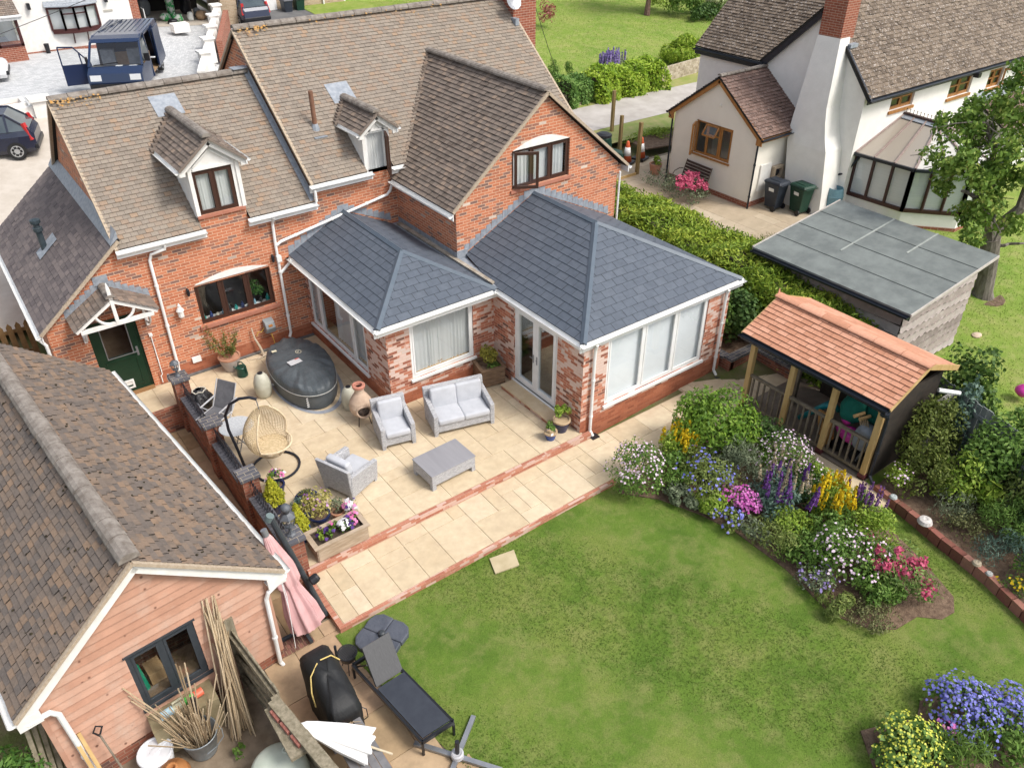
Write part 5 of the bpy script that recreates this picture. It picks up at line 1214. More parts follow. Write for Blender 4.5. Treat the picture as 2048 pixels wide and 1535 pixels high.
# ------------------------------------------------------------------ timber clad garage, lower left
CLAD=MT('red_cedar_boards',[(0,(.40,.215,.145)),(.5,(.44,.245,.17)),(1,(.48,.29,.21))],.8,3,dirt=(.50,.41,.34),da=.5,dscale=2.2,dlo=.5,dhi=.75,bump=.25,bs=40,trans=4.5)
gar=thing('timber_garage','timber clad garage with a mossy brown tiled roof and white bargeboards','garage',(-4.94,-9.32,-.35),math.radians(5.5))
GM=Matrix.Translation((-4.94,-9.32,0)) @ Matrix.Rotation(math.radians(5.5),4,'Z')
def gmb():m=MB();m.x=GM;return m
gxl,gxr,gxa,gze,gza,glen=-3.30,.05,-1.62,1.78,3.36,7.35
gn=GM.to_3x3() @ Vector((0,-1,0))
def gpt(x,z,y=0):return GM @ Vector((x,y,z))
mb=MB()
# gable boards round the window opening
wx0,wx1,wz0,wz1=-2.13,-1.12,.50,1.72
pieces=[[(gxl,-.02),(wx0,-.02),(wx0,gze+(wx0-gxl)*(gza-gze)/(gxa-gxl)),(gxl,gze)],[(wx0,-.02),(wx1,-.02),(wx1,wz0),(wx0,wz0)],[(wx0,wz1),(wx1,wz1),(wx1,gza-(wx1-gxa)*(gza-gze)/(gxr-gxa)),(gxa,gza),(wx0,gze+(wx0-gxl)*(gza-gze)/(gxa-gxl))],[(wx1,-.02),(gxr,-.02),(gxr,gze),(wx1,gza-(wx1-gxa)*(gza-gze)/(gxr-gxa))]]
def boards(P,orient,base,rs):
    # continue the courses from one datum so that boards line up across the window
    v0=min(p.z for p in P);k=math.floor((v0-base)/.145);m=MB();rows=[]
    z=base+k*.145
    while z < max(p.z for p in P):
        row=clip(clip([p.copy() for p in P],Z,z+.134),-Z,-z)
        if len(row) >= 3 and max(p.z for p in row)-min(p.z for p in row) > .004:
            rnd=random.Random(int(round(z*1000))+rs);cc=rnd.random();n=Vector(orient)
            lo=min(p.z for p in row);top=[p+n*(.036*(1-(p.z-z)/.145)+.003) for p in row]
            mb.face(top,cc)
            for q in range(len(row)):
                r=(q+1) % len(row)
                if abs(row[q].z-z) < 1e-4 and abs(row[r].z-z) < 1e-4:mb.face([row[q],row[r],top[r],top[q]],cc)
        z += .145
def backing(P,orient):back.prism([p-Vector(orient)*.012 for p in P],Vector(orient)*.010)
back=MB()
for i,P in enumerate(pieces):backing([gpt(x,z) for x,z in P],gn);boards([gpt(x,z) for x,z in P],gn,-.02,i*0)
for xs,nx in ((gxr,1),(gxl,-1)):boards([gpt(xs,-.02,0),gpt(xs,-.02,glen),gpt(xs,gze,glen),gpt(xs,gze,0)],GM.to_3x3() @ Vector((nx,0,0)),-.02,77)
boards([gpt(gxl,-.02,glen),gpt(gxr,-.02,glen),gpt(gxr,gze,glen),gpt(gxa,gza,glen),gpt(gxl,gze,glen)],-gn,-.02,5)
mb.build('wall',CLAD,gar);back.build('gap_shade_backing',M('gap_shade_and_dirt',(.07,.035,.022),(.11,.055,.035),.95,12),gar)  # dark brown backing paints dirt and overlap shade into the board gaps
mb=gmb();mb.box(gxr-.02,gxr+.045,-.045,.02,-.02,gze);mb.box(gxl-.045,gxl+.02,-.045,.02,-.02,gze)
cw=mb.build('corner_board',CLAD,gar)
mb=gmb();mb.box(gxl-.03,gxr+.03,-.03,glen+.03,-.5,-.022);mb.build('brick_base',BRICKW,gar)
mb=gmb();mb.box(gxl+.1,gxr-.1,.1,glen-.1,-.3,-.25);mb.build('interior_floor',bpy.data.materials['dim_interior'],gar)
ex0,ex1,ey0,ey1,sl=-3.58,.35,-.16,glen+.15,None
zL=1.86;zR=1.86;zA=3.47
mb=MB();rj=dict(g=.105,w=.165,lip=.02,gap=.006,jit=.0065,lift=0)
for P,sd_ in (([(ex1,ey0,zR),(ex1,ey1,zR),(gxa,ey1,zA),(gxa,ey0,zA)],71),([(ex0,ey0,zL),(ex0,ey1,zL),(gxa,ey1,zA),(gxa,ey0,zA)],72)):
    mb.tiles([GM @ Vector(p) for p in P],bond=.5 if sd_ == 71 else 0,rs=sd_,**rj)
roof=mb.build('roof',TILEG,gar)
mb=MB()
for P in ([(ex1,ey0,zR),(ex1,ey1,zR),(gxa,ey1,zA),(gxa,ey0,zA)],[(ex0,ey0,zL),(ex0,ey1,zL),(gxa,ey1,zA),(gxa,ey0,zA)]):mb.prism([GM @ Vector(p)-Vector((0,0,.045)) for p in P],(0,0,.04))
mb.build('underlay',DARK,roof)
ridgecap(roof,GM @ Vector((gxa,ey0,zA+.0)),GM @ Vector((gxa,ey1,zA)),RIDGE,.15,.45,flat=.8)
mb=gmb()
for a,b in (((ex0,zL),(gxa,zA)),((gxa,zA),(ex1,zR))):mb.bar((a[0],ey0-.02,a[1]-.035),(b[0],ey0-.02,b[1]-.035),.07,.05)
mb.build('verge',MORTAR,roof)
MOSS=M('dark_moss',(.018,.013,.008),(.05,.04,.02),.95,20,bump=.8)
mb=MB();rnd=random.Random(31)
for k in range(190):
    s=rnd.random();side=rnd.random() < .6;y=rnd.uniform(-.1,7)
    x=gxa+(ex1-gxa)*s if side else gxa+(ex0-gxa)*s;z=zA+((zR if side else zL)-zA)*s;p=GM @ Vector((x,y,z+.022));r=rnd.uniform(.012,.03)
    mb.x=Matrix.Translation(p) @ Matrix.Rotation(rnd.uniform(0,6.28),4,'Z');mb.lathe([(r,0),(r*.8,r*.5),(0,r*.75)],n=6,sx=1,sy=rnd.uniform(.5,1));mb.x=None
ms=mb.build('moss',MOSS,roof);ms['kind']='stuff'
mb=gmb()
for a,b in (((ex0+.04,zL-.14),(gxa,zA-.13)),((gxa,zA-.13),(ex1-.04,zR-.14))):mb.bar((a[0],ey0+.01,a[1]),(b[0],ey0+.01,b[1]),.035,.17)
for x in (ex0+.14,ex1-.14):mb.box(x-.15,x+.15,ey0-.01,ey0+.03,1.58,1.80)
mb.build('bargeboard',WHITEP,gar)
mb=gmb();mb.box(ex0+.02,gxl,ey0+.03,ey1,1.66,1.69);mb.box(gxr,ex1-.02,ey0+.03,ey1,1.66,1.69);mb.box(ex1-.05,ex1-.02,ey0,ey1,1.69,1.84);mb.box(ex0+.02,ex0+.05,ey0,ey1,1.69,1.84);mb.build('soffit',WHITE,gar)
for x,o in ((ex1+.05,1),(ex0-.05,-1)):
    p,q=GM @ Vector((x,ey0-.02,1.80)),GM @ Vector((x,ey1,1.80));gutter(gar,p,q,out=GM.to_3x3() @ Vector((o,0,0)),r=.058)
def gp(*pts):return [GM @ Vector(p) for p in pts]
downpipe(gar,gp((.4,ey0+.05,1.76),(.36,-.14,1.66),(.05,-.12,1.5),(.0,-.10,1.36),(-.04,-.10,-.2),(0,-.18,-.32)))
downpipe(gar,gp((ex0-.05,ey0+.06,1.74),(-3.46,-.14,1.64),(-3.2,-.13,1.62),(-3.12,-.12,1.48),(-3.06,-.1,-.3)),r=.042)
FG=Fr(gpt(0,0),GM.to_3x3() @ X,gn)
gwn=window(gar,FG,wx0,wx1,wz0,wz1,[(wx0+wx1)/2],ANTH,.07,-.01,sill=.05)
mb=MB();pbox(mb,FG,wx0-.03,wx1+.03,wz1,wz1+.025,0,.06);mb.build('drip_bar',ANTH,gwn)
mb=MB();mb.tube([FG.p(-1.98,.5,-.32),FG.p(-2.02,1.08,-.3)],.05,12);tag(mb.build('green_tube',M('green_card_tube',(.0,.24,.13),(.01,.3,.17),.5)),'green tube standing behind the left light of the garage window','tube')
mb=MB();pbox(mb,FG,-1.9,-1.66,.5,.74,-.6,-.3);tag(mb.build('cardboard_box',M('cardboard',(.36,.23,.11),(.42,.28,.15),.9)),'small cardboard box behind the left light of the garage window','box')
mb=MB();pbox(mb,FG,-2.2,-1.0,.4,.49,-.7,-.12);tag(mb.build('work_bench',M('bench_wood',(.16,.1,.06),(.22,.15,.09),.8)),'wooden bench top just inside the garage window','bench')
# ------------------------------------------------------------------ work yard: gate, canes, bins
OLDW=M('mossy_old_boards',(.15,.13,.085),(.29,.25,.18),.9,5,scale=(3,3,.5),bump=.5,bs=50)
def fence_run(name,label,cat,A,B,z0,z1,group=None,bw=.14,mat=OLDW,gap=.01,wob=.02,seed=1,rails=(.25,.85),posts=True):
    t=thing(name,label,cat,(A[0],A[1],z0),0,group);rnd=random.Random(seed)
    A3,B3=Vector((A[0],A[1],0)),Vector((B[0],B[1],0));d=(B3-A3);L=d.length;d.normalize();s=Vector((-d.y,d.x,0));n=int(L/bw);mb=MB()
    for k in range(n):
        a,b=A3+d*(k*L/n+gap/2),A3+d*((k+1)*L/n-gap/2);zt=z1+rnd.uniform(-wob,wob)
        mb.hexa([a+Vector((0,0,z0)),b+Vector((0,0,z0)),b+s*.02+Vector((0,0,z0)),a+s*.02+Vector((0,0,z0)),a+Vector((0,0,zt)),b+Vector((0,0,zt-.005)),b+s*.02+Vector((0,0,zt-.005)),a+s*.02+Vector((0,0,zt))],rnd.random())
    mb.build('fence_boards',mat,t)
    for r in rails:mb=MB();z=z0+(z1-z0)*r;mb.bar(A3-s*.03+Vector((0,0,z)),B3-s*.03+Vector((0,0,z)),.05,.09);mb.build('rail',mat,t)
    if posts:
        for e in np.arange(0,L+.1,1.75):mb=MB();p=A3+d*min(e,L)-s*.05;mb.box(p.x-.05,p.x+.05,p.y-.05,p.y+.05,z0-.1,z1+.04);mb.build('post',mat,t)
    return t
fence_run('timber_fence','old grey board fence with bricks on its rail, beside the covered barbecue','fence',(-5.44,-10.98),(-5.02,-14),-.33,1.05,seed=3,mat=OLDW,rails=(.3,.93))
mb=MB();mb.bar((-5.53,-11.0,1.07),(-5.1,-14,1.07),.16,.07);tag(mb.build('fence_rail',OLDW),'thick grey coping rail lying along the old board fence','rail')
gate=thing('yard_gate','old mossy timber gate with diagonal braces leaning by the garage corner','gate',(-5.52,-9.36,-.33))
mb=MB();A3,B3=Vector((-5.55,-9.42,0)),Vector((-5.40,-10.92,0));d=(B3-A3)/9;rnd=random.Random(4)
for k in range(9):
    a=A3+d*k;b=A3+d*(k+.94);mb.hexa([(a.x,a.y,-.3),(b.x,b.y,-.3),(b.x-.03,b.y,-.3),(a.x-.03,a.y,-.3),(a.x,a.y,1.12+rnd.uniform(-.03,.03)),(b.x,b.y,1.1),(b.x-.03,b.y,1.1),(a.x-.03,a.y,1.12)],rnd.random())
mb.build('gate_boards',OLDW,gate)
for z in (-.05,.45,.95):mb=MB();mb.bar((-5.61,-9.42,z),(-5.46,-10.92,z),.045,.13);mb.build('rail',OLDW,gate)
for za,zb_ in ((.0,.42),(.5,.92)):mb=MB();mb.bar((-5.62,-9.5,za),(-5.48,-10.85,zb_),.045,.12);mb.build('brace',OLDW,gate)
mb=MB();mb.box(-5.64,-5.5,-9.44,-9.30,-.35,1.35);mb.build('post',OLDW,gate)
CANEM=MT('bamboo_canes',[(0,(.24,.17,.10)),(.5,(.42,.32,.20)),(1,(.56,.45,.31))],.75,20)
mb=MB();rnd=random.Random(12)
for k in range(64):
    x,y=rnd.uniform(-6.15,-5.75),rnd.uniform(-10.45,-9.75);tx,ty=rnd.gauss(-5.68,.10),rnd.gauss(-9.48,.05);h=rnd.uniform(1.0,1.9);c=rnd.random()
    if k % 9 == 0:tx,ty,h=rnd.uniform(-5.9,-5.5),-9.45,2.0
    tx=min(tx,-5.66) if ty < -9.4 else tx
    mb.tube([(x,y,-.33),((x+tx)/2+rnd.uniform(-.02,.02),(y+ty)/2,(h-.33)/2),(tx,ty,h)],rnd.uniform(.007,.012),5,c)
tag(mb.build('cane_bundle',CANEM),'sheaf of dry bamboo canes leaning against the garage corner post','canes')
t=thing('galvanised_tub','galvanised metal tub full of dry sticks and canes in front of the garage window','tub',(-6.55,-10.12,-.35))
ZINC=M('galvanised_zinc',(.22,.25,.27),(.32,.35,.37),.45,9,metal=.5)
mb=MB();mb.lathe([(.2,0),(.2,.02),(.28,.46),(.295,.47),(.28,.475),(.265,.46),(.2,.1),(0,.08)],n=26);mb.build('tub',ZINC,t,world=False,smooth=True)
mb=MB();mb.tube([(.29,0,.43),(.32,-.1,.38),(.3,-.22,.36),(.16,-.32,.36),(0,-.36,.36)],.008,5);mb.build('handle',ZINC,t,world=False)
mb=MB()
for k in range(95):
    a=rnd.uniform(0,6.28);r=.17*math.sqrt(rnd.random());lean=rnd.gauss(.2,.22);an=a if k % 3 else rnd.uniform(1.4,3.6);h=rnd.uniform(.35,1.0)
    mb.tube([(r*math.cos(a),r*math.sin(a),.15),(r*math.cos(a)+lean*h*math.cos(an),r*math.sin(a)+lean*h*math.sin(an),.25+h)],rnd.uniform(.006,.012),5,rnd.random())
for (dx,dy,h) in ((.1,.16,1.5),(.16,.13,1.35),(.06,.12,1.65),(.2,.1,1.1),(-.75,.42,1.25),(-.68,.36,1.3),(.18,.2,1.45)):
    mb.tube([(0,0,.15),(dx*1.0,dy*1.5,.25+h)],.011,5,rnd.random())
mb.build('stick',CANEM,t,world=False)['kind']='stuff'
mb=MB();mb.tube([(-6.5,-9.98,-.3),(-6.45,-9.9,.62)],.06,8);tag(mb.build('dark_post',M('charred_wood',(.03,.022,.018),(.07,.055,.045),.9,12,bump=.5)),'dark rotten stake standing in the galvanised tub','stake')
t=thing('toy_water_blaster','toy water blaster in pale blue, green and orange lying behind the tub','toy',(-6.62,-9.72,.34),.12)
for x0,x1,r,hx,nm in ((-.32,-.12,.07,(.42,.58,.66),'pump_end'),(-.12,.05,.06,(.52,.5,.36),'body'),(.05,.22,.06,(.12,.48,.08),'barrel'),(.22,.36,.065,(.75,.16,.09),'nozzle')):
    mb=MB();mb.tube([(x0,0,.07),(x1,0,.07)],r,12);mb.build(nm,M('toy_'+nm,hx,None,.35),t,world=False)
mb=MB();mb.tube([(-.1,0,.1),(-.1,0,.2),(.06,0,.2),(.06,0,.12)],.018,6);mb.build('handle',bpy.data.materials['toy_body'],t,world=False)
mb=MB();mb.box(-7.1,-6.1,-9.9,-9.45,-.35,.33);tag(mb.build('paving_stack',M('stained_slab',(.20,.16,.09),(.30,.25,.15),.95,5,bump=.3)),'stained stone block behind the tub at the garage wall','stone block')
t=thing('white_bin','round white plastic bin with a dished lid beside the galvanised tub','bin',(-7.18,-9.99,-.35),.5)
WP=M('white_bin_plastic',(.66,.67,.70),(.74,.75,.77),.4,4)
mb=MB();mb.lathe([(.21,0),(.25,.36)],n=28);mb.build('body',WP,t,world=False,smooth=True)
mb=MB();mb.lathe([(.255,.34),(.265,.37),(.255,.40),(.235,.405),(.22,.385),(.08,.385),(.06,.395),(0,.395)],n=30);mb.box(-.2,.2,-.035,.035,.38,.402);mb.build('lid',WP,t,world=False,smooth=False)
t=thing('clay_urn','rusty orange clay pot with a narrow mouth at the foot of the white bin','pot',(-7.05,-10.42,-.35))
mb=MB();mb.lathe([(.1,0),(.2,.1),(.24,.24),(.2,.36),(.09,.42),(.08,.45),(.05,.44),(.05,.3)],n=22);mb.build('body',M('rust_clay',(.34,.14,.045),(.42,.19,.07),.8,5),t,world=False,smooth=True)
t=thing('rain_barrel','large pale green plastic barrel lying against the old fence','barrel',(-5.80,-11.55,-.35))
mb=MB();mb.lathe([(.34,0),(.40,.1),(.42,.5),(.40,.72),(.33,.80),(.15,.84),(0,.85)],n=30);mb.build('barrel',M('pale_green_plastic',(.46,.52,.44),(.54,.59,.51),.5,3),t,world=False,smooth=True)
mb=MB();mb.tube([(.18+.05*math.cos(k*.6),.12+.05*math.sin(k*.6),.83) for k in range(10)],.012,6,closed=True);mb.build('handle',bpy.data.materials['pale_green_plastic'],t,world=False)
t=thing('garden_fork','garden fork with a black handle leaning on the garage boards','fork',(-7.62,-10.0,-.35))
mb=MB();mb.tube([(0,0,.1),(-.10,.22,1.1)],.016,7);mb.build('shaft',WOODG,t,world=False)
mb=MB();mb.tube([(-.10+.0,.21,1.08),(-.16,.22,1.2),(-.10,.24,1.28),(-.03,.25,1.2),(-.1,.22,1.08)],.014,6);mb.build('handle',BLACK,t,world=False)
for k in range(3):mb=MB();mb.tube([(-.05+k*.05,0,.1),(-.05+k*.05,-.02,-.0)],.006,5);mb.build('tine',GREYM,t,world=False)
for i,(x,h) in enumerate(((-7.98,1.0),(-7.9,.85))):
    mb=MB();mb.bar((x+.05,-10.1,-.34),(x-.05,-9.66,h),.05,.025);tag(mb.build('timber_batten',POST,None),'%s timber batten leaning beside the left garage downpipe' % ('longer' if i == 0 else 'shorter'),'batten')
t=thing('garden_weed','small green weed growing in the concrete by the tub','plant',(-6.1,-10.55,-.33));foliage('foliage',t,(-6.1,-10.55,-.25),(.14,.14,.12),90,.07,L_GREEN,lumps=5)
t=thing('bay_shrub','glossy green shrub at the left foot of the garage','shrub',(-8.95,-9.75,-.35))
foliage('foliage',t,(-8.98,-9.5,.25),(.55,.6,.75),1500,.12,LM('bay',(0,(.03,.09,.015)),(.5,(.08,.17,.03)),(1,(.17,.29,.06))),lumps=18,rnd=.5,asp=.32)
mb=MB();mb.tube([(-8.95,-9.75,-.35),(-8.97,-9.5,.5)],.04,7);mb.build('stem',WOODG,t)
for i in range(5):mb=MB();x=-8.62+.07*i;mb.bar((x,-10.0,-.34),(x+.1,-9.2+.12*i,1.0-.12*i),.06,.03);tag(mb.build('spare_plank',OLDW),['first','second','third','fourth','fifth'][i]+' dark plank counted from the left, stacked at the garage side','plank','planks stacked beside the garage')

# ------------------------------------------------------------------ barbecue terrace
PINK=M('dusty_pink_canvas',(.50,.28,.28),(.58,.35,.345),.85,4);DGREY=M('dark_grey_metal',(.03,.036,.042),(.045,.052,.06),.45,5)
t=thing('pink_parasol','folded dusty pink cantilever parasol tied at the waist beside the garage','parasol',(-4.05,-8.95,-.25))
a0,a1=Vector((-4.55,-8.80,2.08)),Vector((-4.33,-9.27,.12))
def par(s,v,a0=a0,a1=a1,R=.27,waist=.55):
    c=a0+(a1-a0)*v;d=(a1-a0).normalized();u=d.cross(Y).normalized();w=d.cross(u)
    r=R*(.30+.55*v/waist if v < waist*.8 else (.62 if v < waist*1.12 else .75+.7*(v-waist*1.12)))*(.62 if abs(v-waist) < .03 else 1)
    r=np.interp(v,[0,.03,.35,.5,waist,waist+.06,.8,1],[.045,.07,.20,.20,.14,.17,.25,.27])
    a=s*2*math.pi;r *= 1+.16*math.sin(8*a)*min(1,v*2.2)+.05*math.sin(17*a+3*v)
    return c+u*r*math.cos(a)+w*r*.72*math.sin(a)+Vector((0,0,.03*math.sin(8*a)*(v > .95)))
mb=MB();mb.grid(par,72,24);mb.build('canopy',PINK,t,smooth=True)
mb=MB();mb.tube([par(k/24,.55)*1.0 for k in range(24)],.012,5,closed=True);mb.build('tie_band',PINK,t)
mb=MB();mb.tube([a0+Vector((-.0,0,-.03)),a0+Vector((-.015,.03,.09))],.055,12);mb.build('end_cap',GREYM,t)
mb=MB();mb.tube([(-4.36,-8.58,2.16),(-3.90,-8.96,-.22)],.055,12);mb.build('mast',DGREY,t)
mb=MB();mb.tube([(-4.40,-8.56,2.12),(-4.36,-8.58,2.22)],.07,12);mb.build('mast_cap',M('grey_green_cap',(.13,.17,.17)),t)
mb=MB();mb.lathe([(.06,-.03),(.085,0),(.085,.1),(.06,.14)],n=14);mb.v=[Matrix.Rotation(1.2,3,'Y') @ v+Vector((-4.03,-8.98,.78)) for v in mb.v];mb.build('crank_housing',BLACK,t)
mb=MB();mb.box(-4.78,-4.02,-9.04,-8.98,-.25,-.2);mb.box(-4.4,-4.34,-9.4,-8.6,-.2,-.15);mb.build('base_frame',DGREY,t)
mb=MB();mb.tube([(-4.64,-9.38,1.85),(-4.62,-9.41,.9),(-4.66,-9.4,-.1)],.008,5);mb.tube([(-4.64,-9.38,1.8),(-4.6,-9.4,1.2),(-4.62,-9.41,.9)],.006,5);tag(mb.build('pulley_cord',WHITE),'white cord hanging from the garage corner by the pink parasol','cord')
COVER=M('black_nylon_cover',(.009,.0095,.0105),(.014,.015,.016),.6,5,bump=.25,bs=5,bd=.06)
t=thing('covered_barbecue','large barbecue hidden under a black nylon cover with yellow piping','barbecue',(-4.62,-10.9,-.25))
def bbq(s,v):
    a=s*2*math.pi;x,y=ovs(a,6);z=np.interp(v,[0,.55,.75,.9,1],[.02,.85,.98,1.08,1.10])
    kx=np.interp(v,[0,.55,.75,.9,1],[.27,.27,.24,.14,0]);ky=np.interp(v,[0,.55,.75,.9,1],[.62,.68,.60,.42,0])
    w=.016*math.sin(9*a+2*z)*(1-v)+.008*math.sin(19*a+3*z)*(1-v)
    return (-4.64+x*(kx+w)+.02*y,-10.88+y*(ky+w*.6),-.25+z-.0+.05*math.sin(y*2.2)*(v > .5))
mb=MB();vv=[0,.15,.3,.45,.55,.62,.7,.76,.83,.9,.95,1];mb.grid(lambda s,v:bbq(s,vv[min(11,int(round(v*11)))]),64,11);mb.build('cover',COVER,t,smooth=True)
def onb(x,y):return (-4.64+x,-10.88+y,.70+.145*max(0,1-(abs(x)/.25)**2.2)+.03)
mb=MB();mb.tube([(-4.955,-11.0,.4),(-4.945,-10.9,.62),(-4.87,-10.76,.80),(-4.70,-10.66,.90)],.011,5);mb.tube([(-4.64,-10.64,.905),(-4.46,-10.64,.88),(-4.345,-10.66,.70)],.011,5);mb.build('piping',M('yellow_piping',(.6,.45,.16)),t)
mb=MB();mb.tube([(-4.36,-10.60,.3),(-4.36,-10.60,.98)],.022,8);mb.build('side_handle',BLACK,t)
mb=MB();mb.tube([(-4.37,-11.3,.25),(-4.30,-11.36,.2),(-4.31,-11.4,.05),(-4.38,-11.38,.0)],.009,5);mb.build('pull_loop',BLACK,t)
t=thing('round_grill','round black mesh barbecue grate standing beside the covered barbecue','grill',(-4.06,-10.22,-.25))
mb=MB();mb.tube([(.16*math.cos(k*.314),.16*math.sin(k*.314),.42) for k in range(20)],.014,6,closed=True)
for k in range(-5,6):x=k*.028;y=math.sqrt(max(0,.155**2-x*x));mb.tube([(x,-y,.42),(x,y,.42)],.005,4);mb.tube([(-y,x,.425),(y,x,.425)],.005,4)
mb.build('grate',BLACK,t,world=False);mb=MB();mb.lathe([(.05,.2),(.13,.28),(.155,.40)],n=16);mb.build('bowl',BLACK,t,world=False)
for k in range(3):a=k*2.09;mb=MB();mb.tube([(.08*math.cos(a),.08*math.sin(a),.25),(.15*math.cos(a),.15*math.sin(a),0)],.009,5);mb.build('leg',BLACK,t,world=False)
t=thing('sun_lounger','black metal sun lounger with its mesh backrest raised','sun lounger',(-3.70,-11.35,-.25))
LF=M('black_lounger_frame',(.014,.015,.018),(.02,.021,.025),.35,metal=.2);LS=M('navy_black_sling',(.028,.033,.045),(.036,.042,.055),.6,7);LB=M('grey_mesh_sling',(.06,.06,.062),(.085,.085,.088),.6,30,scale=(6,.4,.4))
P={'fl':(-3.86,-12.30),'fr':(-3.30,-12.30),'bl':(-4.08,-10.44),'br':(-3.55,-10.40)}
mb=MB()
for a,b in (('fl','bl'),('fr','br'),('fl','fr'),('bl','br')):mb.bar((*P[a],.085),(*P[b],.085),.045,.07)
mb.build('frame',LF,t)
for k_ in P:mb=MB();mb.bar((*P[k_],-.25),(*P[k_],.06),.035);mb.build('leg',LF,t)
mb=MB();mb.hexa([(-3.83,-12.26,.10),(-3.33,-12.26,.10),(-3.47,-11.08,.10),(-3.97,-11.10,.10),(-3.83,-12.26,.125),(-3.33,-12.26,.125),(-3.47,-11.08,.125),(-3.97,-11.10,.125)]);mb.build('seat',LS,t)
mb=MB();mb.hexa([(-3.96,-11.05,.10),(-3.46,-11.03,.10),(-3.44,-10.62,.64),(-3.94,-10.64,.64),(-3.97,-11.02,.085),(-3.47,-11.0,.085),(-3.45,-10.60,.62),(-3.95,-10.62,.62)]);mb.build('backrest',LB,t)
mb=MB();mb.bar((-3.97,-10.8,.4),(-4.05,-10.5,.09),.02);mb.bar((-3.45,-10.8,.4),(-3.54,-10.46,.09),.02);mb.build('back_strut',LF,t)
GCOV=M('slate_grey_cover',(.06,.068,.088),(.085,.093,.115),.5,5,bump=.4,bs=8,bd=.05)
t=thing('parasol_base','slate grey parasol base weights on the lawn behind the lounger','parasol base',(-3.32,-10.02,-.25),.5)
mb=MB()
for k in range(4):
    a=k*math.pi/2;R=Matrix.Rotation(a,4,'Z');mb.x=R;mb.prism([(.004,.004,0),(.40,.004,0),(.41,.22,0),(.33,.35,0),(.2,.40,0),(.004,.39,0)],(0,0,.11))
mb.x=None;mb.build('weight',GCOV,t,world=False,bevel=.02);mb=MB();mb.lathe([(.07,.1),(.06,.18),(.035,.2)],n=12);mb.build('socket',DGREY,t,world=False)
t=thing('crossed_parasol_foot','grey metal cross foot with a short black tube on the lawn edge','parasol base',(-3.47,-12.66,-.25),.62)
mb=MB();mb.bar((-.72,0,.04),(.72,0,.04),.075,.05);mb.bar((0,-.72,.045),(0,.72,.045),.075,.05);mb.build('cross_bar',GREYM,t,world=False)
mb=MB();mb.lathe([(.10,.06),(.10,.14),(.075,.16),(.05,.15)],n=18);mb.build('collar',M('pale_collar',(.42,.42,.44)),t,world=False);mb=MB();mb.tube([(0,0,.1),(0.02,0,.42)],.036,12);mb.build('tube',BLACK,t,world=False)
t=thing('slatted_bench','grey painted slatted table top with a square hole, beside the old fence','table',(-4.78,-12.0,-.25))
GP=M('grey_painted_slats',(.14,.14,.15),(.20,.195,.20),.7,6)
mb=MB()
for k in range(4):
    x=-4.98+.125*k
    if k in (1,2):mb.box(x,x+.115,-11.52,-11.34,.37,.40);mb.box(x,x+.115,-13.2,-11.86,.37,.40)
    else:mb.box(x,x+.115,-13.2,-11.34,.37,.40)
mb.build('tabletop',GP,t)
mb=MB();mb.box(-4.86,-4.62,-11.86,-11.84,.2,.37);mb.box(-4.86,-4.62,-11.54,-11.52,.2,.37);mb.box(-4.64,-4.62,-11.84,-11.54,.2,.37);mb.box(-4.5,-4.475,-13.1,-12.2,.3,.36);mb.build('inner_frame',M('orange_wood',(.36,.17,.05),(.44,.23,.09),.7),t)
for y in (-11.45,-13.0):
    for x in (-4.93,-4.55):mb=MB();mb.box(x-.03,x+.03,y-.03,y+.03,-.25,.37);mb.build('leg',GP,t)
mb=MB();rnd=random.Random(3)
for k in range(34):
    a=rnd.uniform(0,3.14);c=(-4.74+rnd.uniform(-.12,.12),-11.66+rnd.uniform(-.14,.1),.41);mb.tube([(c[0]-.12*math.cos(a),c[1]-.12*math.sin(a),c[2]),(c[0],c[1],c[2]+.03),(c[0]+.12*math.cos(a),c[1]+.12*math.sin(a),c[2]-.01)],.005,4,rnd.random())
tag(mb.build('straw_nest',CANEM),'tangle of raffia straw on the slatted table','straw')
mb=MB();mb.lathe([(0,.36),(.07,.38),(.085,.44),(.06,.45),(0,.44)],-4.76,-11.62,14);tag(mb.build('red_cup',M('red_plastic',(.5,.08,.04),None,.4)),'small red dish in the straw on the slatted table','dish')
CANV=M('white_canvas',(.70,.70,.70),(.78,.78,.77),.9,5)
t=thing('white_parasol','folded white scalloped parasol lying across the fence and slatted table','parasol',(-5.0,-11.9,.4))
b0,b1=Vector((-5.36,-11.52,.98)),Vector((-4.62,-12.12,.50))
def wp(s,v):
    c=b0+(b1-b0)*v;d=(b1-b0).normalized();u=d.cross(Z).normalized();w=u.cross(d);a=s*2*math.pi;r=np.interp(v,[0,.06,.2,.6,1],[.02,.07,.11,.19,.23])
    r *= 1+.2*math.sin(8*a)*v;q=c+u*r*1.1*math.cos(a)+w*r*.62*math.sin(a)+d*(.022*math.sin(8*a)*(v > .95));return q
mb=MB();mb.grid(wp,64,14);mb.build('canopy',CANV,t,smooth=True)
mb=MB();mb.tube([b1-(b1-b0)*.1,b1+(b1-b0).normalized()*.36-Vector((0,0,.02))],.018,8);mb.build('pole',M('pale_wood_pole',(.5,.42,.3)),t)
mb=MB();mb.tube([wp(k/20,.99) for k in range(0,21)],.007,4);mb.build('scalloped_hem',CANV,t)
for i,y in enumerate((-11.22,-11.48,-11.75)):
    mb=MB();mb.box(-.055,.055,-.108,.108,0,.068,.5);o=mb.build('loose_brick',M('red_loose_brick',(.22,.075,.055),(.33,.14,.11),.9,16,bump=.3) if i == 0 else bpy.data.materials['red_loose_brick'],None,bevel=.006)
    o.location=(-5.57+.04*i,y,1.0);o.rotation_euler=(0,0,.14);tag(o,['splashed brick nearest the gate on the fence rail','middle brick of three on the fence rail','brick nearest the white parasol on the fence rail'][i],'brick','bricks on the fence rail')
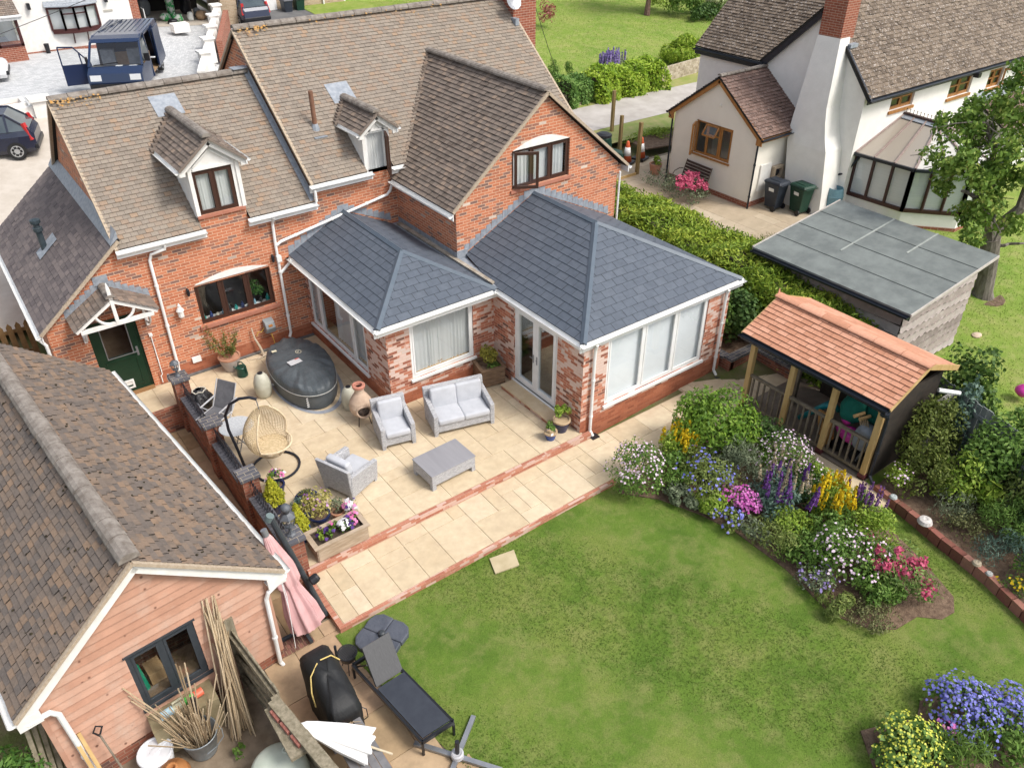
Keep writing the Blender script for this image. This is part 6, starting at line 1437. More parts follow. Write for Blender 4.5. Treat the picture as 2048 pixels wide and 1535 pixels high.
for i,y in enumerate((-11.22,-11.48,-11.75)):pass
mb=MB();mb.box(-5.68,-5.42,-11.95,-11.0,.93,.995);tag(mb.build('rail_shelf',OLDW),'narrow grey shelf board under the three bricks on the fence','shelf')
# ------------------------------------------------------------------ white cottage on the right
cot=thing('white_cottage','white rendered cottage with lichened roofs, tall brick chimney and oak windows','cottage',(16.03,-1.9,.4))
BLK=M('black_gutter',(.012,.016,.024),(.02,.025,.034),.35,5)
mb=MB();FA=LEFT(16.03);FC=FRONT(-4.05)
# annex gable: a = -y runs from -1.95 to 1.9
wall(mb,FA,-1.95,1.9,.62,3.05,[(-.88,.82,1.73,2.93)])
mb.face([FA.p(-1.95,3.05),FA.p(1.9,3.05),FA.p(-.02,4.45)])
mb.face([(16.03,-1.9,.62),(18.4,-1.9,.62),(18.4,-1.9,3.1),(16.03,-1.9,3.1)]);mb.face([(16.03,1.95,.3),(18.4,1.95,.3),(18.4,1.95,3.1),(16.03,1.95,3.1)])
mb.build('wall',CREAM,cot)
mb=MB();mb.box(16.01,18.4,-1.92,1.97,.2,.62);mb.build('brick_base',BRICKN,cot)
mb=MB()
mb.face([(18.4,.15,.3),(18.4,-4.05,.3),(18.4,-4.05,4.5),(18.4,-2.0,6.72),(18.4,.15,4.7)])
mb.face([(18.4,3.15,.3),(18.4,.15,.3),(18.4,.15,4.72),(18.4,3.15,4.72)]);mb.face([(18.4,3.15,.3),(23,3.15,.3),(23,3.15,4.72),(20.6,3.15,6.9),(18.4,3.15,4.72)])
holes=[(20.07,21.5,3.63,4.36),(23.88,25.45,3.44,4.2),(26.7,27.8,3.35,4.05),(28.9,30.2,3.3,4.05)]
wall(mb,FC,18.4,44,.3,4.5,holes,.2)
# flaring chimney breast: stacked, leaning outlines
lev=[(6.05,17.9,-3.0,-2.15),(4.9,17.75,-3.12,-2.1),(3.95,17.65,-3.2,-2.05),(3.5,17.6,-3.3,-2.02),(3.0,17.55,-3.45,-2.0),(2.6,17.5,-3.62,-2.05),(1.2,17.45,-3.85,-2.3),(.3,17.42,-3.95,-2.5)]
R_=[[Vector((x,y0,z)),Vector((18.42,y0,z)),Vector((18.42,y1,z)),Vector((x,y1,z))] for z,x,y0,y1 in lev]
for a,b in zip(R_[:-1],R_[1:]):
    for k in range(4):q=(k+1) % 4;mb.face([b[k],b[q],a[q],a[k]])
mb.build('wall',RENDER,cot)
mb=MB();mb.box(17.92,18.62,-2.98,-2.15,6.0,8.6);ch=mb.build('chimney',BRICKN,cot)
mb=MB();mb.box(18.35,18.75,-3.15,-2.9,5.72,5.84);mb.build('flashing',LEAD,ch)
# roofs
def troof(polys,mat,seed,**k):return tiled(cot,polys,mat,k.get('g',.125),k.get('w',.19),lip=.024,jit=.007,seed=seed,lining=k.get('ln'))
troof([[(18.25,-4.3,4.38),(44,-4.3,4.38),(44,-2.0,6.86),(18.25,-2.0,6.86)]],TILEN,81,g=.14,w=.22)
troof([[(18.25,.25,4.78),(44,.25,4.78),(44,-2.0,6.86),(18.25,-2.0,6.86)]],TILEN,84,g=.3,w=.6)
troof([[(18.2,.2,4.78),(18.2,3.3,4.78),(20.6,3.3,7.0),(20.6,-1.0,7.0)]],TILEN,82)
troof([[(15.9,-2.12,2.98),(18.4,-2.12,2.98),(18.4,.03,4.6),(15.9,.03,4.6)],[(15.9,2.2,2.98),(18.4,2.2,2.98),(18.4,.03,4.6),(15.9,.03,4.6)]],TILEB,86)
ridgecap(cot,(15.9,.03,4.62),(18.4,.03,4.62),RIDGE,.09,.3)
mb=MB()
for a,b in (((2.2,2.93),(.03,4.53)),((.03,4.53),(-2.12,2.93))):mb.bar((15.95,a[0],a[1]-.06),(15.95,b[0],b[1]-.06),.03,.2)
mb.box(15.94,15.97,1.95,2.2,2.7,2.95);mb.box(15.94,15.97,-2.14,-1.9,2.7,2.95);mb.box(15.95,18.4,-2.08,-2.05,2.78,2.94)
mb.build('bargeboard',OAK,cot)
gutter(cot,(15.9,-2.18,2.93),(18.4,-2.18,2.93),BLK,out=(0,-1,0));gutter(cot,(15.9,2.27,2.93),(18.4,2.27,2.93),BLK,out=(0,1,0))
gutter(cot,(18.15,3.3,4.7),(18.15,.1,4.7),BLK,out=(-1,0,0),fascia=.2,r=.07);gutter(cot,(18.2,-4.36,4.33),(44,-4.36,4.33),BLK,out=(0,-1,0),fascia=.14,r=.07)
mb=MB();mb.bar((18.3,.2,4.62),(18.3,-1.9,6.62),.08,.2);mb.bar((18.3,-3.0,5.75),(18.3,-4.3,4.3),.08,.14);mb.build('verge',BLK,cot)
downpipe(cot,[(15.98,-2.1,2.88),(15.98,-1.98,2.7),(15.98,-1.98,.42)],BLK,.035);downpipe(cot,[(15.95,2.2,2.88),(15.98,2.02,2.7),(15.98,2.02,.42)],BLK,.035);downpipe(cot,[(18.2,.4,4.62),(18.3,.35,4.4),(18.33,.3,3.4)],BLK,.04)
# windows
w=window(cot,FA,-.88,.82,1.73,2.93,[-.36,.27],OAK,.07,.04,sill=.06,openl=(0,),trans=[(1,2.5)])
opened_sash(cot,(15.98,.85,0),(-.8,-.45,0),.52,1.78,2.88,OAK,.06)
mb=MB();mb.hexa([(15.98,.34,2.52),(15.98,-.25,2.52),(15.98,-.25,2.86),(15.98,.34,2.86),(15.72,.34,2.56),(15.72,-.25,2.56),(15.96,-.25,2.92),(15.96,.34,2.92)]) if 0 else None
F2=Fr((15.97,0,0),-Y,Vector((-.8,0,.45)).normalized())
mb=MB();P4=[Vector((15.95,.32,2.88)),Vector((15.95,-.24,2.88)),Vector((15.75,-.24,2.56)),Vector((15.75,.32,2.56))]
for i in range(4):mb.bar(P4[i],P4[(i+1) % 4],.06,.04)
tp=mb.build('vent_sash',OAK,w);mb=MB();mb.face(P4);mb.build('pane',GLASS,tp)
for i,h in enumerate(holes):
    m=(h[0]+h[1])/2;window(cot,FC,*h,[m],OAK,.07,.08,sill=.1,trans=[(0,(h[2]+h[3])/2),(1,(h[2]+h[3])/2)])
opened_sash(cot,(27.75,-4.1,0),(.5,-.8,0),.5,3.4,4.0,OAK,.06)
mb=MB();mb.box(18.5,43,-3.9,0,.3,.35);mb.box(18.5,43,-2.0,-1.9,.35,4.4);mb.box(16.2,18.3,-1.7,1.7,.3,.4);mb.build('interior_floor',bpy.data.materials['dim_interior'],cot)
mb=MB();mb.bar((25.0,-4.1,4.12),(25.0,-4.35,4.2),.04);mb.box(24.85,25.05,-4.5,-4.3,4.12,4.28);mb.build('security_lamp',BLACK,cot)
mb=MB();mb.box(16.42,17.0,-1.96,-1.905,.95,1.9);mb.build('meter_door',WHITEP,cot)
mb=MB();sash(mb,FRONT(-1.94),17.05,17.55,1.25,1.75,.09,0,.14);mb.build('flue_guard',M('rust_guard',(.4,.3,.2),(.5,.42,.32)),cot);mb=MB();mb.lathe([(.12,0),(.12,.1),(.05,.12)],n=14);mb.v=[Matrix.Rotation(math.pi/2,3,'X') @ v+Vector((17.3,-1.93,1.5)) for v in mb.v];mb.build('boiler_flue',BLACK,cot)
mb=MB();mb.lathe([(.05,0),(.05,.04),(0,.05)],n=12);mb.v=[Matrix.Rotation(-math.pi/2,3,'Y') @ v+Vector((16.03,-.1,3.62)) for v in mb.v];mb.build('wall_cap',CREAM,cot)
# tiled lean-to porch further along the front
mb=MB();mb.prism([(26.2,-4.05,2.9),(26.2,-5.5,2.2),(26.2,-5.5,.3),(26.2,-4.05,.3)],(3,0,0));mb.build('porch',RENDER,cot)
troof([[(26.0,-5.7,2.2),(29.4,-5.7,2.2),(29.4,-4.08,3.15),(26.0,-4.08,3.15)]],TILEB,91)
mb=MB();mb.hexa([(26.0,-4.1,3.1),(29.4,-4.1,3.1),(29.4,-4.3,3.0),(26,-4.3,3.0),(26.0,-4.06,3.3),(29.4,-4.06,3.3),(29.4,-4.32,3.03),(26,-4.32,3.03)]);mb.build('flashing',LEAD,cot)
mb=MB();mb.box(25.0,25.9,-4.1,-4.055,.5,2.2);mb.build('door',OAK,cot)
# conservatory
CBR=M('brown_conservatory_frame',(.04,.016,.014),(.055,.022,.02),.4,8);PLEAT=M('pleated_blind',(.60,.61,.62),(.66,.67,.68),.9,10,scale=(.1,.1,6),bump=.3)
k=NT('polycarbonate');k.set(.25,0,.5);k.col((.33,.29,.24));POLY=k.m;POLY2=M('pale_polycarbonate',(.50,.49,.44),(.55,.54,.5),.3)
con=cot
plan=[(18.72,-4.05),(18.80,-6.1),(20.0,-7.45),(22.3,-7.45),(23.5,-6.1),(23.5,-4.05)];cr0,cr1=Vector((21.15,-4.05,3.35)),Vector((21.15,-5.35,3.3))
mb=MB()
for a,b in zip(plan[:-1],plan[1:]):mb.face([(*a,.3),(*b,.3),(*b,1.02),(*a,1.02)])
mb.build('conservatory_wall',RENDER,con)
mb=MB()
for a,b in zip(plan[:-1],plan[1:]):mb.bar((*a,.42),(*b,.42),.03,.24)
mb.build('conservatory_base',BRICKN,con)
cf=MB();cb=MB();cg=MB()
for a,b in zip(plan[:-1],plan[1:]):
    A3,B3=Vector((*a,0)),Vector((*b,0));n=3
    cf.bar((*a,1.05),(*b,1.05),.09,.12);cf.bar((*a,2.42),(*b,2.42),.09,.09)
    for k_ in range(n+1):p=A3+(B3-A3)*k_/n;cf.bar((p.x,p.y,1.0),(p.x,p.y,2.45),.11 if k_ % n == 0 else .08)
    d=(B3-A3).normalized();nn=d.cross(Z);ins=-nn*.06 if nn.dot(A3-Vector((21,-5,0))) > 0 else nn*.06
    cb.face([A3+ins+Vector((0,0,1.08)),B3+ins+Vector((0,0,1.08)),B3+ins+Vector((0,0,2.42)),A3+ins+Vector((0,0,2.42))])
    cg.face([A3+Vector((0,0,1.08)),B3+Vector((0,0,1.08)),B3+Vector((0,0,2.42)),A3+Vector((0,0,2.42))])
c_=cf.build('conservatory_frame',CBR,con);cb.build('blind',PLEAT,c_);cg.build('pane',GLASS,c_)
ev=[Vector((x+(x-21.15)*.06,y-(.12 if y < -4.1 else 0),2.5)) for x,y in plan]
mb=MB();mb.face([ev[0],ev[1],cr1,cr0]);mb.face([ev[4],ev[5],cr0,cr1]);rp=mb.build('conservatory_roof',POLY,con)
mb=MB();mb.face([ev[1],ev[2],cr1]);mb.face([ev[2],ev[3],cr1]);mb.face([ev[3],ev[4],cr1]);mb.build('roof_panel',POLY2,rp)
mb=MB();u=Vector((0,0,.03))
for e in ev[1:5]:mb.bar(e+u,cr1+u,.07,.06)
for s in (1/3,2/3,0.02):mb.bar(ev[0].lerp(ev[1],s)+u,cr0.lerp(cr1,s)+u,.05,.05)
for a,b in zip(ev[1:4],ev[2:5]):mb.bar(a.lerp(b,.5)+u,cr1+u,.045,.05)
mb.build('glazing_bar',M('mauve_brown_bar',(.26,.19,.17),(.32,.25,.22),.5),rp)
mb=MB();mb.bar(cr0+u*2,cr1+u*2,.14,.06)
for k_ in range(10):p=cr0.lerp(cr1,(k_+.5)/10);mb.bar(p,p+Vector((0,0,.2)),.014);mb.lathe([(0,p.z+.19),(.022,p.z+.21),(0,p.z+.25)],p.x,p.y,6)
mb.lathe([(.05,cr1.z+.02),(.03,cr1.z+.15),(.055,cr1.z+.2),(.02,cr1.z+.3),(0,cr1.z+.55)],cr1.x,cr1.y,8);mb.build('ridge_cresting',CBR,rp)
mb=MB()
for a,b in zip(ev[:-1],ev[1:]):mb.bar(a-u,b-u,.1,.1)
mb.build('conservatory_gutter',BLK,rp)
mb=MB();mb.hexa([ev[0].lerp(cr0,.90)+u,ev[1].lerp(cr1,.90)+u,cr1+u,cr0+u,ev[0].lerp(cr0,.90)+u*1.3,ev[1].lerp(cr1,.90)+u*1.3,cr1+u*1.3,cr0+u*1.3]);mb.build('flashing',LEAD,rp)
downpipe(con,[(18.75,-4.2,2.4),(18.55,-4.0,1.95),(18.45,-3.9,1.75),(18.3,-3.65,1.65),(18.22,-3.55,1.25)],BLK,.04,clips=False)
# bench, bins, butt, pot by the cottage
t=thing('garden_bench','dark brown slatted bench with curled iron arms against the cottage annex','bench',(15.62,.42,.43),math.radians(-90-3))
BW=M('brown_bench_slats',(.05,.03,.028),(.075,.045,.04),.6,8)
mb=MB()
for k_ in range(5):mb.box(-.62,.62,.17+.03*k_,.195+.03*k_,.48+.105*k_,.56+.105*k_)
mb.build('backrest',BW,t,world=False)
mb=MB()
for k_ in range(4):mb.box(-.62,.62,-.3+.11*k_,-.21+.11*k_,.42,.445)
mb.build('seat',BW,t,world=False)
for s in (-.64,.64):
    mb=MB();mb.tube([(s,.15,.68),(s,-.05,.72),(s,-.28,.66),(s,-.4,.5),(s,-.36,.3),(s,-.3,0)],.018,6);mb.tube([(s,-.3,.42),(s,.14,.42),(s,.26,0)],.02,6);mb.tube([(s,.14,.42),(s,.32,1.0)],.018,6);mb.build('iron_end',M('bronze_iron',(.10,.08,.06),(.14,.11,.08)) if 'bronze_iron' not in bpy.data.materials else bpy.data.materials['bronze_iron'],t,world=False)
def wheelie(label,loc,rz,mat,group='wheeled bins by the cottage',patch=True):
    t=thing('wheelie_bin',label,'wheelie bin',loc,rz,group)
    mb=MB();mb.hexa([(-.2,-.24,.08),(.2,-.24,.08),(.2,.22,.08),(-.2,.22,.08),(-.27,-.34,.95),(.27,-.34,.95),(.27,.3,.95),(-.27,.3,.95)]);mb.box(-.29,.29,-.36,.32,.93,.97);mb.build('body',mat,t,world=False,bevel=.02)
    mb=MB();mb.hexa([(-.3,-.38,.975),(.3,-.38,.975),(.3,.36,.985),(-.3,.36,.985),(-.24,-.32,1.05),(.24,-.32,1.05),(.26,.3,1.06),(-.26,.3,1.06)]);mb.box(-.14,.14,-.25,.2,1.05,1.075);mb.build('lid',mat,t,world=False,bevel=.015)
    mb=MB();mb.tube([(-.28,.4,.98),(.28,.4,.98)],.018,7);mb.build('handle',mat,t,world=False)
    for s in (-.27,.27):mb=MB();mb.tube([(s-.025,.2,.1),(s+.025,.2,.1)],.10,16);mb.build('wheel',BLACK,t,world=False)
    if patch:mb=MB();mb.hexa([(-.1,-.318,.72),(.1,-.318,.72),(.1,-.31,.72),(-.1,-.31,.72),(-.1,-.336,.83),(.1,-.336,.83),(.1,-.325,.83),(-.1,-.325,.83)]) if 0 else mb.hexa([(.242,.1,.68),(.249,.1,.68),(.249,-.12,.68),(.242,-.12,.68),(.262,.1,.80),(.27,.1,.80),(.27,-.12,.80),(.262,-.12,.80)]);mb.build('sticker',WHITE,t,world=False)
    return t
BINB=M('navy_grey_bin',(.022,.028,.04),(.03,.038,.052),.45,5);BING=M('dark_green_bin',(.008,.035,.022),(.012,.05,.032),.45,5)
wheelie('navy grey wheelie bin nearest the cottage downpipe',(16.75,-2.50,.43),math.radians(178),BINB);wheelie('dark green wheelie bin beside the cottage chimney breast',(17.15,-3.28,.43),math.radians(172),BING)
t=thing('water_butt','open blue green water butt under the conservatory downpipe','water butt',(18.12,-3.95,.43))
mb=MB();mb.lathe([(.24,0),(.27,.1),(.29,.32),(.30,.33),(.29,.36),(.3,.62),(.31,.63),(.295,.66),(.26,.86),(.25,.9),(.23,.9),(.23,.75),(0,.7)],n=26);mb.build('barrel',M('faded_blue_barrel',(.10,.20,.25),(.14,.26,.31),.5,5),t,world=False)
t=thing('terracotta_tub','terracotta tub of green leaves at the left corner of the annex','potted plant',(15.9,2.55,.43));pot(t,.17,.24,.42,TERRA);foliage('foliage',t,(15.9,2.55,.92),(.25,.25,.2),180,.1,L_LIME,lumps=8)
def cone(loc,label):
    t=thing('traffic_cone',label,'traffic cone',loc,.3,'traffic cones')
    OR=M('cone_orange',(.62,.10,.03),(.68,.14,.05),.5) if 'cone_orange' not in bpy.data.materials else bpy.data.materials['cone_orange']
    mb=MB();mb.box(-.27,.27,-.27,.27,0,.09);mb.build('base',BLACK,t,world=False,bevel=.02)
    mb=MB();mb.lathe([(.2,.09),(.06,.86),(.04,.9)],n=20);mb.build('body',OR,t,world=False,smooth=True)
    for z0,z1 in ((.33,.66),):r=lambda z:.2-(z-.09)/.77*.14+.004;mb=MB();mb.lathe([(r(z0),z0),(r(z1),z1)],n=20);mb.build('white_sleeve',WHITE,t,world=False,smooth=True)
    return t
cone((15.75,4.02,float(hgt(15.75,4))+.01),'orange and white traffic cone left of the tall fence post');cone((16.55,4.05,float(hgt(16.5,4))+.01),'orange and white traffic cone right of the tall fence post')
for (x,y,h,lb) in ((15.3,2.95,2.05,'tall bare timber post standing right in front of the traffic cones'),(16.55,5.3,1.4,'short timber post beside the brick gable end'),(17.6,6.95,1.75,'timber post at the near edge of the lane')):
    mb=MB();z=float(hgt(x,y));mb.box(x-.06,x+.06,y-.06,y+.06,z-.1,z+h);tag(mb.build('timber_post',M('green_timber_post',(.20,.14,.055),(.28,.2,.09),.8,6,scale=(1,1,.2)) if 'green_timber_post' not in bpy.data.materials else bpy.data.materials['green_timber_post']),lb,'post','posts for a new fence')
mb=MB();z=float(hgt(14.3,3.4));mb.bar((13.2,2.9,.45),(15.2,2.9,.47),.05,.12);tag(mb.build('ground_rail',POST),'pale timber rail lying at the foot of the tall post','rail')
for lb,(x,y),hh,m in (('black lidded plastic composter half hidden behind the gable',(15.45,5.15),.95,BLACK),):
    t=thing('composter',lb,'composter',(x,y,float(hgt(x,y))));mb=MB();mb.lathe([(.40,0),(.33,hh*.8),(.30,hh*.85)],n=16);mb.build('body',BING,t,world=False);mb=MB();mb.lathe([(.34,hh*.85),(.33,hh*.93),(.2,hh),(0,hh*1.02)],n=16);mb.build('lid',m,t,world=False)
t=thing('green_barrow','upturned dark green wheelbarrow tray by the brick gable corner','wheelbarrow',(15.3,4.35,.5),.9);mb=MB();mb.hexa([(-.3,-.5,.0),(.3,-.5,0),(.36,.5,0),(-.36,.5,0),(-.2,-.35,.45),(.2,-.35,.45),(.22,.3,.6),(-.22,.3,.6)]);mb.build('tray',BING,t,world=False,bevel=.03);mb=MB();mb.tube([(-.05,-.55,.25),(.05,-.55,.25)],.17,14);mb.build('wheel',BLACK,t,world=False)
t=thing('red_valerian','pink red valerian in flower in front of the slatted bench','flowering plant',(14.75,-.15,.43));o,P,N=foliage('foliage',t,(14.75,-.2,.75),(.75,.8,.55),900,.09,L_GREY,lumps=14)
for k_ in range(22):a=RNG.uniform(0,6.28);r=RNG.uniform(.1,.6);c=np.array([14.75+r*math.cos(a),-.3+r*math.sin(a),1.05+RNG.uniform(0,.3)]);P=c+RNG.normal(0,.055,(26,3));V,Fc=petals(P,nrm(RNG.normal(0,.4,(26,3))+np.array([-.3,-.4,.7])),np.full(26,.045));npmesh('flower',V,Fc,RNG.random(26),F_RED,t)
t=thing('wild_meadow_plant','loose grey green wildflowers beside the annex downpipe','plant',(14.9,1.4,.43));foliage('foliage',t,(14.9,1.4,.7),(.65,.8,.5),700,.08,L_GREY,lumps=14)
t=thing('wild_grass_tuft','pale tuft of wild grass on the terrace behind the hedge','grass tuft',(13.6,-4.9,.43));foliage('foliage',t,(13.6,-5.0,.6),(.9,1.3,.4),1200,.13,LM('straw_grass',(0,(.16,.18,.05)),(1,(.34,.36,.14))),lumps=16,rnd=.3,droop=-1.2,asp=.12)

# ------------------------------------------------------------------ flat roofed shed, fence, timber shelter
sh=thing('flat_roofed_shed','grey waney board shed with a green felt roof behind the hedge','shed',(13.9,-11.0,-.1))
WANEY=MT('waney_edge_boards',[(0,(.22,.185,.165)),(.5,(.31,.265,.24)),(1,(.43,.385,.36))],.9,5,dirt=(.55,.5,.46),da=.5,dscale=3,dlo=.5,dhi=.72,bump=.5,bs=30)
mb=MB();rnd=random.Random(6)
for wallpts,nx in (([(10.45,-10.95),(13.75,-10.95)],(0,-1,0)),([(10.45,-6.9),(10.45,-10.95)],(-1,0,0)),([(13.75,-10.95),(13.75,-6.9)],(1,0,0))):
    A3,B3=Vector((*wallpts[0],0)),Vector((*wallpts[1],0));n=Vector(nx);ztop=lambda p:2.16+(p.x-10.45)*.115
    for k_ in range(11):
        z0=-.1+k_*.235;cc=rnd.random();segs=12
        for s in range(segs):
            a,b=A3+(B3-A3)*s/segs,A3+(B3-A3)*(s+1)/segs;f_=lambda t_:.03*math.sin(t_*9+k_*2.1)+.015*math.sin(t_*23+k_)
            za,zb2=z0+f_(s/segs),z0+f_((s+1)/segs);ta,tb=min(z0+.205+f_(s/segs)*.5,ztop(a)),min(z0+.205+f_((s+1)/segs)*.5,ztop(b))
            if ta <= za+.02 or tb <= zb2+.02:continue
            mb.face([a+n*.035+Vector((0,0,za)),b+n*.035+Vector((0,0,zb2)),b+n*.005+Vector((0,0,tb)),a+n*.005+Vector((0,0,ta))],cc)
            mb.face([a+n*.08+Vector((0,0,za)),a+Vector((0,0,za)),b+Vector((0,0,zb2)),b+n*.035+Vector((0,0,zb2))],cc)
mb.build('wall',WANEY,sh);mb=MB();mb.hexa([(10.47,-10.93,-.1),(13.73,-10.93,-.1),(13.73,-6.9,-.1),(10.47,-6.9,-.1),(10.47,-10.93,2.14),(13.73,-10.93,2.5),(13.73,-6.9,2.5),(10.47,-6.9,2.14)]);mb.build('gap_shade_backing',M('shed_gap_shade',(.05,.04,.035),None,.95),sh)  # dark core behind the boards paints the shadow lines between them
FELT=M('green_grey_roof_felt',(.13,.145,.14),(.185,.205,.195),.9,2.2,bump=.3,bs=220)
zf=lambda x:2.26+(x-10.25)*.115
mb=MB();x0,x1,y0,y1=10.22,14.0,-11.2,-6.6
mb.hexa([(x0,y0,zf(x0)-.05),(x1,y0,zf(x1)-.05),(x1,y1,zf(x1)-.05),(x0,y1,zf(x0)-.05),(x0,y0,zf(x0)),(x1,y0,zf(x1)),(x1,y1,zf(x1)),(x0,y1,zf(x0))]);rf=mb.build('roof',FELT,sh)
mb=MB()
for k_ in (1,2,3):x=x0+(x1-x0)*k_/4;mb.hexa([(x,y0,zf(x)+.001),(x+.03,y0,zf(x)+.001),(x+.03,y1,zf(x)+.001),(x,y1,zf(x)+.001),(x,y0,zf(x)+.012),(x+.03,y0,zf(x)+.010),(x+.03,y1,zf(x)+.010),(x,y1,zf(x)+.012)])
mb.build('felt_lap',M('felt_lap',(.085,.095,.09),None,.9),rf)
mb=MB()
for y,xa,xb_ in ((-8.35,11.6,14.0),(-9.6,12.6,14.0)):mb.hexa([(xa,y,zf(xa)+.002),(xb_,y,zf(xb_)+.002),(xb_,y+.05,zf(xb_)+.002),(xa,y+.05,zf(xa)+.002),(xa,y,zf(xa)+.014),(xb_,y,zf(xb_)+.016),(xb_,y+.05,zf(xb_)+.016),(xa,y+.05,zf(xa)+.014)])
mb.build('pale_batten',M('pale_streak',(.26,.28,.26),(.34,.36,.33),.9,8),rf)
mb=MB();mb.bar((x0,y1+.015,zf(x0)-.02),(x1,y1+.015,zf(x1)-.02),.03,.09);mb.bar((x0,y0-.015,zf(x0)-.03),(x1,y0-.015,zf(x1)-.03),.03,.07);mb.build('edge_board',M('pale_edge_board',(.42,.38,.34),(.52,.48,.44)),rf)
gutter(sh,(x0-.07,y1,zf(x0)-.06),(x0-.07,y0,zf(x0)-.06),BLK,out=(-1,0,0),r=.07,fascia=.12)
FENC=M('blue_grey_old_fence',(.085,.09,.095),(.17,.175,.175),.9,4,scale=(2,2,.4),bump=.5,bs=40)
fence_run('panel_fence','weathered blue grey board fence behind the timber shelter and right hand shrubs','fence',(10.15,-9.4),(9.9,-11.6),-.2,1.55,bw=.13,mat=FENC,gap=.022,seed=5)
fence_run('panel_fence','weathered pale grey board fence beyond the ivy at the right edge','fence',(9.9,-11.65),(8.3,-16.5),-.2,1.5,bw=.14,mat=M('pale_grey_fence',(.17,.19,.19),(.27,.29,.285),.9,4,scale=(2,2,.4),bump=.5,bs=40),gap=.012,seed=6)
sp=thing('timber_shelter','open timber garden shelter with a terracotta tiled roof, posts and balustrade','shelter',(7.14,-11,-.13))
for y in (-9.32,-10.44,-11.53,-12.62):
    mb=MB();mb.box(7.08,7.2,y-.06,y+.06,.0,1.90);p=mb.build('post',POST,sp)
    mb=MB();mb.box(7.06,7.22,y-.08,y+.08,-.13,.0);mb.build('post_foot',M('maroon_foot',(.09,.02,.025),None,.6) if 'maroon_foot' not in bpy.data.materials else bpy.data.materials['maroon_foot'],p)
    mb=MB()
    for s in (-1,1):
        if (y > -9.4 and s > 0) or (y < -12.6 and s < 0):continue
        mb.bar((7.14,y+s*.05,1.62),(7.14,y+s*.2,1.86),.06,.06)
    mb.build('brace',POST,p)
BAL=M('grey_brown_balusters',(.13,.105,.07),(.20,.165,.12),.85,8)
for a,b in ((-9.38,-10.38),(-10.5,-11.47),(-11.59,-12.56)):
    mb=MB();mb.bar((7.14,a,.82),(7.14,b,.82),.07,.06);mb.bar((7.14,a,.02),(7.14,b,.02),.05,.07)
    for k_ in range(6):y=a+(b-a)*(k_+.6)/6.2;mb.bar((7.14,y,.03),(7.14,y,.8),.045,.035)
    mb.build('balustrade',BAL,sp)
DKW=M('dark_stained_boards',(.022,.018,.014),(.04,.03,.022),.8,8)
mb=MB();mb.box(7.06,9.2,-12.7,-9.3,-.2,-.105);mb.build('floor',bpy.data.materials['dim_interior'],sp);mb=MB();mb.box(9.12,9.2,-12.7,-10.1,-.13,1.95);mb.build('back_wall',DKW,sp);mb=MB();mb.box(7.2,9.12,-12.72,-12.66,-.13,1.95);mb.build('side_wall',DKW,sp)
mb=MB();mb.box(9.1,9.22,-9.4,-9.28,-.13,1.95);mb.box(8.1,8.2,-10.05,-9.95,-.13,2.0);mb.build('rear_post',BAL,sp)
mb=MB();mb.box(7.1,7.18,-12.75,-9.2,1.86,1.98);mb.build('beam',POST,sp)
ef,er,rz2,zr2_=6.86,9.42,8.05,2.56
tr_=tiled(sp,[[(ef,-9.1,1.98),(ef,-12.86,1.98),(rz2,-12.86,zr2_),(rz2,-9.1,zr2_)]],TILET,.13,.26,lip=.022,jit=.003,gap=.006,seed=95)
tiled(sp,[[(er,-9.1,2.02),(er,-12.86,2.02),(rz2,-12.86,zr2_),(rz2,-9.1,zr2_)]],TILET,.2,.5,lip=.006,jit=.001,gap=.001,seed=96)
ridgecap(tr_,(rz2,-9.05,zr2_+.0),(rz2,-12.9,zr2_+.0),TILET,.13,.6,flat=.35)
mb=MB();mb.bar((ef,-12.87,1.95),(rz2,-12.87,zr2_-.03),.03,.06);mb.bar((rz2,-12.87,zr2_-.03),(er,-12.87,1.99),.03,.12);mb.bar((ef,-9.09,1.95),(rz2,-9.09,zr2_-.03),.03,.06);mb.bar((rz2,-9.09,zr2_-.03),(er,-9.09,1.99),.03,.1);mb.build('bargeboard',POST,sp)
mb=MB();mb.taper(rz2,-9.06,zr2_,zr2_+.16,.05,.01,.008,.008);mb.build('finial',TILET,sp)
gutter(sp,(ef-.06,-9.08,1.94),(ef-.06,-12.84,1.94),BLK,out=(-1,0,0),r=.06,fascia=.14)
mb=MB();mb.lathe([(.0,0),(.09,.02),(.09,.1),(0,.12)],n=12);mb.v=[v+Vector((ef-.02,-12.8,1.78)) for v in mb.v];mb.build('gutter_outlet',BLK,sp)
downpipe(sp,[(ef,-12.8,1.82),(7.12,-12.76,1.6),(7.2,-12.74,-.0),(7.1,-12.9,-.1)],BLK,.035)
mb=MB();mb.tube([(8.6,-12.95,1.78),(8.95,-13.25,1.72)],.05,8);tag(mb.build('white_cylinder',WHITE),'white cylinder lamp sticking out below the right gable of the shelter','lamp')
mb=MB();mb.box(8.7,9.3,-13.05,-12.95,-.2,1.45);tag(mb.build('grey_stone_panel',M('pale_stone_panel',(.34,.32,.29),(.48,.46,.43),.9,4,bump=.4)),'pale stained panel standing beside the right end of the shelter','panel')
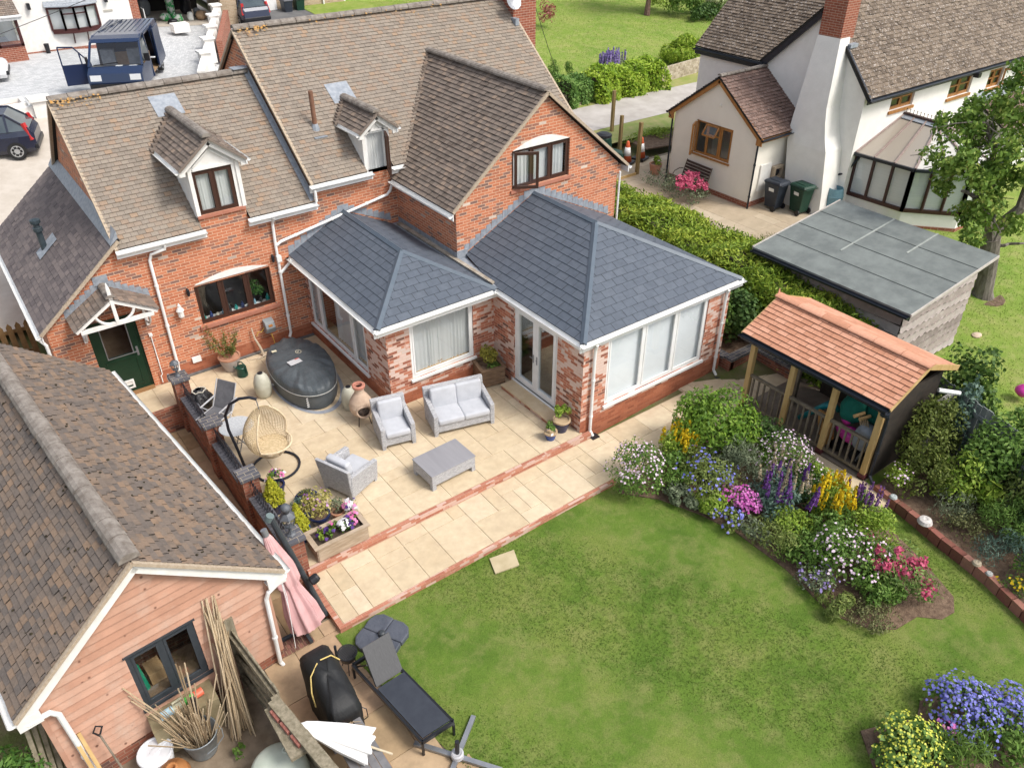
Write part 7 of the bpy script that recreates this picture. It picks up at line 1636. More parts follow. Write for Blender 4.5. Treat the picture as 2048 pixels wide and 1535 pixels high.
# what is kept under the shelter
GB=M('green_canvas',(.0,.10,.075),(.005,.14,.10),.8,5,bump=.5,bs=12,bd=.04);PKP=M('hot_pink_plastic',(.55,.03,.30),(.62,.06,.36),.35);TEALP=M('teal_plastic',(.005,.17,.19),(.01,.22,.24),.4);GRB=M('grey_canvas',(.25,.27,.30),(.36,.38,.41),.85,6,bump=.5,bs=14,bd=.04)
def lump(name,label,cat,c,r,mat,seed,rot=0,group=None):
    rnd=random.Random(seed);ph=[rnd.uniform(0,6.28) for _ in range(6)];mb=MB()
    mb.x=Matrix.Translation(c) @ Matrix.Rotation(rot,4,'Z')
    def f(s,v):
        a,b=s*2*math.pi,-math.pi/2+v*math.pi;k_=1+.10*math.sin(3*a+ph[0]+2*b)+.07*math.sin(5*b+ph[1]+a)+.04*math.sin(9*a+ph[2]);x,y=ovs(a,3);q,z=ovs(b,2.6)
        return (r[0]*k_*x*q,r[1]*k_*y*q,r[2]*z)
    mb.grid(f,32,14);return tag(mb.build(name,mat,None,smooth=True),label,cat,group)
lump('green_bag','bulging dark green canvas bag at the front under the shelter','bag',(7.75,-11.72,.95),(.28,.26,.34),GB,1,.4,'green canvas bags');lump('green_bag','bulging dark green canvas bag nearest the right post of the shelter','bag',(8.0,-12.25,1.05),(.28,.3,.36),GB,2,-.3,'green canvas bags');lump('green_bag','flat green canvas bag hung at the back of the shelter','bag',(8.95,-10.95,1.45),(.1,.28,.16),GB,3,0,'green canvas bags')
lump('grey_sack','crumpled pale grey sack between the pink toy and the green bags','sack',(7.55,-12.28,.55),(.22,.24,.34),GRB,4);lump('grey_sack','small pale grey sack on top behind the green bags','sack',(8.3,-11.75,1.35),(.2,.3,.15),GRB,5)
t=thing('pink_ride_on_toy','hot pink plastic ride on toy behind the right balustrade','toy',(7.55,-11.85,-.1))
mb=MB();mb.grid(lambda s,v:(7.55+(.2*math.sin(math.pi*v)+.02)*math.cos(s*6.283),-11.95+.42*(v*2-1),.42+(.18*math.sin(math.pi*v)**.7)*math.sin(s*6.283)),24,12);mb.build('body',PKP,t,smooth=True)
mb=MB();mb.grid(lambda s,v:(7.6+.12*math.sin(math.pi*v)*math.cos(s*6.283),-11.72+.12*math.sin(math.pi*v)*math.sin(s*6.283),.55+.3*v),18,8);mb.build('seat',PKP,t,smooth=True)
for y in (-11.7,-12.2):mb=MB();mb.tube([(7.4,y,.05),(7.7,y,.05)],.14,14);mb.build('wheel',BLACK,t)
t=thing('teal_slide','teal plastic slide behind the middle balustrade','slide',(7.6,-10.95,-.1))
mb=MB();mb.tube([(7.5,-10.65,.15),(7.55,-10.85,.4),(7.6,-11.1,.7),(7.65,-11.3,.85),(7.75,-11.4,.7)],.07,8);mb.tube([(7.75,-10.65,.1),(7.8,-10.85,.4),(7.85,-11.1,.7)],.06,8);mb.build('slide_body',TEALP,t,smooth=True)
for i,(y,z) in enumerate(((-11.25,.3),(-11.42,.15))):
    mb=MB();mb.hexa([(7.4,y,z-.2),(7.46,y,z-.2),(7.46,y-.25,z-.2),(7.4,y-.25,z-.2),(7.4,y+.15,z+.4),(7.46,y+.15,z+.4),(7.46,y-.1,z+.4),(7.4,y-.1,z+.4)]);tag(mb.build('wooden_board',M('varnished_board',(.45,.22,.07),(.52,.28,.1),.5) if i == 0 else bpy.data.materials['varnished_board']),['varnished orange board leaning by the third shelter post','lower varnished orange board under the leaning one'][i],'board')
t=thing('croquet_set','bundle of wooden croquet mallets leaning over the pink toy','croquet set',(7.5,-12.1,.5))
for k_ in range(5):mb=MB();y=-12.0-.05*k_;mb.tube([(7.45,y-.3,.45),(7.5,y,1.02)],.012,6);mb.build('mallet_shaft',CANEM,t)
for k_ in range(2):mb=MB();mb.tube([(7.38,-11.95-.14*k_,1.03),(7.64,-12.03-.14*k_,1.05)],.04,10);mb.build('mallet_head',M('mallet_wood',(.5,.33,.15)) if k_ == 0 else bpy.data.materials['mallet_wood'],t)
mb=MB()
for k_ in range(7):y=-10.72-.045*k_;mb.tube([(8.3,y,1.45),(8.25,y-.02,1.3),(8.2,y-.12,1.25)],.006,4)
mb.tube([(8.25,-10.7,1.28),(8.22,-10.95,1.24),(8.25,-11.12,1.28),(8.3,-11.05,1.46)],.008,4);tag(mb.build('wire_rack',WHITE),'white wire rack hanging inside the shelter','rack')
t=thing('folded_scooter','grey folded scooter against the right end of the balustrade','scooter',(7.3,-12.45,-.13))
mb=MB();mb.tube([(7.32,-12.3,.05),(7.36,-12.38,.35),(7.34,-12.5,.62)],.03,8);mb.build('deck',GREYM,t);mb=MB();mb.tube([(7.3,-12.52,.7),(7.42,-12.6,.72)],.02,6);mb.build('handlebar',GREYM,t);mb=MB();mb.tube([(7.30,-12.28,.05),(7.34,-12.28,.05)],.07,12);mb.build('wheel',BLACK,t)
# raised brick bed at the corner of the side path
rb=thing('raised_brick_bed','raised brick bed with blue brick coping at the foot of the tall hedge','raised bed',(8.4,-7.9,-.13))
mb=MB();mb.box(8.05,9.45,-8.12,-7.95,-.2,.2);mb.box(7.98,8.15,-8.12,-6.2,-.2,.2);mb.box(9.0,9.2,-9.3,-8.1,-.2,.18);mb.build('wall',BRICKW,rb)
mb=MB();mb.box(8.0,9.5,-8.17,-7.9,.2,.27);mb.box(7.93,8.2,-7.9,-6.2,.2,.268);mb.box(8.95,9.25,-9.35,-8.17,.18,.25);mb.build('coping',BLUEBRICK,rb);mb=MB();mb.box(8.2,10,-7.95,-6.1,-.2,.15);mb.build('soil',SOIL,rb)
# brick border edging with ornaments at the right
bd=thing('brick_border_edging','low red brick edging wall curving along the right hand border','edging wall',(6.8,-14,-.25))
ed=[(7.05,-13.0),(6.95,-13.6),(6.85,-14.15),(6.7,-14.7),(6.62,-15.2),(6.5,-15.75),(6.3,-16.3),(6.05,-17.0),(5.7,-17.8)]
mb=MB();rnd=random.Random(9)
for a,b in zip(ed[:-1],ed[1:]):
    A3,B3=Vector((*a,0)),Vector((*b,0));L=(B3-A3).length;n=max(2,int(L/.2))
    for k_ in range(n):p,q=A3.lerp(B3,k_/n+.015),A3.lerp(B3,(k_+1)/n-.015);mb.bar(p+Vector((0,0,-.15)),q+Vector((0,0,-.15)),.13,.27+rnd.uniform(-.012,.012),c=rnd.random())
mb.build('wall',MT('red_edging_bricks',[(0,(.16,.06,.045)),(.5,(.26,.10,.075)),(1,(.35,.17,.13))],.9,20,dirt=(.12,.13,.06),da=.4),bd)
sheet('border_soil',SOIL,ed[:]+[(8.2,-18),(10,-13.5),(9.2,-9.5),(8.6,-12.8)],-.12,.15)
for (x,y,s_,nm,lb,m) in ((6.80,-14.25,1,'stone_plaque','round white stone plaque lying on the brick edging',(.62,.58,.55)),(6.56,-15.45,.6,'stone_ornament','cream stone ornament on the brick edging',(.45,.38,.27)),(6.5,-15.72,.45,'stone_ornament','small grey pebble ornament on the brick edging',(.42,.42,.4)),(6.97,-13.45,.55,'glass_ornament','small pale glass ornament at the top of the brick edging',(.5,.55,.55))):
    mb=MB();mb.lathe([(.13*s_,0),(.15*s_,.03*s_),(.12*s_,.10*s_),(.05*s_,.12*s_),(0,.09*s_)],n=16);mb.v=[v+Vector((x,y,-.02)) for v in mb.v];tag(mb.build(nm,M(nm+str(s_),m,tuple(c*.7 for c in m),.8,20)),lb,'ornament')
mb=MB();mb.lathe([(0,0),(.16,.02),(.17,.06),(.1,.09),(0,.1)],n=12,sy=.7);mb.v=[v+Vector((14.7,-11.15,.02)) for v in mb.v];tag(mb.build('lawn_stone',M('buff_stone',(.48,.36,.26),(.55,.44,.33),.9)),'buff stone lying on the bright lawn behind the shed','stone')
mb=MB();mb.grid(lambda s,v:(12.75+.2*math.sin(math.pi*v)*math.cos(s*6.283),-13.3+.2*math.sin(math.pi*v)*math.sin(s*6.283),.02+.4*v),16,8);tag(mb.build('pink_ball',PKP,None,smooth=True),'hot pink toy on the lawn at the right edge of the photo','toy')
# ------------------------------------------------------------------ tall hedge
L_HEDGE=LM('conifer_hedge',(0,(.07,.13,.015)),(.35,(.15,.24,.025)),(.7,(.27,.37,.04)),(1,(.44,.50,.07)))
L_HEDGED=LM('conifer_hedge_side',(0,(.03,.07,.01)),(.5,(.075,.14,.018)),(1,(.15,.23,.03)))
hd=thing('conifer_hedge','long clipped yellow green conifer hedge between the extension and the cottage','hedge',(10.6,-4.3,-.1))
HX0,HX1,HY0,HY1=9.4,11.6,-10.3,1.6
def htop(x,y):return 1.92+.10*np.sin(y*1.7)+.07*np.sin(y*4.1+x*2)-.25*np.clip(-8.5-y,0,2)
def hlump(y,z):return .12*np.sin(y*2.3+z*2)+.09*np.sin(y*5.2-z*4)
n=21000;y=RNG.uniform(HY0,HY1,n);x=RNG.uniform(HX0,HX1,n);e=np.minimum(x-HX0,HX1-x);C=np.stack([x,y,htop(x,y)-.30*np.exp(-e*4)+RNG.normal(0,.06,n)],1);N=nrm(np.stack([(x-10.5)*.35,RNG.normal(0,.2,n),np.ones(n)],1))
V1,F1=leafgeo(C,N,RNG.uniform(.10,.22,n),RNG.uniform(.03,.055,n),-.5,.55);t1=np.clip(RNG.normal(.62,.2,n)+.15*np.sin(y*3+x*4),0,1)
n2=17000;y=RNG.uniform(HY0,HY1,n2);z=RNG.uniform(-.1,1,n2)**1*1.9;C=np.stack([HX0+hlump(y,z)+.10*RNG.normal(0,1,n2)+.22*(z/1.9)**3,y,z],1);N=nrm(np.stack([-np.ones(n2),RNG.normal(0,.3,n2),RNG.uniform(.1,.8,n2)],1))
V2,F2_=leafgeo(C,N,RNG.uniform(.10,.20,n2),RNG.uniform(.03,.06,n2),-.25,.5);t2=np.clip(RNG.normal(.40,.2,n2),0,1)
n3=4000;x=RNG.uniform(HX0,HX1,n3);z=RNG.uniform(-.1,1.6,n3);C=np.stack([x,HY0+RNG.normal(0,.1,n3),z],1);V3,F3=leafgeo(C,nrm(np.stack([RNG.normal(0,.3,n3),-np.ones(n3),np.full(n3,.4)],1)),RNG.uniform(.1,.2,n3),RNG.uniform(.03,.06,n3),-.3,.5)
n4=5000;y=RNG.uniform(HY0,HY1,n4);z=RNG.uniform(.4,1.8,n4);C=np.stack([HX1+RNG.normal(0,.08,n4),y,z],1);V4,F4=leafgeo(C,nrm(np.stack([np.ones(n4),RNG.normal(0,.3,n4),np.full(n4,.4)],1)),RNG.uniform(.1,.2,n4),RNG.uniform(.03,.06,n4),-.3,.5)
def cat(*vf):
    off=0;Vs,Fs=[],[]
    for v,f in vf:Vs.append(v);Fs.append(f+off);off += len(v)
    return np.concatenate(Vs),np.concatenate(Fs)
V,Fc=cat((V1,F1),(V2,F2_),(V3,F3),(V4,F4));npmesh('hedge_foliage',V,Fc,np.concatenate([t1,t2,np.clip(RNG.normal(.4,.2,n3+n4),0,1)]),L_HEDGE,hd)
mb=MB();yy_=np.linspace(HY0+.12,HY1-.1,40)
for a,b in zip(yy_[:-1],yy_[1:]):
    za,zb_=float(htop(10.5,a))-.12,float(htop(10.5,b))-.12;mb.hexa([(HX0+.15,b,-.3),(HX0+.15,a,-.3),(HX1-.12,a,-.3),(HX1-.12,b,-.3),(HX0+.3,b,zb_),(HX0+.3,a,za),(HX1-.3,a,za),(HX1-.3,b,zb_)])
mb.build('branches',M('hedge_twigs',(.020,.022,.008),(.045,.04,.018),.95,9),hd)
mb=MB();rnd=random.Random(3)
t=thing('climbing_ivy','dark glossy ivy and bramble over the raised brick bed at the hedge foot','ivy',(8.9,-7.3,.15))
foliage('foliage',t,(8.95,-7.15,.75),(.6,1.15,1.05),2600,.11,L_DARK,lumps=26,lump=.34,rnd=.5,asp=.8);foliage('young_growth',t,(8.62,-7.2,.85),(.35,.8,.75),500,.1,L_GREEN,lumps=12,rnd=.5,asp=.7)
# ------------------------------------------------------------------ tree by the shed
BARK=M('fissured_grey_bark',(.10,.085,.07),(.22,.195,.165),.95,9,scale=(1,1,.3),bump=.8,bs=30,bd=.03)
tr=thing('garden_tree','leafy old tree with a forked grey trunk on the lawn behind the shed','tree',(16.9,-10.1,.1))
mb=MB();mb.tube([(16.95,-10.12,.0),(16.9,-10.1,.3),(16.85,-10.05,.9),(16.7,-9.98,1.5),(16.6,-9.92,2.0)],[.36,.27,.24,.26,.24],12)
br=[]
def branch(p,q,r0,r1,bend=.15,n=5):
    p,q=Vector(p),Vector(q);pts=[p.lerp(q,k/n)+Vector((rnd.uniform(-1,1),rnd.uniform(-1,1),rnd.uniform(-.3,1)))*bend*math.sin(math.pi*k/n) for k in range(n+1)]
    mb.tube(pts,[r0+(r1-r0)*k/n for k in range(n+1)],7);return pts
limbs=[((16.6,-9.92,1.95),(16.0,-9.6,4.0),.2,.09),((16.6,-9.95,1.9),(17.5,-10.4,4.2),.19,.09),((16.3,-9.75,2.9),(15.0,-9.4,3.6),.1,.04),((16.0,-9.6,4.0),(15.6,-9.2,5.3),.09,.03),((16.1,-9.7,3.5),(16.9,-8.6,5.0),.08,.03),((17.2,-10.2,3.4),(16.6,-11.0,4.8),.08,.03),((17.5,-10.4,4.2),(17.9,-10.1,5.8),.08,.03),((16.3,-9.8,2.7),(15.4,-10.3,2.9),.07,.025),((16.0,-9.6,3.9),(14.9,-8.8,4.4),.06,.02),((16.7,-9.9,1.6),(17.3,-10.6,1.9),.06,.03)]
for a,b,r0,r1 in limbs:branch(a,b,r0,r1)
for k_ in range(34):
    a,b,_,_=limbs[rnd.randrange(2,9)];p=Vector(a).lerp(Vector(b),rnd.uniform(.4,1));branch(p,p+Vector((rnd.uniform(-.9,.9),rnd.uniform(-.9,.9),rnd.uniform(-.3,.6))),.025,.008,.08,3)
mb.build('trunk',BARK,tr)
cl=[(15.9,-9.4,4.6,1.0),(15.1,-9.3,3.9,.85),(14.7,-8.9,4.5,.7),(15.6,-10.2,3.1,.85),(14.9,-10.0,2.75,.6),(16.6,-8.7,5.2,.9),(17.0,-10.4,5.1,1.0),(17.8,-10.2,5.9,.9),(16.2,-9.6,5.7,.8),(17.9,-9.6,4.6,.9),(16.3,-10.8,4.2,.8),(15.4,-8.6,5.0,.7),(16.1,-9.3,2.7,.5),(18.5,-10.5,5.0,.9),(17.2,-9.2,6.2,.7),(15.6,-9.8,3.9,.7),(16.9,-9.5,3.5,.55)]
Vs=[];ts=[]
for (x,y,z,r) in cl:
    m=int(1500*r*r);P,N,h=blob(m,(x,y,z),(r,r,r*.75),low=-1,fill=.12,lumps=11,lump=.42);L=RNG.uniform(.09,.19,len(P));Vs.append(leafgeo(P,N,L,L*.55,.5,.8));ts.append(np.clip(RNG.normal(.5+.1*RNG.normal(),.22,len(P)),0,1))
V,Fc=cat(*Vs);npmesh('crown',V,Fc,np.concatenate(ts),LM('tree_crown',(0,(.07,.14,.022)),(.5,(.15,.25,.04)),(.85,(.26,.36,.07)),(1,(.42,.45,.11))),tr)
# ------------------------------------------------------------------ the mixed flower bed
def plant(name,label,cat_,base,r,n,leaf,mat,fl=None,group=None,sp=None,**kw):
    if base[0] < 7 and base[1] < -9 and base[1] > -15.5:r=(r[0]*1.12,r[1]*1.12,r[2]*1.05);n=int(n*1.45)
    t=thing(name,label,cat_,base,0,group);o,P,N=foliage('foliage',t,(base[0],base[1],base[2]+r[2]*.62),r,n,leaf,mat,**kw)
    if fl:flowers(t,P,N,fl[0],fl[1],fl[2],fl[3] if len(fl) > 3 else .05)
    if sp:
        cnt,h,nf,rr,fm,size=sp;a=RNG.uniform(0,6.283,cnt);q=np.sqrt(RNG.uniform(0,1,cnt));pts=np.stack([base[0]+r[0]*.85*q*np.cos(a),base[1]+r[1]*.85*q*np.sin(a),base[2]+r[2]*(1.25-.4*q**2)],1);spikes(t,pts,h,nf,rr,fm,size=size)
    return t,P,N
B0=LZ+.02
plant('geranium','mound of pale pink geranium at the path end of the flower bed','flowering plant',(3.15,-9.85,B0),(.72,.62,.62),1900,.07,L_GREEN,(260,.026,F_PALE),lumps=20)
plant('loosestrife','bright yellow loosestrife spikes at the top of the flower bed','flowering plant',(4.35,-9.75,B0),(.5,.38,.55),800,.08,L_LIME,sp=(24,.42,46,.055,F_YEL,.03),lumps=12)
plant('green_shrub','big fresh green shrub at the back of the flower bed beside the path','shrub',(5.35,-10.0,B0),(1.0,.75,.95),3600,.11,LM('fresh_green',(0,(.06,.13,.015)),(.5,(.13,.24,.025)),(1,(.25,.37,.05))),lumps=26,rnd=.5,asp=.42)
plant('green_shrub','tallest leafy dome of the fresh green shrubs by the path corner','shrub',(5.0,-9.6,B0),(.55,.4,1.05),1500,.10,LM('fresh_green'),lumps=14,rnd=.5,asp=.42)
plant('dark_shrub','small dark green shrub beside the second shelter post','shrub',(6.15,-10.8,B0),(.36,.5,.62),1000,.07,L_DARK,lumps=12)
plant('white_geranium','white and lilac flowered mound in front of the shelter balustrade','flowering plant',(5.85,-11.55,B0),(.55,.85,.62),2100,.06,L_GREEN,(360,.025,F_PALE),lumps=20)
plant('blue_aster','loose yellow green plant dotted with soft blue flowers by the lawn edge','flowering plant',(4.05,-10.85,B0),(.6,.75,.55),1600,.09,LM('pale_olive',(0,(.10,.14,.03)),(.5,(.19,.25,.06)),(1,(.32,.36,.11))),(120,.034,F_BLUE,.07),lumps=20,rnd=.5,asp=.3)
plant('blue_aster','small clump of blue flowers spilling over the lawn edge','flowering plant',(3.72,-11.75,B0),(.3,.34,.26),420,.07,LM('pale_olive'),(60,.035,F_BLUE),lumps=9)
plant('phlox','bright magenta pink phlox cushion near the middle of the flower bed','flowering plant',(4.3,-11.62,B0),(.42,.46,.36),500,.05,L_GREEN,(800,.03,F_MAG,.03),lumps=14)
plant('grey_sage','grey green feathery foliage behind the pink phlox','plant',(4.95,-11.05,B0),(.5,.62,.62),1500,.10,L_GREY,lumps=18,rnd=.4,droop=-.9,asp=.18)
plant('lupin','tall purple lupin spikes gone partly to seed behind the phlox','flowering plant',(4.95,-12.2,B0),(.62,.7,.55),1600,.10,L_BLUE,sp=(18,.5,50,.05,FM('lupin_purple',(.08,.02,.16),(.22,.09,.34)),.03),lumps=18,asp=.35)
pts=np.stack([RNG.uniform(4.5,5.5,14),RNG.uniform(-12.7,-11.5,14),np.full(14,B0+.72)],1);spikes(bpy.data.objects['lupin'],pts,.5,42,.045,FM('seed_head',(.30,.25,.15),(.5,.42,.28)),name='seed_spike',size=.026)
plant('loosestrife','golden yellow loosestrife spikes beside the purple salvia near the path','flowering plant',(5.65,-12.95,B0),(.5,.55,.5),1000,.08,L_LIME,sp=(30,.42,46,.05,F_YEL,.03),lumps=14)
plant('salvia','dark purple salvia spikes at the path side of the bed','flowering plant',(6.0,-13.35,B0),(.34,.45,.45),600,.07,L_GREEN,sp=(26,.42,40,.035,FM('salvia_purple',(.10,.035,.16),(.24,.12,.30)),.024),lumps=10)
plant('feathery_plant','feathery lime green plant at the lawn edge in the middle of the bed','plant',(4.05,-12.75,B0),(.42,.55,.42),1100,.09,LM('pale_olive'),lumps=14,rnd=.5,asp=.2)
plant('green_perennial','low mid green leafy plant with a rosette between lupins and lawn','plant',(4.2,-13.35,B0),(.45,.5,.38),1000,.10,L_GREEN,lumps=14,asp=.35)
plant('geranium','lilac white geranium mound at the lower middle of the bed','flowering plant',(4.55,-14.0,B0),(.7,.72,.58),2300,.075,L_GREEN,(230,.030,F_PALE),lumps=22)
plant('lime_shrub','fresh lime green shrub at the path side above the red valerian','shrub',(5.55,-13.95,B0),(.5,.6,.55),1300,.08,L_LIME,lumps=16,asp=.4)
t,P,N=plant('red_valerian','crimson valerian flowers at the bare end of the flower bed','flowering plant',(5.0,-14.75,B0),(.55,.62,.55),1600,.085,LM('valerian_leaf',(0,(.07,.13,.03)),(.5,(.16,.25,.06)),(1,(.28,.37,.11))),lumps=18,asp=.35)
idx=RNG.choice(np.nonzero(P[:,2] > B0+.35)[0],30,False)
for k_ in idx:C=P[k_]+np.array([0,0,.08])+RNG.normal(0,.045,(34,3));V,Fc=petals(C,nrm(RNG.normal(0,.5,(34,3))+np.array([-.3,-.4,.7])),np.full(34,.036));npmesh('flower_head',V,Fc,RNG.random(34),F_RED,t)
plant('thyme','low grey olive thyme carpet at the rounded end of the bed','ground cover plant',(4.0,-14.95,B0),(.52,.36,.2),1000,.05,LM('thyme',(0,(.09,.10,.04)),(.5,(.17,.18,.07)),(1,(.27,.27,.12))),lumps=18)
plant('variegated_hosta','low variegated green tuft at the lawn edge below the geranium','plant',(3.62,-14.4,B0),(.36,.36,.26),600,.12,LM('pale_olive'),lumps=10,asp=.2,rnd=.4)
plant('campanula','small lilac bellflower at the lawn edge below the lupins','flowering plant',(3.75,-13.85,B0),(.3,.38,.3),500,.06,L_GREY,(50,.03,F_LAV),lumps=9)
plant('grey_catmint','grey olive catmint strip along the lawn edge under the phlox','plant',(3.92,-12.2,B0),(.26,.5,.24),600,.06,L_GREY,lumps=12)
for nm,lb,p,r,mt in (('catmint','low grey catmint along the lawn edge under the blue flowers',(3.45,-10.75),(.26,.4,.24),L_GREY),('cranesbill','low green cranesbill at the lawn edge beside the pink phlox',(3.75,-11.25),(.3,.35,.3),L_LIME),('cranesbill','leafy green cranesbill between the yellow spikes and the pale geranium',(3.75,-10.15),(.5,.45,.5),L_GREEN),('leafy_perennial','broad leafy perennial between the lilac geranium and the yellow spikes',(5.0,-13.25),(.6,.5,.5),L_GREEN),('leafy_perennial','dark leafy perennial between the lupins and the shelter path',(5.6,-12.3),(.45,.5,.5),L_DARK),('ladys_mantle','soft green mantle leaves at the foot of the lupins',(4.5,-12.75),(.45,.4,.4),L_LIME),('artemisia','silver grey artemisia between the blue flowers and the shelter mound',(4.75,-10.65),(.5,.4,.5),L_GREY),('cranesbill','green cranesbill under the crimson valerian by the lawn',(4.55,-14.75),(.5,.35,.35),L_GREEN),('leafy_perennial','fresh leafy perennial on the path side of the white flowered mound',(6.1,-12.3),(.25,.5,.4),L_LIME)):
    plant(nm,lb,'plant',(p[0],p[1],B0),r,1100,.085,mt,lumps=14,asp=.4)
# ------------------------------------------------------------------ right hand border
B1=-.12
for nm,lb,ct,p,r,n,lf,mt,kw in (
    ('yellow_green_shrub','tall olive green shrub against the right end of the shelter','shrub',(8.4,-13.25),(.85,.55,1.25),3600,.08,LM('olive_green',(0,(.06,.085,.015)),(.5,(.13,.17,.035)),(1,(.24,.27,.07))),{}),
    ('fine_leaved_shrub','fine leaved mid green shrub in front of the tall olive one','shrub',(7.75,-13.7),(.6,.55,.75),2000,.07,LM('olive_green'),{}),
    ('eucalyptus','blue green eucalyptus sapling beside the ivy clad fence','shrub',(9.3,-13.35),(.42,.4,1.3),900,.12,L_BLUE,{'asp':.5}),
    ('laurel','dark leafy laurel in the middle of the right hand border','shrub',(8.85,-14.4),(.9,.75,1.1),3000,.11,L_GREEN,{'rnd':.5}),
    ('climbing_rose','dark climbing rose with pale blooms near the right edge','shrub',(8.9,-15.6),(.9,.8,1.35),3000,.10,L_DARK,{'rnd':.5}),
    ('grey_lavender','grey lavender clump leaning over the brick edging','lavender',(7.55,-14.35),(.5,.45,.42),1100,.09,L_GREY,{'asp':.16,'droop':-.8}),
    ('olive_sedum','low brownish olive plant trailing onto the brick edging','plant',(7.25,-14.85),(.42,.45,.3),800,.06,LM('thyme'),{}),
    ('feathery_fennel','bright green feathery plant in the lower right border','plant',(7.75,-15.3),(.55,.55,.62),2200,.10,L_GREEN,{'asp':.16,'droop':-.6,'rnd':.4}),
    ('broad_leaf_plant','plant with large pale green leaves in the middle of the border','plant',(8.0,-14.75),(.4,.4,.5),170,.24,L_LIME,{'asp':.45,'lumps':8}),
    ('grey_lavender','blue grey lavender hedge clump at the right edge of the photo','lavender',(7.1,-15.75),(.5,.55,.45),1300,.1,L_BLUE,{'asp':.16,'droop':-.8}),
    ('green_perennial','mixed green perennial beside the lowest edging bricks','plant',(7.0,-16.5),(.6,.6,.55),1400,.08,L_GREEN,{}),
    ('dark_hydrangea','dark broad leaved shrub against the pale fence','shrub',(8.2,-16.5),(.8,.8,1.0),2200,.12,L_DARK,{'asp':.6}),
    ('pale_geranium','sprawling pale pink geranium beside the shelter downpipe','flowering plant',(7.4,-13.3),(.32,.4,.4),700,.06,L_LIME,{'fl':(24,.03,F_PALE)}),
    ('yellow_pansy','little yellow flowered plant on the brick edging','flowering plant',(6.55,-16.15),(.22,.25,.2),260,.05,L_GREEN,{'fl':(30,.035,F_YEL)}),
    ('leafy_shrub','bright leafy shrub in front of the laurel by the lavender','shrub',(8.1,-14.15),(.55,.5,.8),1700,.09,L_LIME,{'rnd':.5}),
    ('leafy_shrub','mid green shrub between the ivy and the climbing rose','shrub',(9.4,-14.6),(.7,.6,1.35),2200,.1,L_GREEN,{}),
    ('leafy_shrub','dark shrub filling the border under the pale fence','shrub',(8.3,-15.9),(.7,.6,.9),1900,.1,L_DARK,{}),
    ('euphorbia','loose yellow green euphorbia behind the broad leaved plant','plant',(8.5,-15.1),(.5,.45,.75),1400,.08,LM('pale_olive'),{}),
    ('ivy','dense ivy and bramble tumbling over the fence','ivy',(9.85,-13.0),(.75,.8,1.55),3600,.10,LM('ivy',(0,(.03,.075,.015)),(.5,(.08,.15,.025)),(1,(.18,.27,.055))),{'asp':.8,'rnd':.5})):
    plant(nm,lb,ct,(p[0],p[1],B1),r,n,lf,mt,**{**dict(lumps=20),**kw})
flowers(bpy.data.objects['climbing_rose'],*blob(400,(8.9,-15.6,.8),(.9,.8,1.3))[:2],14,.05,F_WHITE)
# ------------------------------------------------------------------ corner bed, bottom right
sheet('corner_bed_soil',SOIL,[(1.5,-16.6),(1.9,-16.1),(2.5,-16.35),(2.85,-16.5),(3.2,-16.35),(4.2,-16.9),(5,-18),(4,-20),(1,-20),(.9,-17.4)],LZ+.03,.04)
plant('ladys_mantle','frothy lime yellow flowered mound at the left of the corner bed','flowering plant',(1.98,-16.72,B0),(.62,.55,.42),1300,.10,LM('mantle',(0,(.08,.16,.03)),(.5,(.15,.26,.06)),(1,(.26,.38,.11))),(3600,.02,F_LIMEF,.06),lumps=24,asp=.8)
plant('blue_geranium','violet blue flowered mound at the right edge of the corner bed','flowering plant',(3.25,-16.95,B0),(.62,.6,.42),1300,.08,L_GREEN,(1500,.027,F_BLUE,.05),lumps=20)
plant('blue_geranium','second violet blue clump running off the right edge of the photo','flowering plant',(3.95,-17.45,B0),(.5,.5,.36),900,.08,L_GREEN,(800,.027,F_BLUE,.05),lumps=14)
plant('pink_campion','few magenta pink flowers between the lime and blue mounds','flowering plant',(2.72,-16.85,B0),(.2,.26,.26),240,.06,L_GREY,(30,.045,F_MAG,.06),lumps=6)
plant('daylily','arching grassy green tuft in the corner bed','plant',(2.62,-17.35,B0),(.45,.45,.42),900,.2,LM('grassy',(0,(.06,.12,.02)),(.5,(.12,.21,.035)),(1,(.2,.3,.06))),lumps=12,asp=.1,droop=-.7,rnd=.4)
plant('green_perennial','leafy green plant under the violet blue flowers','plant',(3.35,-17.6,B0),(.55,.5,.4),1100,.09,L_GREEN,lumps=14)
plant('catmint','grey blue catmint at the lower edge of the corner bed','plant',(1.75,-17.4,B0),(.45,.4,.34),900,.07,L_GREY,(20,.035,F_BLUE),lumps=12)
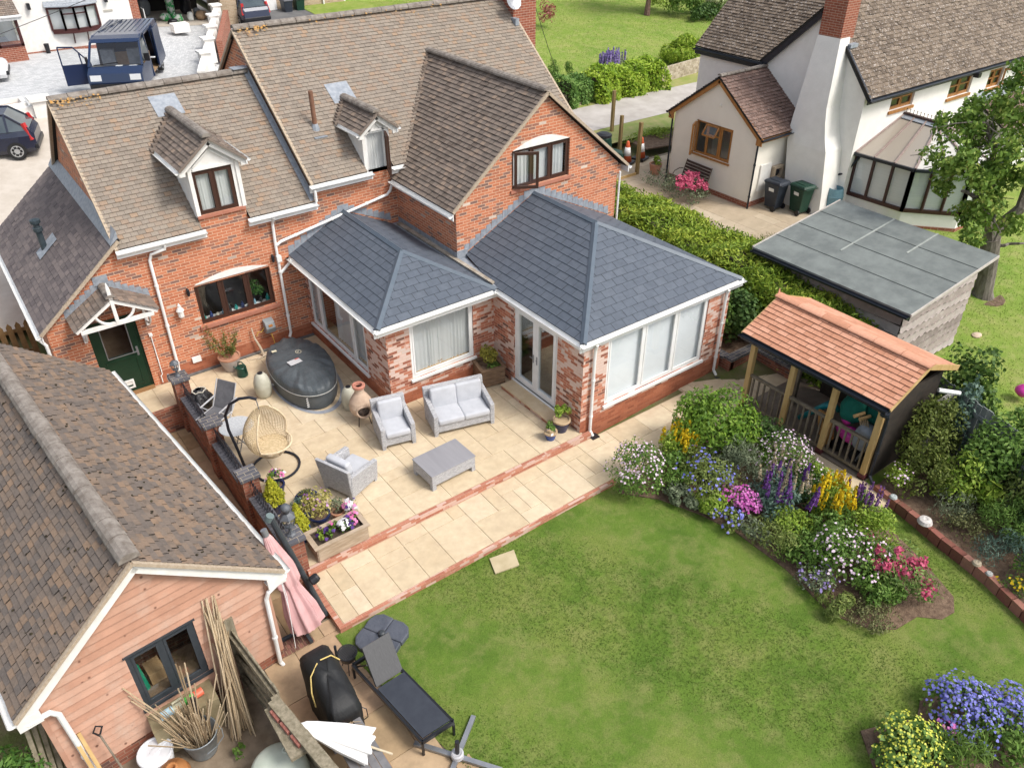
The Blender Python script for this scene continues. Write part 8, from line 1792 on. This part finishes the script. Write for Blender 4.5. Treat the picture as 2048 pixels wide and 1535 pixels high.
# ------------------------------------------------------------------ hedge, beds and shrubs beyond the lane
def bz(x,y):return float(hgt(x,y))+.03
def boxhedge(label,x0,x1,yf,dep,h,n,leaf,mat):
    t=thing('laurel_hedge',label,'hedge',((x0+x1)/2,yf,bz((x0+x1)/2,yf)));x=RNG.uniform(x0,x1,n);top=RNG.random(n) < .5;v=RNG.uniform(0,1,n)
    wav=.12*np.sin(x*3.1)+.08*np.sin(x*7.3);y=np.where(top,yf+dep*v,yf+wav+RNG.normal(0,.07,n)+.25*(v**4));hh=h+.10*np.sin(x*2.2+1)+.07*np.sin(x*5.7)
    hh=hh*np.clip(.55+2.2*np.minimum(x-x0,x1-x),0,1);z=hgt(x,y)+np.where(top,hh+RNG.normal(0,.06,n)-.25*(2*v-1)**4*.6,hh*v);N=np.where(top[:,None],np.array([0,-.2,1.]),np.array([-.2,-1,.35]))
    L=leaf*RNG.uniform(.7,1.3,n);V,Fc=leafgeo(np.stack([x,y,z],1),nrm(N+RNG.normal(0,.25,(n,3))),L,L*.55,.3,.5);npmesh('foliage',V,Fc,np.clip(RNG.normal(.5+.14*np.sin(x*4+z*5),.22,n),0,1),mat,t)
    mb=MB();mb.box(x0+.2,x1-.2,yf+.22,yf+dep-.1,bz(x0,yf)-.3,bz(x0,yf)+h*.8);mb.build('branches',bpy.data.materials['hedge_twigs'],t)
boxhedge('bright yellow green laurel hedge along the far side of the lane',19.2,23.9,9.75,1.5,1.15,6500,.15,LM('laurel_bright',(0,(.12,.23,.02)),(.5,(.27,.41,.03)),(1,(.45,.55,.08))))
boxhedge('darker end of the laurel hedge beside the brick gable',17.7,19.4,10.0,1.5,1.0,2600,.14,LM('laurel_dark',(0,(.06,.14,.025)),(.5,(.13,.25,.05)),(1,(.25,.37,.10))))
plant('lavender','lavender blue catmint clump behind the laurel hedge','lavender',(22.6,12.5,bz(22.6,12.5)),(.95,.6,.6),900,.12,L_GREY,sp=(46,.55,36,.05,F_LAV,.045),lumps=14,asp=.2)
plant('daylily_clump','arching bright green leaf clump on top of the stone wall','plant',(27.6,12.3,bz(27.6,12.3)),(1.5,.7,.85),2600,.36,LM('laurel_bright'),lumps=20,asp=.12,droop=.3,rnd=.4)
plant('green_spurge','upright green clump between the laurel hedge and the roof verge','plant',(18.9,12.7,bz(18.9,12.7)),(.4,.4,.8),900,.14,L_GREEN,lumps=10,asp=.2,droop=-.9)
plant('green_spurge','small upright green tuft on the lawn behind the laurel hedge','plant',(20.3,13.2,bz(20.3,13.2)),(.25,.25,.55),400,.14,L_GREEN,lumps=6,asp=.2,droop=-.9)
plant('acer','small red leaved acer beside the house chimney','shrub',(24.2,20.0,bz(24.2,20)),(.75,.6,.9),500,.13,LM('red_leaf',(0,(.22,.05,.05)),(.5,(.34,.10,.09)),(1,(.42,.2,.16))),lumps=12)
for lb,p,r,mt in (('dark evergreen shrub in the island bed at the top of the lawn',(34.2,18.4),(1.5,1.0,1.3),L_GREEN),('tall green shrub at the back of the island bed',(33.0,19.6),(1.3,1.0,2.0),L_LIME),('pale variegated rounded shrub at the right of the island bed',(36.3,17.9),(1.1,.9,1.2),LM('pale_variegated',(0,(.25,.33,.12)),(.5,(.45,.5,.26)),(1,(.66,.68,.45)))),('low dark green planting at the front of the island bed',(35.0,17.3),(1.6,.6,.6),L_DARK),('dark green shrub behind the cottage eave',(38.5,19),(1.5,1,1.2),L_DARK)):
    plant('garden_shrub',lb,'shrub',(p[0],p[1],bz(*p)),r,2200,.17,mt,group='shrubs of the island bed',lumps=22)
t=thing('lawn_tree','tree with a bare reddish trunk at the left of the island bed','tree',(32.0,19.6,bz(32,19.6)))
mb=MB();z0=bz(32,19.6);mb.tube([(32,19.6,z0),(32.05,19.6,z0+1),(32.0,19.7,z0+2.6)],[.2,.13,.1],8)
for k_ in range(5):mb.tube([(32,19.65,z0+2.2),(32+RNG.uniform(-1,1),19.7+RNG.uniform(-1,1),z0+4)],[.08,.03],6)
mb.build('trunk',M('reddish_bark',(.12,.06,.05),(.2,.13,.1),.9,8),t)
foliage('crown',t,(32,19.7,z0+4.6),(2.2,2.2,1.9),5000,.18,L_GREEN,lumps=26,low=-1)
mb=MB()
for k_ in range(60):
    x=22.8+5.6*k_/60;y=10.35+.06*k_/6;z=bz(x,y)
    for c_ in range(6):mb.box(x,x+.12+.1*rnd.random(),y+.03*c_,y+.22,z+.13*c_-.1,z+.13*(c_+1)-.11,rnd.random())
tag(mb.build('dry_stone_wall',MT('pale_stone',[(0,(.30,.25,.18)),(.5,(.44,.38,.28)),(1,(.56,.5,.4))],.95,12,bump=.5)),'pale dry stone wall beside the lane near the white cottage','stone wall')
mb=MB()
for k_ in range(26):
    x=17.0+1.4*k_/26;y=10.9-.9*k_/26;z=bz(x,y)
    for c_ in range(4):mb.box(x,x+.16,y+.03*c_,y+.2,z+.13*c_-.1,z+.13*(c_+1)-.11,rnd.random())
tag(mb.build('dry_stone_wall',bpy.data.materials['pale_stone']),'short length of pale stone wall beside the brick gable roof','stone wall')
mb=MB();P_=[(17.4,5.6),(18.6,5.7),(20.2,5.6),(20.6,4.9),(19,4.3),(17.4,4.6)];tag(mb.prism([(x,y,bz(x,y)) for x,y in P_],(0,0,.05)).build('dug_earth',SOIL),kind='structure')
plant('weeds','rough grass and weeds on the dug bank by the lane','weeds',(18.6,5.4,bz(18.6,5.4)),(1.6,.5,.25),1300,.13,L_LIME,lumps=18,asp=.2,droop=-.6)
# ------------------------------------------------------------------ vehicles behind the house
def paint(name,c):return M(name,c,None,.22,5,spec=.7)
TYRE=M('tyre_rubber',(.012,.012,.013),(.02,.02,.02),.8);ALLOY=M('alloy_silver',(.42,.43,.45),(.5,.51,.52),.35,metal=.5);CGL=M('dark_car_glass',(.03,.045,.055),(.06,.08,.09),.06,2,spec=.9);REDL=M('red_lamp',(.45,.02,.02),None,.3);YPL=M('yellow_plate',(.75,.42,.02),None,.5)
def wheels(t,w,ys,r):
    for s in (-1,1):
        for y in ys:
            mb=MB();mb.tube([(s*(w-.17),y,r),(s*(w+.015),y,r)],r,22);q=mb.build('wheel',TYRE,t,world=False)
            mb=MB();mb.tube([(s*(w-.05),y,r),(s*(w+.02),y,r)],r*.66,18);rm=mb.build('rim',ALLOY,q,world=False)
            mb=MB()
            for k in range(7):a=k*.9;mb.bar((s*(w+.021),y+.3*r*math.cos(a),r+.3*r*math.sin(a)),(s*(w+.021),y+.55*r*math.cos(a),r+.55*r*math.sin(a)),.01,.09)
            mb.build('spoke_gap',TYRE,q,world=False)
def car(label,loc,rz,mat,L=3.9,w=.82,h=1.44,name='parked_car',plate=YPL):
    t=thing(name,label,'car',loc,rz);f,b=-L/2,L/2
    st=[(f,.30,.55,.62),(f+.12,.2,.70,.74),(f+.95,.2,.88,.80),(f+1.3,.2,.92,.82),(b-.5,.2,.95,.82),(b-.12,.22,.95,.78),(b,.34,.80,.70)]
    mb=MB();N=10
    def sec(k):
        y,z0,z1,ww=st[k];return [(-ww*.9,y,z0),(-ww,y,z0+.15),(-ww,y,z1-.18),(-ww*.93,y,z1),(ww*.93,y,z1),(ww,y,z1-.18),(ww,y,z0+.15),(ww*.9,y,z0)]
    S_=[sec(k) for k in range(len(st))]
    for a,c in zip(S_[:-1],S_[1:]):
        for j in range(8):q=(j+1) % 8;mb.face([a[j],c[j],c[q],a[q]])
    mb.face(S_[0]);mb.face(S_[-1][::-1]);body=mb.build('body',mat,t,world=False,smooth=False,bevel=.03)
    # glass house: windscreen, roof, hatch
    gh=[(f+.95,.88,.74),(f+1.75,h-.03,.60),(f+2.1,h,.60),(b-.75,h-.02,.58),(b-.12,.98,.70)]
    G=[(y,z,ww) for y,z,ww in gh];belt=[(f+.95,.86,.76),(f+1.75,.93,.79),(f+2.1,.94,.79),(b-.75,.95,.79),(b-.12,.95,.72)]
    mb=MB();mr=MB()
    for k in range(4):
        (y0,z0,w0),(y1,z1,w1)=G[k],G[k+1];(v0,u0,x0),(v1,u1,x1)=belt[k],belt[k+1]
        (mr if k in (1,2) else mb).face([(-w0,y0,z0),(w0,y0,z0),(w1,y1,z1),(-w1,y1,z1)])
        for s in (-1,1):mb.face([(s*x0,v0,u0),(s*x1,v1,u1),(s*w1,y1,z1),(s*w0,y0,z0)])
    for (y0,z0,w0),(v,u,x) in zip(G,belt):
        for s in (-1,1):mr.bar((s*x,v,u),(s*(w0+.005),y0,z0),.06)
    for k in range(4):
        for s in (-1,1):mr.bar((s*(G[k][2]+.0),G[k][0],G[k][1]),(s*G[k+1][2],G[k+1][0],G[k+1][1]),.06)
    mb.build('window',CGL,t,world=False);mr.build('roof',mat,t,world=False)
    for s in (-1,1):
        mb=MB();mb.hexa([(s*.80,b-.12,.62),(s*.58,b-.02,.62),(s*.52,b-.05,.98),(s*.70,b-.2,1.0),(s*.82,b-.35,.66),(s*.60,b-.3,.66),(s*.55,b-.35,1.22),(s*.66,b-.45,1.25)]) if 0 else mb.bar((s*.74,b-.10,.62),(s*.66,b-.24,1.18),.13,.10);mb.build('tail_lamp',REDL,t,world=False)
        mb=MB();mb.hexa([(s*.45,f+.0,.58),(s*.68,f+.1,.58),(s*.68,f+.3,.62),(s*.45,f+.2,.62),(s*.45,f+.04,.70),(s*.66,f+.14,.72),(s*.66,f+.45,.80),(s*.45,f+.35,.78)]);mb.build('headlight',M('clear_lamp',(.6,.62,.63),None,.15) if 'clear_lamp' not in bpy.data.materials else bpy.data.materials['clear_lamp'],t,world=False)
        mb=MB();mb.box(s*.82-.02,s*.82+.12*s,f+1.35,f+1.5,.9,1.03) if s > 0 else mb.box(s*.82-.12,s*.82+.02,f+1.35,f+1.5,.9,1.03);mb.build('wing_mirror',mat,t,world=False)
    mb=MB();mb.bar((-.26,b-.02,.72),(.26,b-.02,.72),.03,.11);mb.build('number_plate',plate,t,world=False)
    mb=MB();mb.box(-.76,.76,b-.08,b+.04,.30,.48);mb.box(-.7,.7,f-.03,f+.1,.3,.46);mb.build('bumper',BLACK,t,world=False,bevel=.03)
    wheels(t,w-.0,(f+.72,b-.66),.30);return t
car('small dark blue hatchback with red tail lamps and a yellow plate by the white wall',(-5.45,14.55,2.15),math.radians(-106),paint('midnight_blue_paint',(.010,.014,.035)),L=4.0,h=1.5)
car('white car nosing into view at the left edge beside the porch',(-5.25,21.3,3.2),math.radians(80),paint('white_car_paint',(.72,.72,.72)),L=4.4,w=.88,h=1.6)
car('dark hatchback with red tail lamps parked by the white garage door',(10.2,29.8,2.72),math.radians(180),paint('navy_car_paint',(.05,.06,.10)),plate=WHITE)
VB=paint('dark_blue_van_paint',(.008,.022,.065))
t=thing('panel_van','dark blue panel van with its driver door and sliding side door open','van',(1.1,18.7,2.98),math.radians(-25))
prof=[(-2.8,.35),(-2.85,.6),(-2.78,.90),(-2.35,1.08),(-1.62,1.80),(-1.42,1.90),(-1.0,1.97),(2.35,1.97),(2.45,1.6),(2.48,.4)]
mb=MB();wl=lambda z:1.0 if z < 1.1 else 1.0-.12*(z-1.1)/.87
def side(s,pts):return [(s*wl(z),y,z) for y,z in pts]
for (y0,z0),(y1,z1) in zip(prof[:-1],prof[1:]):
    if (y0,z0) == (-2.35,1.08):continue
    mb.face([(-wl(z0),y0,z0),(wl(z0),y0,z0),(wl(z1),y1,z1),(-wl(z1),y1,z1)])
low=[(-2.8,.35),(-2.85,.6),(-2.78,.90),(-2.35,1.08),(-1.75,1.08),(-1.75,.3)]
mb.face(side(-1,low));mb.face(side(-1,[(-.75,.3),(-.75,1.94),(2.35,1.97),(2.45,1.6),(2.48,.4)]))
mb.face(side(1,[(-2.8,.35),(-2.85,.6),(-2.78,.90),(-2.35,1.08),(-.72,1.12),(-.72,.3)]));mb.face(side(1,[(.62,.3),(.62,1.95),(2.35,1.97),(2.45,1.6),(2.48,.4)]))
for s in (-1,1):mb.bar((s*.98,-2.35,1.08),(s*.90,-1.62,1.80),.07);mb.bar((s*.90,-1.62,1.80),(s*.88,-1.0,1.95),.07);mb.bar((s*.88,-1.0,1.95),(s*.88,2.3,1.95),.06)
mb.bar((.99,-.72,.3),(.88,-.66,1.92),.09);mb.bar((.9,-.7,1.9),(.9,.65,1.92),.08)
mb.build('body',VB,t,world=False)
mb=MB();mb.face([(-.95,-2.34,1.09),(.95,-2.34,1.09),(.87,-1.63,1.79),(-.87,-1.63,1.79)]);mb.build('windscreen',GLASS,t,world=False)
mb=MB();mb.face([(.985,-2.2,1.14),(.985,-.78,1.14),(.90,-.74,1.82),(.92,-1.55,1.76)]);mb.build('side_window',CGL,t,world=False)
mb=MB();mb.box(-.92,.92,-2.6,2.4,.32,.36);mb.box(-.92,.92,-.35,-.3,.36,1.2);mb.build('load_floor',M('plywood_floor',(.28,.18,.1),(.36,.24,.14)),t,world=False)
for x in (-.5,.5):mb=MB();mb.box(x-.25,x+.25,-1.15,-.95,.5,1.45);mb.box(x-.25,x+.25,-1.6,-1.0,.5,.72);mb.build('seat',M('grey_van_seat',(.12,.13,.15),(.2,.21,.23)) if 'grey_van_seat' not in bpy.data.materials else bpy.data.materials['grey_van_seat'],t,world=False)
mb=MB();mb.box(-.95,.95,-2.35,-1.9,.92,1.04);mb.build('dashboard',BLACK,t,world=False)
mb=MB();mb.box(-.05,.2,-2.25,-2.05,1.045,1.055);mb.box(.45,.75,-2.22,-2.1,1.045,1.05);mb.build('dash_papers',WHITE,t,world=False)
mb=MB()
for k in range(9):x=-.75+1.5*k/8;mb.bar((x,-.35,1.975),(x,2.2,1.99),.05,.02)
mb.bar((-.8,-.3,1.99),(-.3,2.0,2.02),.05,.03);mb.build('roof_rib',M('roof_silver_rail',(.05,.06,.08),(.09,.10,.12),.3),t,world=False)
dr=MB();dr.x=Matrix.Translation((-1.0,-1.8,0)) @ Matrix.Rotation(math.radians(108),4,'Z')
dr.hexa([(0,0,.38),(0,1.05,.38),(-.05,1.05,.38),(-.05,0,.38),(0,0,1.12),(0,1.05,1.14),(-.05,1.05,1.14),(-.05,0,1.12)])
for a,b in (((-.02,.02,1.12),(-.02,.5,1.75)),((-.02,.5,1.75),(-.02,1.03,1.8)),((-.02,1.03,1.8),(-.02,1.03,1.12)),((-.02,.33,1.12),(-.02,.35,1.56))):dr.bar(a,b,.05)
dd=dr.build('driver_door',VB,t,world=False);dr=MB();dr.x=Matrix.Translation((-1.0,-1.8,0)) @ Matrix.Rotation(math.radians(108),4,'Z');dr.face([(-.02,.05,1.13),(-.02,1.0,1.13),(-.02,1.0,1.77),(-.02,.5,1.73)]);dr.build('pane',GLASS,dd,world=False)
dr=MB();dr.x=Matrix.Translation((-1.0,-1.8,0)) @ Matrix.Rotation(math.radians(108),4,'Z');dr.box(-.24,-.06,.1,.2,1.1,1.38);dr.build('wing_mirror',BLACK,dd,world=False)
mb=MB();mb.box(1.0,1.05,.66,1.95,.4,1.84);mb.build('sliding_door',VB,t,world=False);mb=MB();mb.box(1.0,1.2,-1.85,-1.75,1.12,1.4);mb.build('wing_mirror',BLACK,t,world=False)
for s in (-.72,.72):mb=MB();mb.hexa([(s-.2,-2.84,.66),(s+.2,-2.84,.66),(s+.22,-2.6,.7),(s-.22,-2.6,.7),(s-.2,-2.8,.86),(s+.2,-2.8,.86),(s+.22,-2.5,.98),(s-.22,-2.5,.98)]);mb.build('headlight',bpy.data.materials['clear_lamp'],t,world=False)
mb=MB();mb.box(-.95,.95,-2.9,-2.75,.3,.55);mb.build('bumper',BLACK,t,world=False);mb=MB();mb.bar((-.8,-2.33,1.13),(.1,-2.25,1.2),.03);mb.build('wiper',BLACK,t,world=False)
wheels(t,.95,(-1.9,1.5),.33)
# ------------------------------------------------------------------ houses across the drive
wh=thing('white_house','white rendered house with a dark bow window across the block paved drive','house',(0,24.6,3.3))
FWH=FRONT(24.6);mb=MB();wall(mb,FWH,-2.0,3.0,3.0,9,[(-.5,1.5,4.18,5.15)],.2);mb.face([(3.0,24.6,3),(3.0,33,3),(3,33,9),(3,24.6,9)]);mb.face([(-2,24.6,3),(-2,33,3),(-2,33,9),(-2,24.6,9)]);mb.face([(-2,24.6,9),(3,24.6,9),(3,33,9),(-2,33,9)]);mb.build('wall',WHITEP,wh)
mb=MB();mb.box(-2.0,3.02,24.56,24.6,2.9,3.42);mb.build('brick_base',BRICKN,wh)
DBR=M('dark_mahogany',(.05,.015,.015),(.07,.022,.02),.4,9)
bow=lambda s:Vector((-.52+2.04*s,24.58-.34*math.sin(math.pi*s),0));mb=MB();S4=[0,.25,.5,.75,1]
for a,b in zip(S4[:-1],S4[1:]):
    p,q=bow(a),bow(b)
    for z,h in ((4.2,.1),(5.12,.1)):mb.bar(p+Vector((0,0,z)),q+Vector((0,0,z)),.07,h)
    for s in (a,b):r=bow(s);mb.bar(r+Vector((0,0,4.2)),r+Vector((0,0,5.12)),.085)
    if a in (.25,.5):mb.bar(p+Vector((0,0,4.86)),q+Vector((0,0,4.86)),.05,.05)
mb.prism([bow(s/10)+Vector((0,-.08,4.06)) for s in range(11)]+[Vector((1.52,24.6,4.06)),Vector((-.52,24.6,4.06))],(0,0,.1))
for x in (.25,.85):mb.bar((x,24.35,4.06),(x+.0,24.57,3.6),.05)
bw_=mb.build('bow_window',DBR,wh);mb=MB();cb=MB()
for a,b in zip(S4[:-1],S4[1:]):
    p,q=bow(a),bow(b);mb.face([p+Vector((0,.02,4.24)),q+Vector((0,.02,4.24)),q+Vector((0,.02,5.08)),p+Vector((0,.02,5.08))]);cb.face([p+Vector((0,.12,4.24)),q+Vector((0,.12,4.24)),q+Vector((0,.12,5.08)),p+Vector((0,.12,5.08))])
mb.build('pane',GLASS,bw_);cb.build('blind',CURT,bw_)
mb=MB();mb.tiles([bow(0)+Vector((-.1,-.12,5.18)),bow(1)+Vector((.1,-.12,5.18)),Vector((1.6,24.6,5.4)),Vector((-.6,24.6,5.4))],.09,.12,.01,.004);mb.prism([bow(s/10)+Vector((0,-.12,5.16)) for s in range(11)]+[Vector((1.55,24.6,5.16)),Vector((-.55,24.6,5.16))],(0,0,.03));mb.build('bow_roof',LEAD,bw_)
mb=MB();mb.box(1.8,2.2,24.57,24.6,4.74,4.82);mb.build('house_plaque',M('stone_plaque_plain',(.4,.38,.33)),wh)
for x in (-1.2,2.0):mb=MB();mb.box(x-.06,x+.06,24.4,24.6,5.15,5.4);mb.build('wall_light',BLACK,wh)
mb=MB();mb.lathe([(.09,3.35),(.11,3.75),(.1,3.76)],-1.0,24.3,12);tag(mb.build('black_tub',BLACK),'small black tub against the white house wall','tub')
pc=thing('house_porch','glazed porch with a tiled roof at the left corner of the white house','porch',(-2.8,24,3.3))
mb=MB();mb.box(-4.6,-1.95,23.4,24.7,3.0,3.95);mb.build('wall',BRICKN,pc);mb=MB()
for x in (-4.5,-3.7,-2.9,-2.0):mb.bar((x,23.42,3.95),(x,23.42,5.1),.12)
mb.bar((-4.6,23.42,5.1),(-1.95,23.42,5.1),.12);mb.bar((-4.6,23.42,4.0),(-1.95,23.42,4.0),.12,.08);mb.bar((-1.98,23.42,5.1),(-1.98,24.6,5.1),.12);mb.build('porch_frame',DBR,pc)
mb=MB();mb.face([(-4.5,23.45,3.95),(-2,23.45,3.95),(-2,23.45,5.1),(-4.5,23.45,5.1)]);mb.face([(-2.0,23.45,3.95),(-2,24.6,3.95),(-2,24.6,5.1),(-2,23.45,5.1)]);mb.build('pane',GLASS,pc)
mb=MB();mb.tiles([(-4.8,23.2,5.2),(-1.8,23.2,5.2),(-1.8,24.7,6.0),(-4.8,24.7,6.0)],.13,.17,.02,.005);mb.build('roof',TILEW,pc);gutter(pc,(-4.8,23.12,5.16),(-1.75,23.12,5.16),WHITE,out=(0,-1,0),fascia=.16)
go=thing('open_garage','open garage full of tools and bags beside the white house','garage',(5.8,29,3.2))
mb=MB();mb.box(3.0,4.25,28.3,28.6,2.9,6.5);mb.build('wall',BRICKN,go);mb=MB();mb.box(8.55,9.4,28.6,28.9,2.6,6.5);mb.box(9.2,9.4,28.9,33,2.6,6.5);mb.build('side_wall',BRICKY,go)
mb=MB();mb.box(4.2,8.6,33,33.1,2.9,6.5);mb.box(4.2,4.3,28.6,33,2.9,6.5);mb.box(4.2,8.6,28.6,33,5.6,5.7);mb.build('interior',DARK,go);mb=MB();mb.box(4.2,8.6,28.4,28.7,5.3,5.7);mb.build('lintel',WHITEP,go)
GRS=M('green_bag_print',(.03,.26,.07),(.5,.52,.48),.6,5,lo=.45,hi=.55);rnd=random.Random(2)
cols=[M('clutter_yellow',(.55,.36,.02)),M('clutter_grey',(.12,.13,.14)),M('clutter_wood',(.3,.2,.12)),BLACK]
for i,(x,y,h,r,m,lb,nm) in enumerate(((6.0,30.4,.42,.3,GRS,'green and white sack lying open at the front of the garage','builders_sack'),(6.55,30.0,.42,.3,GRS,'green and white sack nearest the drive','builders_sack'),(6.1,29.5,.3,.24,BLACK,'black bucket in front of the sacks','bucket'),(7.25,30.1,.5,.16,M('white_sack',(.55,.56,.54)),'slim white sack right of the green sacks','builders_sack'),(7.9,30.3,.5,.32,cols[2],'heap of brown offcuts at the right of the garage','offcuts'),(5.0,29.6,.35,.28,BLACK,'black crate behind the van','crate'),(5.3,31.8,1.0,.35,cols[1],'grey machine in the dark of the garage','machine'),(4.75,31.2,.7,.16,cols[0],'yellow tool case at the left of the garage','tool_case'),(7.6,31.8,.9,.3,BLACK,'black drum at the back right of the garage','drum'),(7.9,31.0,.5,.2,cols[1],'grey toolbox on the right of the garage','toolbox'))):
    lump(nm,lb,'sack' if 'sack' in nm else nm.replace('_',' '),(x,y,float(hgt(x,y))+h/2),(r,r*.8,h/2),m,i+20,rnd.random())
for k,m in enumerate((GRS,GRS,GRS,M('white_tub',(.6,.62,.6)))):
    mb=MB();z=float(hgt(6.5,30.9))+.03+.36*k;mb.lathe([(.2,z),(.22,z+.1),(.22,z+.32),(.17,z+.35),(0,z+.35)],6.5,30.9,14);tag(mb.build('paint_drum',m),['bottom green and white drum of the stack','second green and white drum from the bottom of the stack','third green and white drum from the bottom of the stack','white topped drum crowning the stack'][k],'drum','drums stacked in the garage')
mb=MB();mb.box(4.6,4.64,29.0,29.6,3.2,4.0);tag(mb.build('picture_frame',WHITE),'white frame leaning at the left of the garage opening','frame')
bw2=thing('white_boundary_wall','white painted boundary wall stepping down the right side of the drive','garden wall',(5.5,22,2.9));mb=MB();cp=MB()
d0,d1=Vector((8.05,28.0,0)),Vector((3.0,15.6,0));dd_=(d1-d0).normalized();nn=Vector((-dd_.y,dd_.x,0))
for k in range(5):
    a,b=d0.lerp(d1,k/5),d0.lerp(d1,(k+1)/5);z=3.75-.04*k;mb.bar(a+Vector((0,0,z-.5)),b+Vector((0,0,z-.5)),.22,1.0);cp.bar(a+Vector((0,0,z+.03)),b+Vector((0,0,z+.03)),.30,.06)
    mb.bar(a+Vector((0,0,z-.8)),a+Vector((0,0,z+.22)),.42);cp.bar(a+Vector((0,0,z+.22)),a+Vector((0,0,z+.30)),.56)
mb.build('wall',WHITEP,bw2);cp.build('coping',RENDER,bw2)
mb=MB();mb.bar(d0+Vector((.5,0,3.2)),d0.lerp(d1,.6)+Vector((.5,0,3.2)),.25,1.0);tag(mb.build('red_brick_wall',BRICKN),'red brick wall running behind the white boundary wall','garden wall')
mb=MB();mb.box(5.3,6.1,26.6,27.3,3.1,3.5);tag(mb.build('block_stack',RENDER),'low stack of pale blocks by the white boundary pier','block stack')
pw=thing('white_retaining_wall','pale rendered retaining wall with a pier and a sunken planter behind the hatchback','garden wall',(-5,16.2,2.6))
mb=MB();mb.box(-12,-2.75,16.1,16.35,2.2,3.18);mb.build('wall',RENDER,pw);mb=MB();mb.box(-3.2,-2.6,15.95,16.5,2.2,3.35);mb.box(-3.28,-2.52,15.87,16.58,3.35,3.46);mb.build('pier',WHITEP,pw)
mb=MB();sash(mb,Fr((0,0,0),X,Y),0,0,0,0,0,0,0) if 0 else None
for q in ((-8,-3.3,16.35,16.5),(-8,-3.3,17.3,17.45),(-3.45,-3.3,16.5,17.3)):mb.box(*q,2.9,3.28)
mb.build('planter_kerb',WHITEP,pw);mb=MB();mb.box(-8,-3.45,16.5,17.3,2.9,3.12);mb.build('planter_gravel',M('pinkish_gravel',(.3,.22,.18),(.45,.38,.33),.95,30,bump=.6),pw)
bh=thing('buff_house','buff brick house with a white garage door beyond the roof ridge','house',(14,31,2.6))
mb=MB();wall(mb,FRONT(31),9.4,40,2.2,7.5,[(17.0,19.6,2.6,4.2),(21.2,23,2.6,4.2)],.2);mb.build('wall',BRICKY,bh)
mb=MB();mb.box(9.7,12.6,30.9,30.98,2.5,5);mb.build('garage_door',WHITE,bh);window(bh,FRONT(31),17.0,19.6,2.6,4.2,[18.3],WHITE,.08,.05);window(bh,FRONT(31),21.2,23,2.6,4.2,[22.1],WHITE,.08,.05);mb=MB();mb.box(17,23,33,33.1,2.3,5);mb.build('interior',DARK,bh)
downpipe(bh,[(15.6,30.9,6),(15.6,30.9,2.4)],WHITE,.05);mb=MB();mb.box(14.3,14.7,30.95,31,3.3,3.5);mb.build('vent_cover',GREYM,bh)
wheelie('black wheelie bin with a white number beside the white garage door',(12.95,30.3,2.5),0,BINB,'bins by the buff house',False);wheelie('dark green wheelie bin with a white number beside the buff brick wall',(13.75,30.4,2.5),0,BING,'bins by the buff house',False)
# overhead cables
def cable(a,b,sag,label):
    a,b=Vector(a),Vector(b);mb=MB();mb.tube([a.lerp(b,k/16)-Vector((0,0,sag*4*(k/16)*(1-k/16))) for k in range(17)],.012,4);tag(mb.build('overhead_cable',BLACK),label,'cable')
cable((-9,15.5,4.5),(9.0,20.0,8.6),.25,'overhead cable crossing in front of the van');cable((-4,26,6.5),(16,25.5,4.0),.2,'overhead cable crossing above the garage forecourt');cable((9.7,3.7,9.3),(18.9,11.8,1.2),.3,'thin cable running from the chimney down to the lane')
# slatted picket gate left of the lean-to
t=thing('picket_gate','brown picket gate between the lean-to and the garage','gate',(-7.2,3.2,.1));mb=MB()
for k in range(12):x=-8.6+.2*k;mb.hexa([(x,3.1,.05),(x+.13,3.1,.05),(x+.13,3.13,.05),(x,3.13,.05),(x,3.1,1.1),(x+.13,3.1,1.1),(x+.13,3.13,1.1),(x,3.13,1.1)]);mb.prism([(x,3.1,1.1),(x+.13,3.1,1.1),(x+.065,3.1,1.2)],(0,.03,0))
mb.build('pickets',M('brown_fence_stain',(.13,.07,.025),(.2,.12,.05),.8,6),t);mb=MB();mb.bar((-8.6,3.15,.3),(-6.3,3.15,.3),.04,.09);mb.bar((-8.6,3.15,.95),(-6.3,3.15,.95),.04,.09);mb.build('rail',bpy.data.materials['brown_fence_stain'],t)
sheet('gravel_strip',M('buff_gravel',(.26,.22,.17),(.45,.4,.33),.95,40,bump=.8),[(-9,-.5),(-6.2,-.5),(-6.2,3.0),(-9,3.0)],.02,.1)
